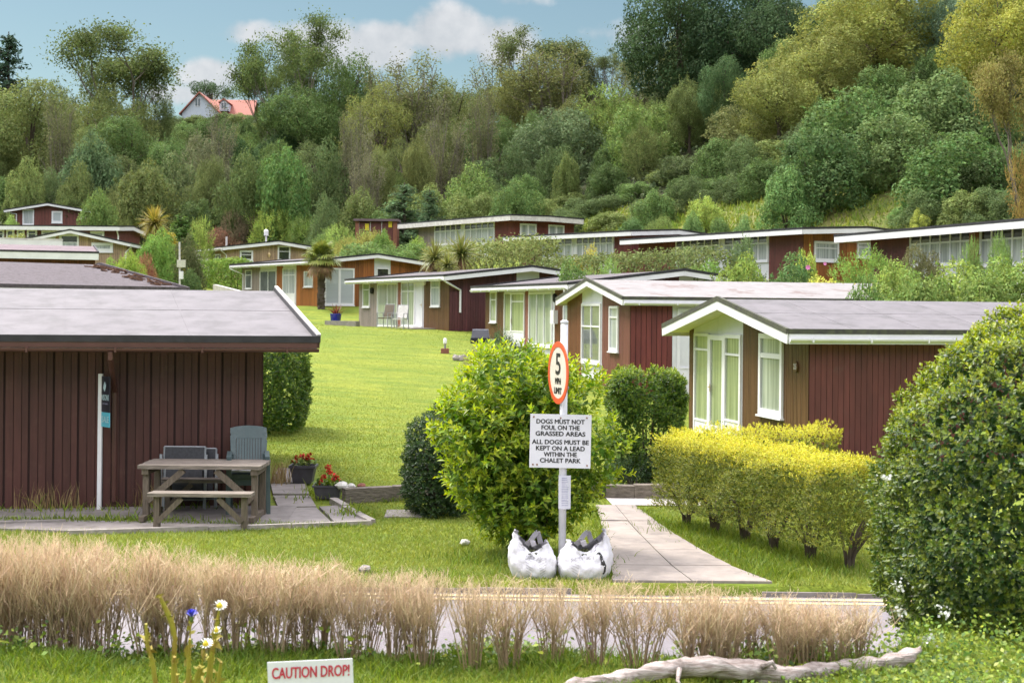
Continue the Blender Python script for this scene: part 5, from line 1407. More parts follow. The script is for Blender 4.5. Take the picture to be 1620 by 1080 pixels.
# bush behind the sign post
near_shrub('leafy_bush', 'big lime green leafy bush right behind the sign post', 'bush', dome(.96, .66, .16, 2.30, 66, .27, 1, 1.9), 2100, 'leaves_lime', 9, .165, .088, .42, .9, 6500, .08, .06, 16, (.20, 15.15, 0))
_shrubs_later = True
near_shrub('lavender_bush', 'small grey purple flowering plant on the raised bed wall', 'plant', dome(.42, .25, .0, .30, 14, .12, 6), 500, 'leaves_dark', 7, .14, .03, .3, .8, 500, .03, .0, 5, (1.75, 20.15, .16), tip=.4)
# the great rounded bush at the edge, on the bank
def clipped(name, label, cat, rx, ry, z0, z1, e, n, mt, K, slen, ll, lw, up, inner_n, inner_size, loc, stems, lump=.06, thick=.08, seed=1, tip=1.0, zcut=-.3, cull=None):
    rg = np.random.default_rng(seed); r = empty(name, loc, label, cat)
    p, d = shell(rx, ry, z0, z1, n, e, rg, lump, thick); k = p[:, 2] > zcut
    if cull: k &= cull(p, d)
    V, Fa, T = shoots(p[k], d[k], rg, K, slen, ll, lw, up=up, tip_tint=tip)
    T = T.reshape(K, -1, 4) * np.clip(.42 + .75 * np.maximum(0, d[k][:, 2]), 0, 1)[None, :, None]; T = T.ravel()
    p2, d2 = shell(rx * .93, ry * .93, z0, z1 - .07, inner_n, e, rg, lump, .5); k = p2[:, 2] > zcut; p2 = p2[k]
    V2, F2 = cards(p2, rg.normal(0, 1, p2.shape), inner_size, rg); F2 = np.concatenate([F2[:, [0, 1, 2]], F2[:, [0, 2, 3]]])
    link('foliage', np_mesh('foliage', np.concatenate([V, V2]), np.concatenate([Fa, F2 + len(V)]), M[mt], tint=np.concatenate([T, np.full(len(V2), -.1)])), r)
    mb = MB(); rn = random.Random(seed)
    for s_ in range(stems):
        a = rn.uniform(0, 6.28); k = rn.uniform(.3, .8); e_ = Vector((math.cos(a) * rx * k, math.sin(a) * ry * k, z0 + (z1 - z0) * rn.uniform(.5, .9)))
        b0 = Vector((math.cos(a) * .1 * rn.random(), math.sin(a) * .1 * rn.random(), -.1)); mb.tube([b0, b0.lerp(e_, .45) + Vector((0, 0, .1)), e_], [.022, .015, .005], 6, raw=True, cap=False)
    mb.build('stem', M['bark'], r)
    return r
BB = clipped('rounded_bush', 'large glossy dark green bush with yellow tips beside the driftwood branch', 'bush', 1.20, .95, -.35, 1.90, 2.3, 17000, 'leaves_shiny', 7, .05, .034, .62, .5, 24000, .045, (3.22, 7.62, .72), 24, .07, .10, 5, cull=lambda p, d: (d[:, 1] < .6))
mb = MB(); rn = random.Random(12)
for (px, py) in ((1421, 925), (1422, 962), (1492, 964), (1467, 1009), (1399, 755)):
    c = P(px, py, 6.72)
    for k in range(22):
        q = c + Vector((rn.gauss(0, .017), rn.gauss(0, .02) - .02, rn.gauss(0, .017))); s = rn.uniform(.004, .0065); e = Vector((rn.gauss(0, 1), rn.gauss(0, 1), rn.gauss(0, 1))).normalized() * s; f_ = e.cross(Vector((0, 1, .3))).normalized() * s
        mb.quad(q - e - f_, q + e - f_, q + e + f_, q - e + f_, raw=True)
BB_loc = Vector(BB.location)
for i in range(len(mb.v)): mb.v[i] = tuple(Vector(mb.v[i]) - BB_loc)
mb.build('blossom', M['white_petals'], BB)

clipped('round_bush', 'dark green rounded bush peeping out beside the lime green leafy bush', 'bush', .43, .45, -.15, 1.30, 2.4, 2600, 'leaves_dark', 7, .06, .042, .55, .4, 3500, .05, (-.90, 18.0, 0), 10, .09, .08, 8, zcut=.03)
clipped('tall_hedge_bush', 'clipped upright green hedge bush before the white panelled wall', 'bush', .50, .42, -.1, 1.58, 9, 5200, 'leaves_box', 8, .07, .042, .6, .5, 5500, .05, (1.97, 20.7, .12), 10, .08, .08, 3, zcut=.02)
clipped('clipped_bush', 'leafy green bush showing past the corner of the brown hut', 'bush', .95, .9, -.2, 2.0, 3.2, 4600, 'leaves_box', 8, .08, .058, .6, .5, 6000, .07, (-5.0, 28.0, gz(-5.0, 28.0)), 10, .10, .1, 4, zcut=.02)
# --- golden hedges
def gold_hedge(A_, B_, w, z0, z1, n, label, trunks, seed):
    rg = np.random.default_rng(seed); rn = random.Random(seed)
    p, nrm, f, zz = hedge_box('g', A_, B_, w, z0, z1, n, .03, None, rg, .10, round_=.35)
    tint = np.clip(.06 + .90 * (f == 0) + .75 * smooth(.68, 1.02, zz) * (f != 0) + rg.normal(0, .15, n), 0, 1)  # yellow new growth on top, with shade on the sides put into the colour
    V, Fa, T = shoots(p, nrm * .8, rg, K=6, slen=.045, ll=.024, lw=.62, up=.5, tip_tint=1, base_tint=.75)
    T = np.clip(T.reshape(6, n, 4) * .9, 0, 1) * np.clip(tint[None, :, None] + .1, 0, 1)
    p[:, 2] += np.where(zz < .35, (.35 - zz) * .9 * (np.sin(p[:, 0] * 9 + p[:, 1] * 4) * .5 + rg.random(n) * .6) * (z1 - z0) * .6, 0)
    r = empty('golden_hedge', (0, 0, 0), label, 'hedge')
    q, n2, f2, zz2 = hedge_box('g', A_, B_, w * .8, z0, z1 - .1, n // 2, .03, None, rg, .3)
    V2, F2 = cards(q, rg.normal(0, 1, q.shape), .035, rg); F2 = np.concatenate([F2[:, [0, 1, 2]], F2[:, [0, 2, 3]]])
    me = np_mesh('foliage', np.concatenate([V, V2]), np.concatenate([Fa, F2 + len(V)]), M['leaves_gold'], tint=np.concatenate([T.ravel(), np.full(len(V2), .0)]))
    link('foliage', me, r)
    A2, B2 = Vector((*A_, 0)), Vector((*B_, 0))
    for t in trunks:
        mb = MB(); c = A2.lerp(B2, t) + Vector((rn.gauss(0, .04), rn.gauss(0, .04), 0))
        for k in range(7):
            a = rn.uniform(0, 6.28); o = Vector((math.cos(a), math.sin(a), 0)) * rn.uniform(.02, .06)
            e = c + Vector((math.cos(a) * rn.uniform(.12, .3), math.sin(a) * rn.uniform(.12, .25), z0 + rn.uniform(.1, .3)))
            mb.tube([c + o * .6 + Vector((0, 0, -.08)), c + o + Vector((0, 0, .12)), (c + o).lerp(e, .6) + Vector((0, 0, .1)), e], [.026, .020, .013, .005], 6, raw=True, cap=False)
        mb.build('trunk', M['bark'], r)
    return r
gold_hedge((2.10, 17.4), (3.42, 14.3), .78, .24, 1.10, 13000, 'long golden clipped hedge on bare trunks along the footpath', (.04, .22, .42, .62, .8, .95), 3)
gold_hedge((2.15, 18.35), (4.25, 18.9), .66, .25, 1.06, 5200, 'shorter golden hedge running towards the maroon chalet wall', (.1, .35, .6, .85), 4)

# --- grass blades
def blocked(x, y):
    bad = y < road_y(x) + .05
    for (O, U, V_, L_, W_) in FOOT:
        du = (x - O.x) * U.x + (y - O.y) * U.y; dv = (x - O.x) * V_.x + (y - O.y) * V_.y
        bad |= (du > -.03) & (du < L_) & (dv > -.03) & (dv < W_)
    l = np.interp(y, [a[1] for a in pl], [a[0] for a in pl]); r = np.interp(y, [a[1] for a in pr], [a[0] for a in pr])
    bad |= (y < 19) & (x > l - .02) & (x < r + .02)
    bad |= (y > 18.9) & (y < 20.0) & (x > 1.3) & (x < 2.6)
    p1 = [g2(106, 845), g2(330, 840), g2(588, 831), g2(527, 797), g2(500, 742), g2(430, 742), (-3.3, 18.6), (-12, 18.6), (-12, 17.2)]
    for i in np.nonzero((x < -1.5) & (y < 24) & (y > 16.5))[0]:
        if inpoly(x[i], y[i], p1): bad[i] = True
    return bad
def blades(name, x, y, h, w, mt, label, tint, lean=.45, z=None):
    n = len(x); z = ground_z(x, y) if z is None else z
    a = rng.uniform(0, 6.28, n); ln = rng.normal(0, lean, (n, 2)) * h[:, None]
    b_ = np.stack([x, y, z - .01], 1); sx = np.stack([np.cos(a) * w, np.sin(a) * w, np.zeros(n)], 1)
    mid = b_ + np.stack([ln[:, 0] * .35, ln[:, 1] * .35, h * .6], 1); tip = b_ + np.stack([ln[:, 0], ln[:, 1], h], 1)
    V = np.stack([b_ - sx, b_ + sx, mid + sx * .7, tip, mid - sx * .7], 1).reshape(-1, 3)
    q = np.arange(n)[:, None] * 5
    Fa = np.concatenate([q + [0, 1, 2], q + [0, 2, 4], q + [4, 2, 3]])
    return tag(link(name, np_mesh(name, V, Fa, M[mt], tint=np.repeat(tint, 5))), label, 'grass', kind='stuff')
n = 660000
y = 13.42 * (64 / 13.42) ** (rng.random(n) ** 1.1) ; x = rng.uniform(-.50, .32, n) * y; 
z = ground_z(x, y); l_, w_ = zones(x, y, z)
k = (l_ > .6) & ~blocked(x, y); x, y, z = x[k], y[k], z[k]
h = (.022 + .0007 * y) * rng.uniform(.6, 1.4, len(x)); h *= np.where(y < 17.3, 1.25, 1.0) * (1 - .66 * smooth(22, 40, y))
tn = np.clip(.45 + .20 * np.sin(x * .5 + np.sin(y * .35)) * np.cos(y * .75 + x * .2) + rng.normal(0, .16, len(x)) * np.clip(18 / y, .35, 1), 0, 1)
blades('lawn_grass', x, y, h, .0022 + .00022 * y, 'grass_blades', 'short bright mown grass of the lawns between the chalets', tn, .55, z)
# longer tufts at the feet of things
tx, ty, th = [], [], []
def tufts(x0, y0, x1, y1, n, w, hh):
    t = rng.random(n); tx.append(x0 + (x1 - x0) * t + rng.normal(0, w, n)); ty.append(y0 + (y1 - y0) * t + rng.normal(0, w, n)); th.append(hh * rng.uniform(.5, 1.3, n))
tufts(2.1, 17.3, 3.35, 14.1, 3500, .25, .10); tufts(2.3, 16.0, 2.75, 13.9, 2500, .12, .09); tufts(.95, 13.7, 1.10, 18.7, 1300, .045, .07); tufts(2.5, 13.75, 1.7, 18.6, 1500, .05, .07)
tufts(-.5, 14.7, .8, 14.7, 1500, .25, .10); tufts(-6.5, 17.15, -1.8, 16.85, 1800, .06, .08); tufts(-2.2, 19.1, -.9, 19.2, 500, .05, .09); tufts(-6, 14.0, .6, 13.85, 1800, .1, .07)
x, y, h = np.concatenate(tx), np.concatenate(ty), np.concatenate(th)
blades('long_grass', x, y, h, np.full(len(x), .005), 'grass_bank', 'longer grass left uncut along kerbs, hedges and edgings', np.clip(rng.normal(.35, .3, len(x)), 0, 1), .5)
n = 130000
y = rng.uniform(4.2, 7.4, n); x = rng.uniform(-.42, .42, n) * y
edge = 6.58 + smooth(1.7, 2.6, x) * 1.75 - smooth(-1, -4, x) * .2
k = (y < edge + .3) & ((rng.random(n) < .5 + .5 * (x < .3))); x, y = x[k], y[k]
edge = edge[k]
h = (.025 + .02 * smooth(-.8, -.3, y - edge)) * rng.uniform(.5, 1.4, len(x)) * (1 + .5 * (np.sin(x * 9) * np.cos(y * 7) > .4))
blades('bank_grass', x, y, h, np.full(len(x), .0028), 'grass_bank', 'green grass on top of the bank in front of the dry hedge', np.clip(.45 - .35 * smooth(-.7, .0, y - edge) + rng.normal(0, .22, len(x)), 0, 1), .6)
# weeds and dry stalks by the hut, round the table
n = 1500
x = np.concatenate([rng.uniform(-8, -3.4, 420), rng.normal(-4.7, .6, 420), rng.normal(-2.6, .2, 250), rng.normal(-2.0, .12, 160)]); y = np.concatenate([rng.uniform(-.4, -.04, 420), rng.uniform(17.05, 17.2, 420), rng.normal(19.8, .4, 250), rng.normal(17.9, .2, 160)])
y[:420] += 18.6 - .188 * (-3.28 - x[:420])
h = rng.uniform(.03, .12, len(x)) * np.where(rng.random(len(x)) < .08, 2.2, 1)
blades('weeds', x, y, h, np.full(len(x), .008), 'grass_bank', 'weeds sprouting from the patio joints and the foot of the hut', np.clip(rng.normal(.5, .3, len(x)), 0, 1), .5, np.full(len(x), .02))
n = 420
x = np.concatenate([rng.normal(-4.6, .12, 120), rng.normal(-5.9, .25, 120), rng.normal(-3.42, .08, 180)]); y = np.concatenate([np.concatenate([rng.uniform(18.2, 18.32, 120), rng.uniform(17.95, 18.1, 120)]), rng.normal(21.0, .2, 180)])
blades('dry_weeds', x, y, rng.uniform(.08, .42, n), np.full(n, .005), 'dry_grass', 'dead brown weed stalks along the foot of the hut', np.clip(rng.normal(.4, .3, n), 0, 1), .25, np.full(n, .02))

# --- the dry clipped hedge on the bank: single leafless shrubs
def dry_shrub(seed, h=.5, stems=22, fine=1750):
    rn = random.Random(seed); rg = np.random.default_rng(seed); mb = MB(); tips = []
    for s in range(stems):
        a = rn.uniform(0, 6.28); r0 = rn.uniform(0, .04); rr = rn.uniform(.01, .17) ** 1.0
        b0 = Vector((math.cos(a) * r0, math.sin(a) * r0, -.05)); q1 = Vector((math.cos(a + rn.gauss(0, .2)) * (r0 + rr * .35), math.sin(a) * (r0 + rr * .35) * .8, h * rn.uniform(.3, .45))); q2 = Vector((math.cos(a + rn.gauss(0, .35)) * rr, math.sin(a + rn.gauss(0, .3)) * rr * .8, h * rn.uniform(.6, .95)))
        mb.tube([b0, q1, q2], [.0030, .0021, .0010], 3, raw=True, cap=False)
        for k in range(7):
            t = rn.uniform(.3, 1.0); p = (b0.lerp(q1, t / .5) if t < .5 else q1.lerp(q2, (t - .5) / .5))
            e = p + Vector((rn.gauss(0, .035), rn.gauss(0, .03), rn.uniform(.07, .2) * h / .5)); e.z = min(e.z, h * rn.uniform(.92, 1.03)); mb.tube([p, e], [.0014, .0007], 3, raw=True, cap=False); tips.append((p, e))
    P0, P1 = np.array([tuple(a) for a, _ in tips]), np.array([tuple(b) for _, b in tips])
    n = fine; k = rg.choice(len(P0), n); t = rg.random(n)[:, None]
    s = P0[k] + (P1[k] - P0[k]) * t + rg.normal(0, .010, (n, 3)); dd = unit(rg.normal(0, .36, (n, 3)) + np.array([0, 0, 1.0])) * rg.uniform(.02, .075, n)[:, None]
    s[:, 2] = np.where(s[:, 2] < h * .42, s[:, 2] + h * .3 * rg.random(n), s[:, 2])
    e = s + dd; e[:, 2] = np.minimum(e[:, 2], h * rg.uniform(.86, 1.08, n)); ok = e[:, 2] > s[:, 2] + .005; s, e = s[ok], e[ok]; n = len(s)
    sd = unit(np.cross(e - s, rg.normal(0, 1, (n, 3)))) * .0007
    base = len(mb.v)
    V = np.concatenate([np.array(mb.v), np.stack([s - sd, s + sd, e + sd * .5, e - sd * .5], 1).reshape(-1, 3)])
    Fa = np.concatenate([np.array([f for f in mb.f]), base + np.arange(n * 4).reshape(-1, 4)])
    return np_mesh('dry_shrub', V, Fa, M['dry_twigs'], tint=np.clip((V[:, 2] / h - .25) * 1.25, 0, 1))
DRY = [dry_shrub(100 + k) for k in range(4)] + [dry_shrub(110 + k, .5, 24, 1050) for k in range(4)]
rn = random.Random(31); k = 0
px = -30.0
while px < 1372:
    t = px / 1370
    for row in (0, 1):
        d = 6.72 - .38 * min(1, t * 1.6) + row * .14 + rn.uniform(-.05, .05)
        p = P(px + row * 26 + rn.uniform(-10, 10), 1000, d)
        zg = gz(p.x, p.y); yt = np.interp(px, [0, 150, 300, 420, 560, 800, 1000, 1200, 1370], [842, 852, 868, 880, 893, 906, 914, 930, 955])
        top = CAMZ + ray(px, yt)[1] * d
        hh = max(.3, top - zg) * rn.uniform(.95, 1.03)
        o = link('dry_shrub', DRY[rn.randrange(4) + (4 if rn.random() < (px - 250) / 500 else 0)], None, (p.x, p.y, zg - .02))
        sw = rn.uniform(1.05, 1.4) * (1.1 if px < 450 else 1.0)
        o.scale = (sw, sw, hh / .5); o.rotation_euler = (0, 0, rn.uniform(0, 6.28))
        tag(o, 'leafless straw brown shrub of the clipped dry hedge along the bank', 'shrub', 'leafless shrubs of the dry hedge on the bank'); k += 1
        if px > 120 and rn.random() < (.8 if px < 450 else .7): break
    px += rn.uniform(40, 62) if px < 450 else rn.uniform(42, 78)
print('dry', k)
# green growth at the hedge's foot, ivy by the bush
def leafy_ground(name, label, cat, n, fx, colr_mat, size):
    x, y, z = fx(n); V, Fa = cards(np.stack([x, y, z], 1), np.tile([0, -.6, 1.0], (len(x), 1)), size, rng, jit=.5)
    return tag(link(name, np_mesh(name, V, Fa, M[colr_mat], tint=np.repeat(np.clip(rng.normal(.45, .3, len(x)), 0, 1), 4))), label, cat, kind='stuff')
def f_ivy(n):
    x = rng.uniform(.9, 3.6, n); y = 6.25 + rng.uniform(-.95, .55, n) + .12 * (x > 1.8); k = rng.random(n) < smooth(.9, 1.8, x) + .12; x, y = x[k], y[k]
    return x, y, ground_z(x, y) + rng.random(len(x)) ** 2 * (.03 + .12 * smooth(6.25, 6.6, y)) + .012
leafy_ground('ivy', 'ivy and low leaves creeping over the bank under the large glossy bush', 'ivy', 15000, f_ivy, 'leaves_box', .022)
def f_foot(n):
    x = np.concatenate([rng.normal(c, .12, n // 9) for c in (-2.3, -1.75, -1.3, -.75, -.15, .05, .9, 1.15, 1.3)]); y = 6.62 + rng.normal(0, .1, len(x)) - .12 * smooth(-1.5, .5, x); return x, y, ground_z(x, y) + np.abs(rng.normal(0, .06, len(x)))
leafy_ground('hedge_foot_weeds', 'green weeds growing at the foot of the dry hedge', 'weeds', 1500, f_foot, 'leaves_box', .028)
# ------------------------------------------------------------------ lettering
def text_mesh(s, size=1.0, align='CENTER', space=1.0):
    cu = bpy.data.curves.new('letters', 'FONT'); cu.body = s; cu.size = size; cu.align_x = align; cu.align_y = 'CENTER'; cu.space_character = space; cu.resolution_u = 3
    o = bpy.data.objects.new('letters', cu); COL.objects.link(o)
    dg = bpy.context.evaluated_depsgraph_get(); me = bpy.data.meshes.new_from_object(o.evaluated_get(dg))
    v = np.array([tuple(a.co) for a in me.vertices]); f = [tuple(p.vertices) for p in me.polygons]
    bpy.data.objects.remove(o); bpy.data.curves.remove(cu); bpy.data.meshes.remove(me)
    return v, f
def lettering(lines, C, R, Up, mt, parent, name='lettering', out=.003, fit=None, weight=0.0, curve=None):
    """lines: (text, height above C, size, width or None); C centre, R reading direction, Up"""
    C, R, Up = Vector(C), Vector(R).normalized(), Vector(Up).normalized(); n = R.cross(Up)
    V, Fs = [], []
    for (s, dz, size, wd) in lines:
        v, f = text_mesh(s, size)
        if wd: v[:, 0] *= wd / max(1e-6, v[:, 0].max() - v[:, 0].min())
        v[:, 0] -= (v[:, 0].max() + v[:, 0].min()) / 2
        offs = [(0, 0)] if not weight else [(-weight, 0), (weight, 0), (0, weight * .6), (0, -weight * .6)]
        for j, (ox, oy) in enumerate(offs):
            b = len(V)
            for q in v:
                p = C + R * float(q[0] + ox) + Up * float(q[1] + dz + oy) + n * (out + j * .0004)
                V.append(tuple(p if curve is None else curve(p)))
            Fs += [tuple(b + k for k in ff) for ff in f]
    o = Vector(parent.matrix_world.translation) if False else root_loc(parent)
    me = bpy.data.meshes.new(name); me.from_pydata([tuple(Vector(p) - o) for p in V], [], Fs); me.materials.append(mt)
    return link(name, me, parent)
def root_loc(o):
    p = Vector((0, 0, 0))
    while o is not None: p += o.location; o = o.parent
    return p

H1_, t_, z_ = PLATE_AT
pc = H1_.T(*H1_.loc('u0', t_, .052, z_)); pr_ = -Vector((H1_.V.x, H1_.V.y, 0))
lettering([('25', 0, .13, .12)], pc, pr_, (0, 0, 1), M['old_white'], PLATE, weight=.004)

# ------------------------------------------------------------------ sale board
def at(px, py, d): return P(px, py, d)
b0 = at(157, 803, 18.02)
r = empty('sale_board', b0, 'black and teal sale board on a white post against the brown hut', 'sign')
m = MB(base=b0); top = at(157, 591, 18.02); m.beam((b0.x, b0.y, -.02), (b0.x + .005, b0.y, top.z), .05, .05, (0, 1, 0), raw=True); m.build('post', M['white_paint'], r)
R_ = Vector((.33, .94, 0)).normalized(); 
def bd(u, z): return Vector((b0.x + .03, b0.y - .03, 0)) + R_ * u + Vector((0, 0, z))
zt, zm, zb = at(165, 593, 18.25).z, at(165, 648, 18.3).z, at(165, 671, 18.3).z
R_ = Vector((.66, -.75, 0)).normalized(); W_ = .225
nrm_ = Vector((R_.y, -R_.x, 0))
for nm, z0, z1, mt in (('board', zm, zt, 'board_black'), ('lower_board', zb, zm - .004, 'board_teal')):
    m = MB(base=b0); c = bd(W_ / 2, (z0 + z1) / 2); m.beam(bd(0, (z0 + z1) / 2), bd(W_, (z0 + z1) / 2), .012, z1 - z0, raw=True); o = m.build(nm, M[mt], r)
    if nm == 'board':
        lettering([('NISONS', -.045, .10, .20)], bd(W_ / 2, (z0 + z1) / 2), R_, (0, 0, 1), M['logo_pale'], o, out=.009, weight=.002); lettering([('estate agents', -.115, .03, .16)], bd(W_ / 2, (z0 + z1) / 2), R_, (0, 0, 1), M['ink_faint'], o, out=.009)
        m = MB(base=b0); cc = bd(W_ * .42, z1 - .13) + nrm_ * .009
        i = m.pts([cc + Vector((0, 0, .065)), cc + R_ * .04 + Vector((0, 0, .02)), cc + R_ * .03 - Vector((0, 0, .02)), cc - Vector((0, 0, .065)), cc - R_ * .04 - Vector((0, 0, .02)), cc - R_ * .03 + Vector((0, 0, .02))], True); m.face(range(i, i + 6)); m.build('emblem', M['logo_pale'], o)
    else:
        lettering([('SALE', 0, .11, .19)], bd(W_ / 2 + .01, (z0 + z1) / 2), R_, (0, 0, 1), M['logo_pale'], o, out=.009, weight=.002)

# ------------------------------------------------------------------ picnic table
r = empty('picnic_table', (-4.05, 17.4, .03), 'weathered grey wooden picnic table with benches on the hut patio', 'picnic table')
def pmb(): return MB(base=(-4.05, 17.4, .03))
X0, X1 = at(222, 740, 17.1).x, at(410, 740, 17.1).x
z = .70
m = pmb(); rn = random.Random(3)
for k in range(5):
    y = 17.06 + k * .152; m.box((X0 - .02 + rn.uniform(-.01, .01), y, z - .045), (X1 + .02 + rn.uniform(-.01, .01), y + .142, z + rn.uniform(-.003, .003)))
m.build('table_top', M['timber_grey'], r)
for sx in (X0 + .06, X1 - .06): m = pmb(); m.box((sx - .04, 17.08, z - .115), (sx + .04, 17.80, z - .047)); m.build('batten', M['timber_brown'], r)
for sx in (X0 + .06, X1 - .06):
    for y in (17.12, 17.66):
        m = pmb(); m.box((sx - .036, y, .03), (sx + .036, y + .07, z - .117)); m.build('leg', M['timber_brown'], r)
    m = pmb(); m.box((sx - .03, 16.92, .04), (sx + .03, 17.85, .10)); m.build('skid', M['timber_brown'], r)
    s = 1 if sx < -4 else -1
    m = pmb(); m.beam((sx + s * .03, 17.10, .27), (sx + s * .46, 17.10, z - .06), .04, .075, raw=True); m.build('brace', M['timber_brown'], r)
for (ya, hz) in ((16.52, .435), (17.84, .435)):
    xs0, xs1 = at(236, 780, 16.6).x, at(399, 780, 16.6).x
    if ya > 17: xs0, xs1 = X0 + .05, X1 - .05
    m = pmb()
    for k in range(2): m.box((xs0 + rn.uniform(-.01, .01), ya + k * .13, hz - .04), (xs1, ya + k * .13 + .122, hz + rn.uniform(-.002, .002)))
    m.build('bench_seat', M['timber_grey'], r)
    for sx in (xs0 + .09, xs1 - .09):
        m = pmb(); m.box((sx - .033, ya + .05, .03), (sx + .033, ya + .14, hz - .042)); m.build('bench_leg', M['timber_brown'], r)
        s = 1 if sx < -4 else -1
        m = pmb(); m.beam((sx + s * .02, ya + .045, .10), (sx + s * .30, ya + .045, hz - .06), .035, .06, raw=True); m.build('brace', M['timber_brown'], r)

# ------------------------------------------------------------------ green plastic armchair (two nested)
def armchair(loc, rot, label, lift):
    r = empty('garden_armchair', loc, label, 'chair', 'stacked green plastic garden chairs'); r.rotation_euler = (0, 0, rot); r.scale = (.84, 1, 1)
    m = MB(); W = .27      # faces -y
    def back(x, z): return .20 + .16 * (z - .42) / .5 - .03 * (1 - (x / W) ** 2) * 0
    for k in range(9):
        x = -.165 + k * .041; m.hexa([(x - .013, back(x, .5) - .008, .5), (x + .013, back(x, .5) - .008, .5), (x + .013, back(x, .5) + .008, .5), (x - .013, back(x, .5) + .008, .5), (x - .014, back(x, .91) - .008, .91), (x + .014, back(x, .91) - .008, .91), (x + .014, back(x, .91) + .008, .91), (x - .014, back(x, .91) + .008, .91)])
    for s in (-1, 1):
        m.hexa([(s * .19, back(0, .42) - .012, .42), (s * .25, back(0, .42) - .012, .42), (s * .25, back(0, .42) + .014, .42), (s * .19, back(0, .42) + .014, .42), (s * .195, back(0, .89) - .012, .89), (s * .275, back(0, .86) - .012, .86), (s * .275, back(0, .86) + .014, .86), (s * .195, back(0, .89) + .014, .89)])
    xs_ = [-.275, -.2, -.1, 0, .1, .2, .275]; zt = [.955, .975, .985, .99, .985, .975, .955]
    for a in range(6):
        m.hexa([(xs_[a], back(0, .89) - .016, .89), (xs_[a + 1], back(0, .89) - .016, .89), (xs_[a + 1], back(0, .89) + .018, .89), (xs_[a], back(0, .89) + .018, .89), (xs_[a], back(0, .97) - .014, zt[a]), (xs_[a + 1], back(0, .97) - .014, zt[a + 1]), (xs_[a + 1], back(0, .97) + .016, zt[a + 1]), (xs_[a], back(0, .97) + .016, zt[a])])
    m.box((-.19, back(0, .45) - .012, .42), (.19, back(0, .45) + .012, .51))
    m.build('backrest', M['plastic_green'], r)
    m = MB(); m.box((-.235, -.25, .40), (.235, .21, .425)); m.box((-.245, -.262, .355), (.245, -.235, .43)); m.box((-.25, -.235, .36), (-.235, .21, .42)); m.box((.235, -.235, .36), (.25, .21, .42)); m.build('seat', M['plastic_green'], r)
    for s in (-1, 1):
        m = MB(); m.hexa([(s * .245, -.29, .628), (s * .315, -.29, .628), (s * .315, .26, .648), (s * .245, .26, .648), (s * .245, -.29, .652), (s * .315, -.29, .652), (s * .315, .26, .672), (s * .245, .26, .672)]); m.build('armrest', M['plastic_green'], r)
        m = MB(); m.hexa([(s * .265, -.30, 0), (s * .325, -.30, 0), (s * .325, -.25, 0), (s * .265, -.25, 0), (s * .245, -.285, .628), (s * .315, -.285, .628), (s * .315, -.20, .628), (s * .245, -.20, .628)]); m.build('leg', M['plastic_green'], r)
        m = MB(); m.hexa([(s * .235, .27, 0), (s * .285, .27, 0), (s * .285, .33, 0), (s * .235, .33, 0), (s * .22, .20, .64), (s * .27, .20, .64), (s * .27, .27, .64), (s * .22, .27, .64)]); m.build('leg', M['plastic_green'], r)
    return r
ch = at(392, 800, 18.0)
armchair((ch.x, 18.0, .03), .18, 'upper of two nested green plastic armchairs beside the picnic table', 0)
armchair((ch.x + .01, 17.985, .03), .18, 'lower of two nested green plastic armchairs beside the picnic table', 0)
for o in [q for q in bpy.data.objects if q.name == 'garden_armchair']: o.location.z = .09
m = MB(); m.box((ch.x - .19, 17.78, .545), (ch.x + .1, 18.05, .56)); m.tube([(ch.x - .1, 17.85, .565), (ch.x, 17.95, .58), (ch.x + .05, 18.0, .565)], [.03, .04, .02], 6, raw=True); tag(m.build('folded_cloth', M['sign_white']), 'crumpled pale cloth lying on the seat of the green plastic chairs', 'cloth')

# folding mesh chairs leaning behind the table
def folding_chair(x0, x1, y, ztop, lean, label):
    r = empty('folding_chair', ((x0 + x1) / 2, y, .03), label, 'chair', 'folded grey chairs behind the picnic table'); B = r.location
    def q(x, z, dy=0): return (x, y + lean * (z - .03) + dy, z)
    m = MB(base=B)
    for x in (x0, x1):
        m.tube([q(x, .03), q(x, ztop)], .0125, 6, raw=True); m.tube([q(x + .03, .03, -.05), q(x + .03, .66, -.05)], .011, 6, raw=True)
    for zz in (ztop, .52, .14): m.tube([q(x0, zz), q(x1, zz)], .011, 6, raw=True)
    m.build('frame', M['metal_grey'], r)
    m = MB(base=B); m.hexa([q(x0, .50, -.006), q(x1, .50, -.006), q(x1, .50, .0), q(x0, .50, .0), q(x0, ztop, -.006), q(x1, ztop, -.006), q(x1, ztop, .0), q(x0, ztop, .0)]); m.build('backrest', M['dark_mesh'], r)
    m = MB(base=B); m.hexa([q(x0 + .02, .16, -.05), q(x1 - .02, .16, -.05), q(x1 - .02, .16, -.04), q(x0 + .02, .16, -.04), q(x0 + .02, .60, -.05), q(x1 - .02, .60, -.05), q(x1 - .02, .60, -.04), q(x0 + .02, .60, -.04)]); m.build('seat', M['dark_mesh'], r)
    for x in (x0 - .025, x1 + .025):
        m = MB(base=B); m.beam(q(x, .28, -.06), q(x, .72, -.06), .03, .03, (0, 1, 0), raw=True); m.build('armrest', M['metal_grey'], r)
xa, xb = at(259, 720, 18.2).x, at(324, 720, 18.2).x
folding_chair(xa, xb, 18.16, .81, .10, 'dark mesh folding chair in front, leaning on the hut behind the picnic table')
folding_chair(xa + .12, xb + .12, 18.26, .78, .10, 'second dark mesh folding chair, half hidden behind the first one')

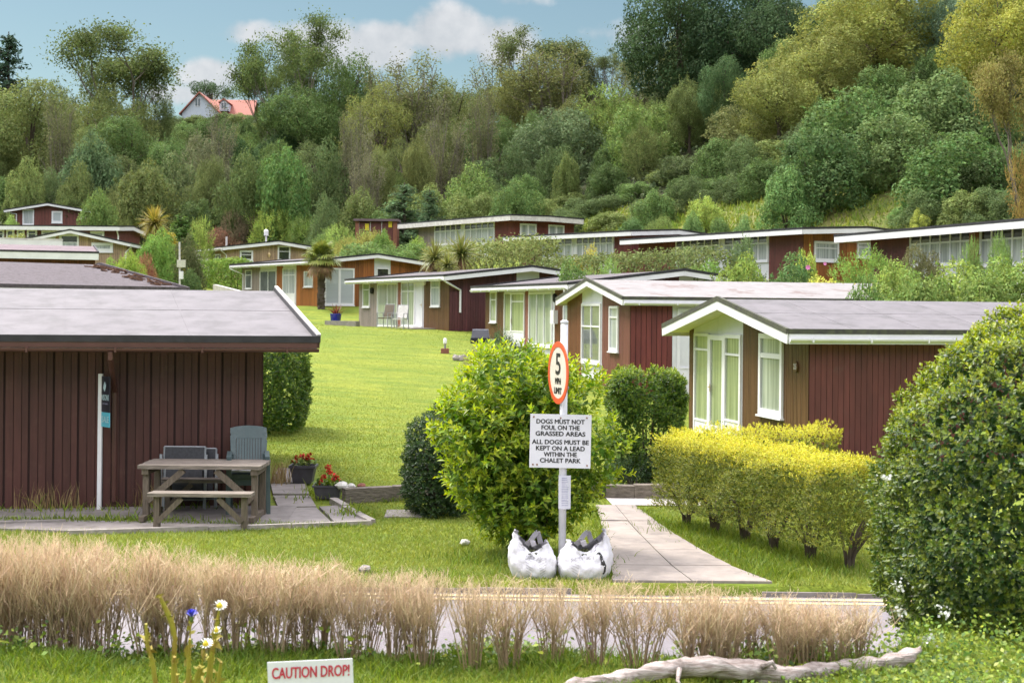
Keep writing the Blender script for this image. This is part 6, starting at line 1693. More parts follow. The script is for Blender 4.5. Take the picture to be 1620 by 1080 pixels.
# ------------------------------------------------------------------ geraniums
def geranium(parent, C, w, d_, n, heads, hz, rnd):
    rg = np.random.default_rng(int(abs(C[0]) * 100)); B = root_loc(parent)
    p = np.stack([rg.uniform(-w, w, n), rg.uniform(-d_, d_, n), rg.uniform(0, hz * .75, n)], 1) + np.array(C)
    V, Fa = cards(p, np.tile([0, -.2, 1.0], (n, 1)), .055, rg, aspect=.9, jit=.5)
    link('foliage', np_mesh('foliage', V - np.array(B), Fa, M['leaves_box'], tint=np.repeat(rg.uniform(0, .6, n), 4)), parent)
    for (hx, hy, hh) in heads:
        m = MB(base=B); c = Vector(C) + Vector((hx, hy, hh))
        m.tube([Vector(C) + Vector((hx * .6, hy * .5, 0)), c], .004, 4, raw=True); m.build('stalk', M['leaves_stem'], parent)
        k = 34; q = unit(rg.normal(0, 1, (k, 3))) * .042 * rg.uniform(.5, 1, (k, 1)) * np.array([1.15, 1, .8]) + np.array(c)
        V, Fa = cards(q, q - np.array(c), .028, rg, aspect=.95, jit=.4); link('flower_head', np_mesh('flower_head', V - np.array(B), Fa, M['red_petals']), parent)
mat('metal_dark', (.075, .075, .095), (.055, .055, .07), 6, .35)
mat('leaves_stem', (.10, .16, .04), None, 20, .6)
def pot(prof, c, label, name, mt, square=None):
    r = empty(name, c, label, 'flower pot')
    m = MB(base=c)
    if square:
        w, d_, h, tp = square
        def ring(k, z, x): return [(c[0] - w * k + x, c[1] - d_ * k + x, c[2] + z), (c[0] + w * k - x, c[1] - d_ * k + x, c[2] + z), (c[0] + w * k - x, c[1] + d_ * k - x, c[2] + z), (c[0] - w * k + x, c[1] + d_ * k - x, c[2] + z)]
        i = m.pts(ring(tp, 0, 0) + ring(.96, h * .86, 0) + ring(1.06, h * .86, 0) + ring(1.06, h, 0) + ring(1.0, h, .01) + ring(.92, h * .8, .01), True)
        for k in range(5):
            for j in range(4): m.face([i + 4 * k + j, i + 4 * k + (j + 1) % 4, i + 4 * k + 4 + (j + 1) % 4, i + 4 * k + 4 + j])
        m.face([i + 3, i + 2, i + 1, i]); 
        m.build('pot', M[mt], r)
        m = MB(base=c); i = m.pts(ring(.9, h * .82, .01), True); m.face([i, i + 1, i + 2, i + 3]); m.build('soil', M['soil'], r)
    return r
c = at(480, 761, 21.0); c.z = .03
r = pot(None, c, 'square grey pot of red geraniums standing by the lawn', 'flower_pot', 'pot_grey', (.185, .17, .26, .72))
geranium(r, (c.x, c.y, .27), .17, .14, 110, [(-.10, 0, .13), (-.02, -.04, .16), (.05, 0, .12), (.09, -.03, .17), (.0, .06, .10), (.12, .03, .09), (-.13, -.05, .08)], .14, None)
c = at(519, 790, 19.35); c.z = .02
r = pot(None, c, 'grey trough of red geraniums at the end of the low stone wall', 'flower_trough', 'pot_grey', (.19, .12, .18, .8))
geranium(r, (c.x, c.y, .18), .17, .1, 90, [(-.06, 0, .13), (.02, -.03, .20), (.0, 0, .26), (.09, -.03, .15), (-.10, -.02, .07), (.13, .02, .11), (.05, .03, .08)], .13, None)
for (px, py, d, s, mt, lb) in ((541, 768, 19.2, .085, 'stone_pale', 'whitish boulder on the low stone wall beside the trough'), (556, 768, 19.22, .05, 'stone_pale', 'smaller whitish stone on the low stone wall'), (572, 768, 19.22, .055, 'brick_red', 'reddish lump of brick on the low stone wall'), (735, 857, 15.6, .05, 'stone_pale', 'pale stone in the grass under the lime green leafy bush'), (577, 900, 13.95, .06, 'stone', 'grey stone at the edge of the road verge')):
    c = at(px, py, d); m = MB(base=c); rn = random.Random(px)
    m.lathe([(s * .5, -s * .6), (s * .95, -s * .3), (s, .1 * s), (s * .7, s * .5), (s * .2, s * .65)], c, 9, raw=True)
    m.v = [(a * rn.uniform(.85, 1.3), b * rn.uniform(.8, 1.15), q * rn.uniform(.8, 1.2)) for a, b, q in m.v]
    tag(m.build('stone', M[mt], None, False, c), lb, 'stone')

# ------------------------------------------------------------------ sign post
b0 = at(889, 884, 14.1); b0.z = 0.0
top = at(893, 511, 14.1)
r = empty('sign_post', b0, 'grey post carrying a speed limit disc and a dog notice before the lime bush', 'sign post')
m = MB(base=b0); m.tube([(b0.x, b0.y, -.1), (top.x, top.y, top.z)], .037, 12, raw=True); m.lathe([(.040, 0), (.040, .025), (.02, .035)], (top.x, top.y, top.z - .005), 12, raw=True); m.build('pole', M['pole_paint'], r, True)
def on_pole(z): t = z / top.z; return Vector((b0.x + (top.x - b0.x) * t, b0.y, z))
c = at(883, 590, 14.0); nn = Vector((-.957, -.29, 0)).normalized(); R_ = Vector((-nn.y, nn.x, 0)); R_ = Vector((0, 0, 1)).cross(nn)
c = on_pole(c.z) + nn * .055
def disc(m, c, n, rad, th, seg=40, r0=0.0):
    R_ = Vector((0, 0, 1)).cross(n)
    def ring(q, o): return [c + R_ * (q * math.cos(2 * math.pi * k / seg)) + Vector((0, 0, q * math.sin(2 * math.pi * k / seg))) + n * o for k in range(seg)]
    if r0:
        i = m.pts(ring(rad, 0) + ring(rad, th) + ring(r0, th) + ring(r0, 0), True)
        for a in range(3):
            for k in range(seg): m.face([i + a * seg + k, i + a * seg + (k + 1) % seg, i + (a + 1) * seg + (k + 1) % seg, i + (a + 1) * seg + k])
    else:
        i = m.pts(ring(rad, 0) + ring(rad, th), True); m.face([i + seg + k for k in range(seg)]); m.face([i + k for k in range(seg)][::-1])
        for k in range(seg): m.face([i + k, i + (k + 1) % seg, i + seg + (k + 1) % seg, i + seg + k])
m = MB(base=b0); disc(m, c, nn, .305, .006); sp_ = m.build('speed_disc', M['sign_cream'], r)
m = MB(base=b0); disc(m, c, nn, .310, .0095, r0=.255); m.build('rim', M['sign_red'], sp_)
for z in (c.z + .13, c.z - .15):
    m = MB(base=b0); q = on_pole(z); m.box((q.x - .05, q.y - .042, z - .012), (q.x + .05, q.y + .045, z + .012)); m.build('bracket', M['metal_grey'], r)
lettering([('5', .075, .30, .145), ('MPH', -.085, .085, .17), ('LIMIT', -.18, .085, .23)], c, R_, (0, 0, 1), M['ink_black'], sp_, out=.008, weight=.006)
# dog notice
c = at(887, 698.5, 13.98); w, h = .605, .528; nn = Vector((.03, -1, 0)).normalized(); R_ = Vector((0, 0, 1)).cross(nn); R2 = (R_ + Vector((0, 0, -.016))).normalized()
c = Vector((c.x, 14.1 - .05, c.z))
m = MB(base=b0); m.beam(c - R2 * w / 2, c + R2 * w / 2, .005, h, raw=True); nb = m.build('dog_notice', M['sign_white'], r)
lines = ['DOGS MUST NOT', 'FOUL ON THE', 'GRASSED AREAS', 'ALL DOGS MUST BE', 'KEPT ON A LEAD', 'WITHIN THE', 'CHALET PARK']
wd = [.475, .375, .490, .560, .480, .325, .400]; zz = [.190, .130, .070, -.012, -.074, -.134, -.194]
for i0_, i1_ in ((0, 3), (3, 7)): lettering([(s, z_, .062, w_) for s, z_, w_ in list(zip(lines, zz, wd))[i0_:i1_]], c, R2, (0, 0, 1), M['ink_black'], nb, out=.0042, weight=.0022)
m = MB(base=b0)
for (sx, sz) in ((-.265, .235), (.26, .235), (-.27, -.235), (.265, -.235), (-.23, -.235), (0.0, .228)):
    q = c + R2 * sx + Vector((0, 0, sz)); m.lathe([(.007, -.007), (.007, .007)], (q.x, q.y - .004, q.z), 8, raw=True)
m.build('screw', M['rust'], nb)
# paper notice wrapped on the pole
c = at(893, 778, 14.05); q = on_pole(c.z)
m = MB(base=b0); z0, z1 = at(893, 805, 14.05).z, at(893, 752, 14.05).z
pts = [(q.x - .042, q.y - .005), (q.x - .036, q.y - .034), (q.x - .01, q.y - .046), (q.x + .03, q.y - .044), (q.x + .078, q.y - .030)]
i = m.pts([(x, y, z0) for x, y in pts] + [(x, y, z1) for x, y in pts] + [(x, y + .003, z0) for x, y in pts] + [(x, y + .003, z1) for x, y in pts], True)
for k in range(4): m.face([i + k, i + k + 1, i + 6 + k, i + 5 + k]); m.face([i + 11 + k, i + 10 + k, i + 15 + k, i + 16 + k])
pn = m.build('paper_notice', M['paper'], r)
m = MB(base=b0); rn = random.Random(3); z = z1 - .03
while z > z0 + .02:
    l = rn.uniform(.045, .07); hh = .006 if z < z1 - .06 else .010
    m.hexa([(q.x - .012, q.y - .0485, z), (q.x - .012 + l, q.y - .0475 + l * .09, z), (q.x - .012 + l, q.y - .0455 + l * .09, z), (q.x - .012, q.y - .0465, z), (q.x - .012, q.y - .0485, z + hh), (q.x - .012 + l, q.y - .0475 + l * .09, z + hh), (q.x - .012 + l, q.y - .0455 + l * .09, z + hh), (q.x - .012, q.y - .0465, z + hh)], True); z -= rn.uniform(.014, .022)
m.build('print', M['ink_faint'], pn)

# ------------------------------------------------------------------ garden waste sacks
mat('bag_print', (.30, .29, .31), (.42, .41, .43), 30, .5)
def sack(px0, px1, ytop, ybot, d, label, seed, dip_l, text, tilt, marks=False):
    a, b = at(px0, ybot, d), at(px1, ybot, d); cx, W = (a.x + b.x) / 2, (b.x - a.x) / 2; H = at(px0, ytop, d).z - .0
    D = W * .78; C = Vector((cx, d + D, 0.0)); rg = np.random.default_rng(seed); rn = random.Random(seed)
    r = empty('garden_sack', C, label, 'sack', 'white garden waste sacks by the sign post')
    nu, nv = 56, 22
    ph = rg.uniform(0, 6.28, 8)
    def topz(t):      # rim height round the sack: high at the two sides, dipping at front and back
        s = math.cos(t); f = -math.sin(t)
        base = .60 + .36 * abs(s) ** 1.6 + (tilt * s) * .12
        return H * (base + (.10 if f < 0 else -.02) * (1 - abs(s)))
    def prof(t, v):
        e = 3.0; c_, s_ = math.cos(t), math.sin(t); k = (abs(c_) ** e + abs(s_) ** e) ** (-1 / e)
        bul = .86 + .20 * math.sin(math.pi * min(1, v * 1.15)) - .10 * v ** 3
        pinch = 1 - .42 * v ** 2.0 * abs(s_)
        z = topz(t) * v
        cr = .010 * math.sin(t * 5 + ph[0] + v * 7) * math.sin(v * 9 + ph[1]) + .007 * math.sin(t * 11 + ph[2] - v * 13) + .006 * math.sin(t * 17 + v * 23 + ph[3]) + .005 * math.sin(t * 29 + ph[4] - v * 31)
        cr *= .4 + .8 * v
        return Vector((C.x + (W * bul * (1 - .13 * v) * k) * c_ + cr * c_ + tilt * .03 * v, C.y + (D * bul * k * pinch) * s_ + cr * s_, z))
    m = MB(base=C)
    i = m.pts([prof(2 * math.pi * u / nu, v / nv) for v in range(nv + 1) for u in range(nu)], True)
    for v in range(nv):
        for u in range(nu): m.face([i + v * nu + u, i + v * nu + (u + 1) % nu, i + (v + 1) * nu + (u + 1) % nu, i + (v + 1) * nu + u])
    m.face([i + u for u in range(nu)][::-1])
    body = m.build('bag', M['bag_white'], r, True)
    bvh = BVHTree.FromPolygons([Vector(x) + C for x in m.v], m.f)
    m = MB(base=C)   # grey lining
    def inn(u, v): q = prof(2 * math.pi * u / nu, v / nv); dxy = Vector((C.x - q.x, C.y - q.y, 0)); return q + dxy.normalized() * .009
    i = m.pts([inn(u, v) for v in range(11, nv + 1) for u in range(nu)], True)
    for v in range(nv - 11):
        for u in range(nu): m.face([i + v * nu + u, i + v * nu + (u + 1) % nu, i + (v + 1) * nu + (u + 1) % nu, i + (v + 1) * nu + u])
    m.build('lining', M['bag_strap'], r, True)
    m = MB(base=C)
    for q in range(160):
        a_ = rn.uniform(0, 6.28); k = rn.random() ** .5 * .72; x, y = C.x + W * k * math.cos(a_), C.y + D * k * math.sin(a_) * .7
        z = H * (.47 + .10 * (1 - k)) + rn.uniform(-.02, .02); e = Vector((rn.gauss(0, 1), rn.gauss(0, 1), rn.gauss(0, .5))).normalized() * rn.uniform(.02, .05)
        m.beam((x - e.x, y - e.y, z - e.z), (x + e.x, y + e.y, z + e.z), .014, .006, raw=True)
    m.build('clippings', M['clippings'], r)
    for (sgn, yy) in ((1, .35), (-1, -.2)):
        m = MB(base=C); x0 = C.x - W * (.30 if sgn > 0 else .42) + W * .12; x1 = C.x + W * (.38 if sgn > 0 else .10)
        pts = []
        for k in range(11):
            t = k / 10; zz = H * .72 + H * (.26 if sgn > 0 else .12) * math.sin(math.pi * t) ** .7; pts.append(Vector((x0 + (x1 - x0) * t + .02 * math.sin(t * 5), C.y + D * yy * .6 + .05 * t * sgn, zz)))
        for p, q in zip(pts, pts[1:]): m.beam(p, q, .05, .004, (0, 1, .35), raw=True)
        m.build('strap', M['bag_strap'], r)
    def wrap(p):
        hit = bvh.ray_cast(Vector((p.x, C.y - 2, p.z)), Vector((0, 1, 0)))[0]
        return Vector((p.x, (hit.y if hit else C.y - D) - .0035, p.z))
    cz = H * .46
    lettering([(text, 0, .045, W * .85)], (C.x + tilt * -.02, C.y, cz), (1, 0, -.10 if tilt < 0 else .10), (0, 0, 1), M['bag_print'], body, 'lettering', 0, None, .0008, wrap)
    m = MB(base=C)
    for k in range(6):
        for sgn in (-1, 1):
            x = C.x + sgn * W * (.10 + .02 * k) + tilt * -.02; z = cz - .035 - k * .026; l = W * (.34 - .03 * k)
            if marks and sgn > 0: continue
            for j in range(6):
                u0, u1 = j / 6, (j + 1) / 6
                f_ = lambda u, h: wrap(Vector((x + sgn * l * u, 0, z + .035 * u + h)))
                m.quad(f_(u0, -.0028), f_(u1, -.0028), f_(u1, .0028), f_(u0, .0028), raw=True)
    m.build('print', M['bag_print'], body)
    if marks:
        m = MB(base=C)
        def blob(path, wdt):
            P2 = [Vector((C.x + W * a_, 0, H * b_)) for a_, b_ in path]
            for (p, q), w0 in zip(zip(P2, P2[1:]), wdt):
                n_ = 4
                for j in range(n_):
                    p_, q_ = p.lerp(q, j / n_), p.lerp(q, (j + 1) / n_); sd = Vector((-(q - p).z, 0, (q - p).x)).normalized() * w0
                    m.quad(wrap(p_ - sd), wrap(q_ - sd), wrap(q_ + sd), wrap(p_ + sd), raw=True)
        blob([(.42, .56), (.52, .60), (.60, .52), (.64, .40), (.60, .34)], [.006, .011, .016, .012]); blob([(.66, .42), (.74, .30), (.72, .18), (.66, .14)], [.014, .010, .008]); blob([(.47, .80), (.50, .76)], [.008]); blob([(.66, .88), (.69, .84)], [.007])
        m.build('emblem', M['ink_black'], body)
    return r
sack(806, 883, 846, 920, 13.72, 'upright white garden waste sack with its strap looped up, beside the post', 1, 0, 'GARDEN WASTE', -1)
sack(881, 969, 846, 920, 13.70, 'slumping white garden waste sack with black marks on its side', 2, 0, 'GARDEN WASTE', 1, True)

# ------------------------------------------------------------------ caution sign, driftwood, wild flowers on the bank
c0 = at(492, 1046, 5.25); w = .315
r = empty('caution_sign', (c0.x, 5.25, 1.0), 'white sign with red caution lettering on the grass bank', 'sign')
R2 = Vector((1, 0, .055)).normalized(); cc = Vector((c0.x, 5.25, c0.z - .075))
m = MB(base=r.location); m.beam(cc - R2 * w / 2, cc + R2 * w / 2, .006, .16, raw=True); bo = m.build('board', M['sign_white'], r)
lettering([('CAUTION DROP!', .037, .058, .285)], cc, R2, (0, 0, 1), M['caution_red'], bo, out=.005, weight=.0012)
m = MB(base=r.location); m.box((c0.x - .02, 5.265, .9), (c0.x + .02, 5.29, c0.z - .03)); m.build('stake', M['timber_brown'], r)

m = MB(); pts = [at(868, 1092, 6.0), at(900, 1083, 6.02), at(960, 1073, 6.05), at(1040, 1062, 6.1), at(1120, 1056, 6.15), at(1200, 1057, 6.2), at(1235, 1066, 6.2), at(1290, 1064, 6.24), at(1350, 1059, 6.28), at(1400, 1048, 6.3), at(1440, 1032, 6.3), at(1457, 1022, 6.3)]
rad = [.010, .022, .030, .036, .042, .044, .040, .036, .034, .036, .026, .007]
fine, fr = [], []
for k in range(len(pts) - 1):
    for j in range(5):
        t = j / 5; fine.append(pts[k].lerp(pts[k + 1], t)); fr.append(rad[k] + (rad[k + 1] - rad[k]) * t)
fine.append(pts[-1]); fr.append(rad[-1])
m.tube(fine, fr, 14, raw=True)
V = np.array(m.v); V += (np.sin(V[:, [0]] * 40 + V[:, [2]] * 130) * .005 + np.sin(V[:, [0]] * 17 + V[:, [1]] * 90) * .006 + np.sin(V[:, [0]] * 9 + 1) * .008) * np.array([0, 1, 1]); m.v = [tuple(q) for q in V]
loc0 = Vector(pts[5]); m.v = [tuple(Vector(q) - loc0) for q in m.v]
r = empty('driftwood_branch', loc0, 'long bleached driftwood branch lying on the bank under the glossy bush', 'branch'); m.build('limb', M['driftwood'], r, True)
m = MB(base=loc0); m.tube([at(1075, 1058, 6.08), at(1072, 1076, 6.0), at(1078, 1084, 5.98)], [.012, .008, .003], 7, raw=True); m.build('twig', M['driftwood'], r, True)
m = MB(base=loc0); m.tube([at(1205, 1054, 6.15), at(1222, 1047, 6.16), at(1228, 1058, 6.15)], [.014, .012, .006], 7, raw=True); m.build('twig', M['driftwood'], r, True)

def stalk(path, d, rad, mt, label, name='wild_plant', flower=None, cat='plant', leafy=26):
    P3 = [at(x, y, d + .03 * k) for k, (x, y) in enumerate(path)]; P3.append(Vector((P3[-1].x + .01, P3[-1].y, .98))); b = P3[-1]
    r = empty(name, b, label, cat, 'wild flowers on the bank'); m = MB(base=b); n = len(P3)
    m.tube([p for p in P3], [rad * (.35 + .65 * min(1, (k + .6) / 2)) for k in range(n)], 6, raw=True); m.build('stem', M[mt], r)
    rg = np.random.default_rng(int(path[0][0])); q = []; 
    for k in range(leafy):
        t = rg.uniform(.05, n - 1.3); i = int(t); q.append(P3[i].lerp(P3[i + 1], t - i))
    if leafy:
        q = np.array([tuple(x) for x in q]); dr = rg.normal(0, 1, q.shape); dr[:, 2] = np.abs(dr[:, 2]) * .8 + .4; dr = unit(dr)
        V, Fa = cards(q + dr * .010, np.cross(dr, rg.normal(0, 1, q.shape)), .042, rg, aspect=.4, jit=.3); link('foliage', np_mesh('foliage', V - np.array(b), Fa, M[mt]), r)
    if flower:
        c = P3[0]; col, size, kind_ = flower; m = MB(base=b)
        if kind_ == 'daisy':
            for k in range(13):
                a = 2 * math.pi * k / 13; dr = Vector((math.cos(a), math.sin(a) * .75, .05 + .55 * math.sin(a))); sd = Vector((-math.sin(a), math.cos(a) * .75, .2)).normalized() * size * .17
                m.quad(c + dr * size * .25 - sd * .6, c + dr * size * .25 + sd * .6, c + dr * size + sd * .8, c + dr * size - sd * .8, raw=True)
            m.build('petals', M[col], r); m = MB(base=b); m.lathe([(size * .38, -.006), (size * .40, .004), (size * .15, .014)], c + Vector((0, -.006, .0)), 9, raw=True); m.build('flower_centre', M['yellow_petals'], r)
        else:
            for k in range(40):
                a = rg.uniform(0, 6.28); e = rg.uniform(.1, 1.2); dr = Vector((math.cos(a) * math.sin(e), math.sin(a) * math.sin(e), math.cos(e))); sd = dr.cross(Vector((0, 0, 1))).normalized() * size * .13
                m.quad(c - sd * .4, c + sd * .4, c + dr * size + sd, c + dr * size - sd, raw=True)
            m.build('petals', M[col], r); m = MB(base=b); m.lathe([(.003, -.022), (.008, -.012), (.007, .0)], c, 7, raw=True); m.build('flower_base', M['leaves_stem'], r)
    return r
stalk([(253, 943), (262, 962), (272, 985), (277, 1010), (275, 1045), (279, 1080)], 5.4, .0105, 'yellow_stalk', 'tallest yellow green flower stalk with a bent tip on the bank')
stalk([(231, 986), (233, 1020), (241, 1045), (246, 1080)], 5.42, .0095, 'yellow_stalk', 'yellow flower stalk standing apart beside the tallest one', leafy=20)
stalk([(303, 975), (301, 1000), (300, 1040), (302, 1080)], 5.5, .0035, 'yellow_stalk', 'thin stalk carrying a single blue cornflower', 'cornflower', ('blue_petals', .030, 'corn'), 'flower', 8)
stalk([(348, 957), (343, 985), (338, 1015), (332, 1045), (328, 1080)], 5.45, .0085, 'yellow_stalk', 'stalk carrying the highest white daisy', 'daisy', ('white_petals', .028, 'daisy'), 'flower', 22)
stalk([(326, 1017), (322, 1035), (318, 1060), (314, 1085)], 5.35, .004, 'yellow_stalk', 'stalk carrying the low white daisy with a green centre', 'daisy', ('white_petals', .026, 'daisy'), 'flower', 14)
stalk([(343, 996), (340, 1020), (336, 1050), (334, 1085)], 5.4, .004, 'yellow_stalk', 'stalk carrying the small white daisy below the highest one', 'daisy', ('white_petals', .018, 'daisy'), 'flower', 12)
stalk([(300, 1010), (299, 1035), (297, 1085)], 5.38, .009, 'yellow_stalk', 'stout yellow stalk below the cornflower', leafy=18)
stalk([(350, 1046), (347, 1065), (344, 1090)], 5.3, .009, 'yellow_stalk', 'short lime green stalk beside the low daisy', leafy=10)
stalk([(276, 1038), (274, 1060), (276, 1090)], 5.35, .011, 'yellow_stalk', 'short green stalk between the taller yellow ones', leafy=10)
stalk([(316, 1052), (311, 1070), (306, 1092)], 5.33, .009, 'yellow_stalk', 'short branching yellow stalk at the foot of the daisies', leafy=10)

# ------------------------------------------------------------------ palms
def rosette(name_, C, n, ln, w, droop, mt, parent, rg, elev=(-.5, 1.3), seg=4, pinnate=False):
    B = root_loc(parent); V, Fs, T = [], [], []
    for k in range(n):
        az = rg.uniform(0, 6.28); el = rg.uniform(*elev); l = ln * rg.uniform(.7, 1.1)
        d = np.array([math.cos(az) * math.cos(el), math.sin(az) * math.cos(el), math.sin(el)]); sd = np.array([-math.sin(az), math.cos(az), 0]); p = np.array(C, float); tw = rg.uniform(-.6, .6); i0 = len(V)
        sd = sd * math.cos(tw) + np.cross(d, sd) * math.sin(tw)
        for j in range(seg + 1):
            t = j / seg; ww = w * (1 - t) ** .8 * (.6 + 1.6 * min(t, .35)); V += [p - sd * ww, p + sd * ww]; T += [t, t]
            d = d + np.array([0, 0, -droop / seg * (1 - .5 * max(0, math.sin(el)))]); d /= np.linalg.norm(d); p = p + d * l / seg
        for j in range(seg): q = i0 + 2 * j; Fs.append((q, q + 1, q + 3, q + 2))
    return link(name_, np_mesh(name_, np.array(V) - np.array(B), Fs, M[mt], tint=T), parent)
leaf_mat('palm_leaf', (.085, .13, .03), (.24, .27, .06), .3, .25, .4, .4)
leaf_mat('palm_dead', (.16, .10, .05), (.26, .18, .09), .3, .2, .7, .2)
leaf_mat('cordyline_leaf', (.10, .13, .035), (.26, .26, .07), .3, .3, .45, .4)
leaf_mat('cordyline_yellow', (.18, .18, .04), (.42, .34, .07), .3, .3, .45, .4)
b = at(508, 487, 73.0); b.z = gz(b.x, b.y) - .05; tz = at(508, 412, 73).z
r = empty('fan_palm', b, 'fan palm with a shaggy trunk in front of the orange chalet', 'palm tree')
m = MB(base=b); m.tube([(b.x, b.y, b.z - .1), (b.x + .02, b.y, b.z + .3), (b.x - .03, b.y, b.z + 1.2), (b.x, b.y, tz)], [.22, .17, .16, .19], 12, raw=True)
rn = random.Random(6)
for k in range(150):
    z = rn.uniform(b.z, tz); a = rn.uniform(0, 6.28); m.beam((b.x + .14 * math.cos(a), b.y + .14 * math.sin(a), z), (b.x + .22 * math.cos(a), b.y + .22 * math.sin(a), z + .12), .09, .02, raw=True)
m.build('trunk', M['palm_bark'], r)
rg = np.random.default_rng(9)
def fans(C, n, L_, fan, mt, parent, elev, nm):
    B = root_loc(parent); V, Fs, T = [], [], []
    for k in range(n):
        az = rg.uniform(0, 6.28); el = rg.uniform(*elev); d = np.array([math.cos(az) * math.cos(el), math.sin(az) * math.cos(el), math.sin(el)])
        hub = np.array(C) + d * L_ * rg.uniform(.35, .75); s = np.array([-math.sin(az), math.cos(az), 0]); u = np.cross(d, s); i0 = len(V)
        V += [np.array(C) - s * .015, np.array(C) + s * .015, hub + s * .015, hub - s * .015]; T += [.3] * 4; Fs.append((i0, i0 + 1, i0 + 2, i0 + 3))
        for j in range(19):
            a = (j - 9) / 9 * 1.9; dj = d * math.cos(a) + s * math.sin(a); l = fan * (1 - .18 * abs(a)) * rg.uniform(.85, 1.1); w_ = s * math.cos(a) * .035 - d * math.sin(a) * .035
            mid = hub + dj * l * .6 + u * .05; tip = hub + dj * l + np.array([0, 0, -.22 * fan]); i = len(V); V += [hub, mid - w_, tip, mid + w_]; T += [.2, .6, 1, .6]; Fs.append((i, i + 1, i + 2, i + 3))
    return link(nm, np_mesh(nm, np.array(V) - np.array(B), Fs, M[mt], tint=T), parent)
fans((b.x, b.y, tz + .05), 40, .85, .72, 'palm_leaf', r, (-.25, 1.4), 'crown')
fans((b.x, b.y, tz - .10), 20, .8, .6, 'palm_dead', r, (-1.1, -.35), 'dead_skirt')
def cordyline(px, ytop, yb, d, wpx, label, mt, dead=True, heads=1):
    c = at(px, ytop, d); g = at(px, yb, d); g.z = min(g.z, gz(g.x, g.y)) - .1; ln = wpx * d / F / 2 * 1.1
    r = empty('cabbage_palm', g, label, 'palm tree', 'spiky cabbage palms'); m = MB(base=g); hz = c.z - ln * .62
    m.tube([g, (g.x + .05, g.y, (g.z + hz) / 2), (c.x, c.y, hz)], [.13, .10, .08], 8, raw=True); m.build('trunk', M['palm_bark'], r)
    rosette('crown', (c.x, c.y, hz), 150 if d < 90 else 420, ln, (.028 if d < 90 else .016) + d * .0002, .9 if d < 90 else 1.3, mt, r, rg, (-.35, 1.5))
    if dead: rosette('dead_skirt', (c.x, c.y, hz - .1), 60, ln * .8, .03, .8, 'palm_dead', r, rg, (-1.2, -.3))
cordyline(688, 386, 450, 68, 70, 'spiky cabbage palm on the bank above the maroon chalet roof', 'cordyline_leaf')
cordyline(730, 376, 440, 69, 78, 'taller spiky cabbage palm with a brown skirt, beside the other one', 'cordyline_leaf')
cordyline(708, 404, 450, 66.5, 50, 'low spiky cabbage palm between the two bigger ones', 'cordyline_leaf', False)
cordyline(245, 334, 400, 93, 60, 'round headed golden cabbage palm by the tan glazed gable chalet', 'cordyline_yellow')

# ------------------------------------------------------------------ things on the far lawn
c = at(531, 508, 66.5); c.z = gz(c.x, c.y) + .18
r = empty('plant_pot', c, 'glossy blue pot with a reddish spiky plant on the stone bed', 'flower pot'); m = MB(base=c)
m.lathe([(.17, -.02), (.24, .16), (.27, .42), (.29, .45), (.25, .45), (.2, .36)], c, 14, raw=True); m.build('pot', M['pot_blue'], r, True)
rosette('foliage', (c.x, c.y, c.z + .36), 46, .62, .03, .35, 'leaves_red', r, rg, (.5, 1.5))
a, b_ = at(517, 512, 66), at(566, 516, 65); m = MB(); a.z = gz(a.x, a.y); b_.z = gz(b_.x, b_.y)
m.beam((a.x, a.y, a.z + .12), (b_.x, b_.y, b_.z + .12), .3, .34, raw=True); tag(m.build('stone_bed', M['stone']), 'low grey stone bed edge under the blue pot', 'wall')
def lawn_chair(px, d, rot, label, mt):
    c = at(px, 519, d); c.z = H4.base + .0 if False else gz(c.x, c.y)
    r = empty('metal_chair', c, label, 'chair', 'metal chairs outside the maroon chalet'); r.rotation_euler = (0, 0, rot)
    m = MB()
    for s in (-1, 1):
        m.tube([(s * .27, -.25, 0), (s * .27, -.25, .62), (s * .27, .2, .64), (s * .27, .25, 0)], .018, 6, raw=True)
        m.tube([(s * .24, .18, .38), (s * .23, .34, .98)], .016, 6, raw=True)
    m.tube([(-.23, .34, .98), (.23, .34, .98)], .016, 6, raw=True); m.tube([(-.27, -.25, .15), (.27, -.25, .15)], .012, 6, raw=True)
    m.build('frame', M['metal_grey'], r)
    m = MB(); m.box((-.24, -.24, .38), (.24, .20, .43)); m.build('seat', M[mt], r)
    m = MB(); m.hexa([(-.22, .17, .46), (.22, .17, .46), (.22, .20, .46), (-.22, .20, .46), (-.22, .315, .97), (.22, .315, .97), (.22, .345, .97), (-.22, .345, .97)]); m.build('backrest', M[mt], r)
lawn_chair(610, 60.0, -.5, 'brown backed metal chair outside the maroon chalet', 'timber_brown')
lawn_chair(633, 58.6, -.35, 'grey backed metal chair beside the brown backed one', 'old_white')
c = at(704, 551, 47); c.z = gz(c.x, c.y)
r = empty('garden_lamp', c, 'little white garden lamp standing on a brick plinth at the lawn edge', 'lamp'); m = MB(base=c); m.box((c.x - .13, c.y - .13, -.1 + c.z), (c.x + .13, c.y + .13, c.z + .16)); m.build('plinth', M['brick_red'], r)
m = MB(base=c); m.lathe([(.035, .16), (.035, .30)], c, 8, raw=True); m.build('stem', M['metal_grey'], r)
m = MB(base=c); m.lathe([(.05, .30), (.058, .33), (.058, .47), (.03, .50)], c, 10, raw=True); m.build('lamp_shade', M['white_upvc'], r, True)
rn = random.Random(44)
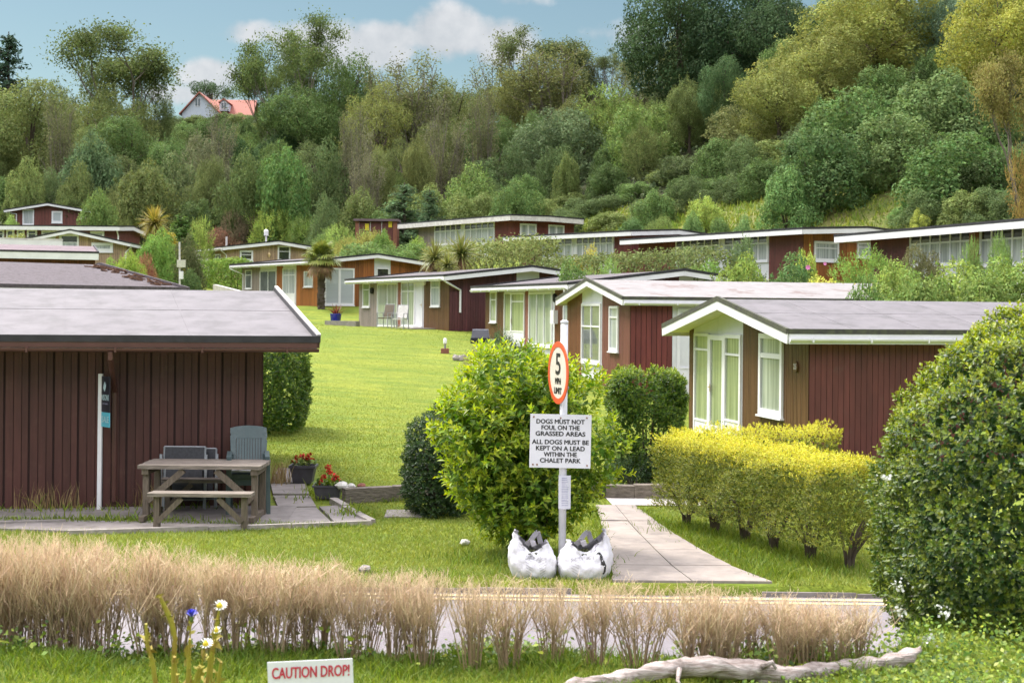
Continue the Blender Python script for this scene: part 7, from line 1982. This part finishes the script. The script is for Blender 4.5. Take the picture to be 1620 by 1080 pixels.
for k, (px, py) in enumerate(((722, 561), (731, 563), (741, 562), (750, 556), (757, 545), (738, 548), (746, 566), (762, 552))):
    c = at(px, py, 44.5); c.z = gz(c.x, c.y) + .05; s = rn.uniform(.10, .17); m = MB(base=c); m.lathe([(s * .6, -s * .6), (s, -s * .2), (s * 1.05, s * .3), (s * .55, s * .9)], c, 8, raw=True); m.v = [(x * rn.uniform(.8, 1.35), y * rn.uniform(.8, 1.2), z * rn.uniform(.8, 1.3)) for x, y, z in m.v]
    tag(m.build('rock', M['stone'], None, False, c), 'grey rock edging the rockery bed on the lawn', 'rock', 'rockery stones at the lawn edge')
c = at(760, 541, 46.5); c.z = gz(c.x, c.y)
r = empty('barbecue', c, 'dark lidded barbecue standing behind the rockery', 'barbecue'); m = MB(base=c)
x, y, z = c; m.hexa([(x - .30, y - .2, z + .60), (x + .30, y - .2, z + .60), (x + .30, y + .2, z + .60), (x - .30, y + .2, z + .60), (x - .26, y - .10, z + .86), (x + .26, y - .10, z + .86), (x + .26, y + .18, z + .88), (x - .26, y + .18, z + .88)], True); m.build('lid', M['metal_dark'], r); m = MB(base=c); m.box((x - .32, y - .22, z + .42), (x + .32, y + .22, z + .595)); m.build('firebox', M['board_black'], r); m = MB(base=c); m.box((x + .33, y - .2, z + .52), (x + .62, y + .2, z + .56)); m.build('side_shelf', M['old_white'], r)
for k in range(3):
    m = MB(base=c); a = k * 2.1; m.tube([(c.x + .12 * math.cos(a), c.y + .12 * math.sin(a), c.z + .62), (c.x + .28 * math.cos(a), c.y + .28 * math.sin(a), c.z)], .015, 6, raw=True); m.build('leg', M['metal_grey'], r)
c = at(285, 446, 77); c.z = gz(c.x, c.y)
r = empty('meter_post', c, 'cream box on a pale post beyond the rough felt roof', 'post'); m = MB(base=c); t = at(284, 383, 77); m.tube([(c.x, c.y, c.z - .1), (t.x, c.y, t.z)], .05, 8, raw=True); m.build('post', M['old_white'], r)
q = at(287, 417, 76.9); m = MB(base=c); m.box((q.x - .22, q.y - .12, q.z - .2), (q.x + .22, q.y + .06, q.z + .2)); m.build('box', M['meter_cream'], r)
q = at(287, 434, 76.9); m = MB(base=c); m.box((q.x - .10, q.y - .1, q.z - .25), (q.x + .10, q.y + .06, q.z + .17)); m.build('lower_box', M['white_upvc'], r)

# brick switch cabinet on the terrace
c = at(594, 378, 100); c.z = gz(c.x, c.y)
r = empty('brick_cabinet', c, 'small brick housing with dark doors and yellow warning plates', 'cabinet'); zt = at(594, 350, 100).z
x0, x1 = at(562, 370, 100).x, at(628, 370, 100).x
m = MB(base=c); m.box((x0, 100, c.z - .5), (x0 + .25, 102, zt)); m.box((x1 - .28, 100, c.z - .5), (x1, 102, zt)); m.box((x0 + .25, 100.3, c.z - .5), (x1 - .28, 102, zt - .02)); m.build('wall', M['brick_red'], r)
m = MB(base=c); m.box((x0 - .12, 99.8, zt + .002), (x1 + .12, 102.2, zt + .16)); m.build('roof', M['felt_pink'], r)
wd_ = (x1 - x0 - .53) / 3
for k in range(3):
    m = MB(base=c); m.box((x0 + .25 + wd_ * k + .02, 100.1, c.z - .4), (x0 + .25 + wd_ * (k + 1) - .02, 100.28, zt - .08)); dd = m.build('door', M['maroon_dark'], r)
    m = MB(base=c); m.box((x0 + .25 + wd_ * k - .02, 100.06, c.z - .4), (x0 + .25 + wd_ * k + .018, 100.29, zt - .05)); m.build('door_frame', M['old_white'], r)
    if k != 1:
        m = MB(base=c); xx = x0 + .25 + wd_ * (k + (.7 if k == 0 else .75)); zz = at(590, 359 if k == 0 else 354, 100).z; m.box((xx - .13, 100.07, zz - .24), (xx + .13, 100.095, zz + .24)); m.build('warning_plate', M['warning_yellow'], dd)

# ------------------------------------------------------------------ house with the red roof on the hill top
D0 = 240; c = at(300, 185, D0); c.z = gz(c.x, D0) - 1
r = empty('red_roofed_house', c, 'pale house with red tiled roof and dormers on the hill top', 'house')
k = D0 / F
xg0, xg1 = at(288, 170, D0).x, at(347, 170, D0).x; xr = at(398, 170, D0).x
za, ze = at(314, 148, D0).z, at(300, 171, D0).z; zl = ze - 4.2
xa = at(316, 150, D0).x
m = MB(base=c); i = m.pts([(xg0, D0, zl), (xg1, D0, zl), (xg1, D0, ze - .9), (xa, D0, za), (xg0, D0, ze - .9), (xg0, D0 + 7, zl), (xg1, D0 + 7, zl), (xg1, D0 + 7, ze - .9), (xa, D0 + 7, za), (xg0, D0 + 7, ze - .9)], True)
m.face([i, i + 1, i + 2, i + 3, i + 4]); m.face([i, i + 5, i + 6, i + 1]); m.face([i + 1, i + 6, i + 7, i + 2]); m.face([i, i + 4, i + 9, i + 5]); m.face([i + 5, i + 9, i + 8, i + 7, i + 6])
m.box((xg1, D0 + 1.5, zl), (xr - .3, D0 + 8, ze - 1.6)); m.build('wall', M['render_blue'], r)
zrr = at(380, 154, D0).z
m = MB(base=c)
for (xe, s) in ((xg0 - .4, -1), (xg1 + .4, 1)):
    zz = ze - .9 - .3; m.hexa([(xe, D0 - .5, zz), (xa, D0 - .5, za + .02), (xa, D0 + 9, za + .02), (xe, D0 + 9, zz), (xe, D0 - .5, zz + .25), (xa, D0 - .5, za + .27), (xa, D0 + 9, za + .27), (xe, D0 + 9, zz + .25)])
m.hexa([(xa + 1.5, D0 + .9, ze - 2.0), (xr, D0 + .9, ze - 2.0), (xr, D0 + 5, zrr), (xa + .5, D0 + 5, zrr), (xa + 1.5, D0 + .9, ze - 1.75), (xr, D0 + .9, ze - 1.75), (xr, D0 + 5, zrr + .25), (xa + .5, D0 + 5, zrr + .25)])
m.hexa([(xa + .5, D0 + 5.01, zrr), (xr, D0 + 5.01, zrr), (xr, D0 + 9, ze - 2.0), (xa + 1.5, D0 + 9, ze - 2.0), (xa + .5, D0 + 5.01, zrr + .25), (xr, D0 + 5.01, zrr + .25), (xr, D0 + 9, ze - 1.75), (xa + 1.5, D0 + 9, ze - 1.75)])
rf_ = m.build('roof', M['tile_red'], r)
xd = at(352, 162, D0).x; zd0, zd1 = at(352, 174, D0).z, at(352, 157, D0).z
m = MB(base=c); i = m.pts([(xd - .75, D0 + 1.2, zd0), (xd + .75, D0 + 1.2, zd0), (xd + .75, D0 + 1.2, zd1 - .6), (xd, D0 + 1.2, zd1 + .2), (xd - .75, D0 + 1.2, zd1 - .6), (xd - .75, D0 + 5, zd0), (xd + .75, D0 + 5, zd0), (xd + .75, D0 + 5, zd1 - .6), (xd, D0 + 5, zd1 + .2), (xd - .75, D0 + 5, zd1 - .6)], True)
m.face([i, i + 1, i + 2, i + 3, i + 4]); m.face([i + 1, i + 6, i + 7, i + 2]); m.face([i, i + 4, i + 9, i + 5]); dm = m.build('dormer', M['render_blue'], r)
m = MB(base=c)
for s in (-1, 1): m.beam((xd + s * .45, D0 + .95, zd1 - .12), (xd + s * .45, D0 + 5, zd1 - .12), 1.15, .2, (s * .62, 0, .8), raw=True)
m.build('dormer_roof', M['tile_red'], dm)
for (xw, zw, w_, h_, y_) in ((at(313, 162, D0).x, at(313, 162, D0).z, .95, 1.5, D0), (xd, (zd0 + zd1) / 2 - .05, 1.0, 1.2, D0 + 1.2)):
    m = MB(base=c); m.box((xw - w_ / 2, y_ - .08, zw - h_ / 2), (xw + w_ / 2, y_ + .02, zw + h_ / 2)); w0 = m.build('window', M['white_upvc'], r if y_ == D0 else dm)
    for s in (-1, 1):
        m = MB(base=c); m.box((xw + s * w_ * .24 - w_ * .19, y_ - .10, zw - h_ * .42), (xw + s * w_ * .24 + w_ * .19, y_ - .085, zw + h_ * .42)); m.build('pane', M['glass_grey'], w0)
# pink flowers on the garden bush
gs = [o for o in bpy.data.objects if o.get('label', '').startswith('dark green bush with a single pink')][0]
rn = random.Random(5)
for k, (px, py) in enumerate(((1278, 423), (1305, 417))):
    c = at(px, py, 44.6); m = MB(base=c); s = .085 if k == 0 else .06
    for j in range(7):
        a = j * .9; e = Vector((math.cos(a), -.35, math.sin(a))) * s; f_ = Vector((-math.sin(a), 0, math.cos(a))) * s * .45; m.quad(c, c + e * .6 - f_, c + e, c + e * .6 + f_, raw=True)
    tag(m.build('pink_flower', M['pink_petals'], None, False, c), ('single bright pink bloom above the white peeling roof', 'paler pink bloom beside the lime yellow leafy shrub')[k], 'flower')
# ------------------------------------------------------------------ sky, sun, camera
SUN_AZ, SUN_EL = math.radians(-58), math.radians(56)      # direction to the sun, azimuth from +Y towards +X
sd = Vector((math.sin(SUN_AZ) * math.cos(SUN_EL), math.cos(SUN_AZ) * math.cos(SUN_EL), math.sin(SUN_EL)))
w = bpy.data.worlds.new('World'); SC.world = w; w.use_nodes = True; nt = w.node_tree; L = nt.links
bg = nt.nodes['Background']
sky = N(nt, 'ShaderNodeTexSky', sky_type='NISHITA'); sky.sun_disc = False; sky.sun_elevation = SUN_EL; sky.sun_rotation = SUN_AZ; sky.dust_density = .6; sky.ozone_density = 1.6; sky.air_density = 1.0
tc = N(nt, 'ShaderNodeTexCoord'); sep = N(nt, 'ShaderNodeSeparateXYZ'); L.new(tc.outputs['Generated'], sep.inputs[0])
def mth(op, a, b=None, c=None):
    n = N(nt, 'ShaderNodeMath', operation=op)
    for i, v in enumerate((a, b, c)):
        if v is None: continue
        if isinstance(v, (int, float)): n.inputs[i].default_value = v
        else: L.new(v, n.inputs[i])
    return n.outputs[0]
yy = mth('MAXIMUM', sep.outputs['Y'], .02)
az = mth('DIVIDE', sep.outputs['X'], yy); el = mth('DIVIDE', sep.outputs['Z'], yy)
cmb = N(nt, 'ShaderNodeCombineXYZ'); L.new(az, cmb.inputs[0]); L.new(el, cmb.inputs[1])
nz = N(nt, 'ShaderNodeTexNoise'); nz.inputs['Scale'].default_value = 26; nz.inputs['Detail'].default_value = 9; nz.inputs['Roughness'].default_value = .56; L.new(cmb.outputs[0], nz.inputs['Vector'])
mask = None
for (px, py, rx, ry, k) in ((560, 78, 130, 46, 1.0), (705, 52, 78, 52, 1.1), (790, 66, 70, 46, .9), (620, 60, 60, 32, .9), (333, 122, 56, 34, .95), (395, 52, 62, 22, .55), (475, 60, 60, 30, .6), (985, 58, 60, 24, .35), (815, 0, 50, 14, .4), (300, 150, 80, 20, .7)):
    a0, e0 = ray(px, py)
    dx = mth('DIVIDE', mth('SUBTRACT', az, a0), rx / F); dz = mth('DIVIDE', mth('SUBTRACT', el, e0), ry / F)
    g = mth('MULTIPLY', mth('SUBTRACT', 1.0, mth('ADD', mth('MULTIPLY', dx, dx), mth('MULTIPLY', dz, dz))), k)
    mask = g if mask is None else mth('SMOOTH_MAX', mask, g, .15)
mask = mth('ADD', mask, mth('MULTIPLY', mth('SUBTRACT', nz.outputs['Fac'], .5), 2.4))
mr = N(nt, 'ShaderNodeMapRange', interpolation_type='SMOOTHSTEP'); mr.inputs['From Min'].default_value = -.12; mr.inputs['From Max'].default_value = .70; mr.inputs['To Max'].default_value = .9; L.new(mask, mr.inputs['Value'])
front = mth('MULTIPLY', mr.outputs[0], mth('GREATER_THAN', sep.outputs['Y'], .05))
n2 = N(nt, 'ShaderNodeTexNoise'); n2.inputs['Scale'].default_value = 2.6; n2.inputs['Detail'].default_value = 7; L.new(tc.outputs['Generated'], n2.inputs['Vector'])
m2 = N(nt, 'ShaderNodeMapRange', interpolation_type='SMOOTHSTEP'); m2.inputs['From Min'].default_value = .34; m2.inputs['From Max'].default_value = .52; L.new(n2.outputs['Fac'], m2.inputs['Value'])
hi = N(nt, 'ShaderNodeMapRange', interpolation_type='SMOOTHSTEP'); hi.inputs['From Min'].default_value = .28; hi.inputs['From Max'].default_value = .5; L.new(sep.outputs['Z'], hi.inputs['Value'])
over = mth('MULTIPLY', mth('MULTIPLY', m2.outputs[0], hi.outputs[0]), .85)  # bright overhead cloud layer, added out of view as fill light
cl = front
sh = N(nt, 'ShaderNodeMapRange'); sh.inputs['From Min'].default_value = .35; sh.inputs['From Max'].default_value = .7; L.new(nz.outputs['Fac'], sh.inputs['Value'])
cc = N(nt, 'ShaderNodeMix', data_type='RGBA'); L.new(sh.outputs[0], cc.inputs['Factor']); cc.inputs['A'].default_value = (1.65, 1.74, 1.86, 1); cc.inputs['B'].default_value = (2.5, 2.5, 2.55, 1)
tint = N(nt, 'ShaderNodeMix', data_type='RGBA', blend_type='MULTIPLY'); tint.inputs['Factor'].default_value = 1; L.new(sky.outputs[0], tint.inputs['A']); tg = N(nt, 'ShaderNodeMix', data_type='RGBA'); L.new(hi.outputs[0], tg.inputs['Factor']); tg.inputs['A'].default_value = (.325, .335, .285, 1); tg.inputs['B'].default_value = (1, 1, 1, 1); L.new(tg.outputs['Result'], tint.inputs['B'])
mx = N(nt, 'ShaderNodeMix', data_type='RGBA'); L.new(cl, mx.inputs['Factor']); L.new(tint.outputs['Result'], mx.inputs['A']); L.new(cc.outputs['Result'], mx.inputs['B'])
mo = N(nt, 'ShaderNodeMix', data_type='RGBA'); L.new(over, mo.inputs['Factor']); L.new(mx.outputs['Result'], mo.inputs['A']); mo.inputs['B'].default_value = (10.6, 10.2, 10.3, 1)
L.new(mo.outputs['Result'], bg.inputs['Color']); bg.inputs['Strength'].default_value = .13

ld = bpy.data.lights.new('sun', 'SUN'); ld.energy = 2.5; ld.angle = math.radians(18); ld.color = (1, .95, .87)
so = bpy.data.objects.new('sun', ld); COL.objects.link(so); so.rotation_euler = (-sd).to_track_quat('-Z', 'Y').to_euler()

cd = bpy.data.cameras.new('camera'); cam = bpy.data.objects.new('camera', cd); COL.objects.link(cam)
cd.sensor_width = 36; cd.lens = F / 1620 * 36; cd.clip_start = .1; cd.clip_end = 6000; cd.shift_y = (HY - 540) / 1620
cam.matrix_world = Matrix.Translation((0, 0, CAMZ)) @ Matrix.Rotation(-ROLL, 4, 'Y') @ Matrix.Rotation(math.pi / 2, 4, 'X')
cd.dof.use_dof = True; cd.dof.focus_distance = 15.5; cd.dof.aperture_fstop = 6.3
SC.camera = cam
vs = SC.view_settings; vs.view_transform = 'Standard'; vs.look = 'None'; vs.gamma = 1; vs.exposure = 1.44; vs.use_curve_mapping = False
SC.render.engine = 'CYCLES'
cy = SC.cycles; cy.max_bounces = 6; cy.diffuse_bounces = 3; cy.glossy_bounces = 2; cy.transmission_bounces = 3; cy.transparent_max_bounces = 4
cy.use_adaptive_sampling = True; cy.adaptive_threshold = .02; cy.use_denoising = True; cy.sample_clamp_indirect = 6
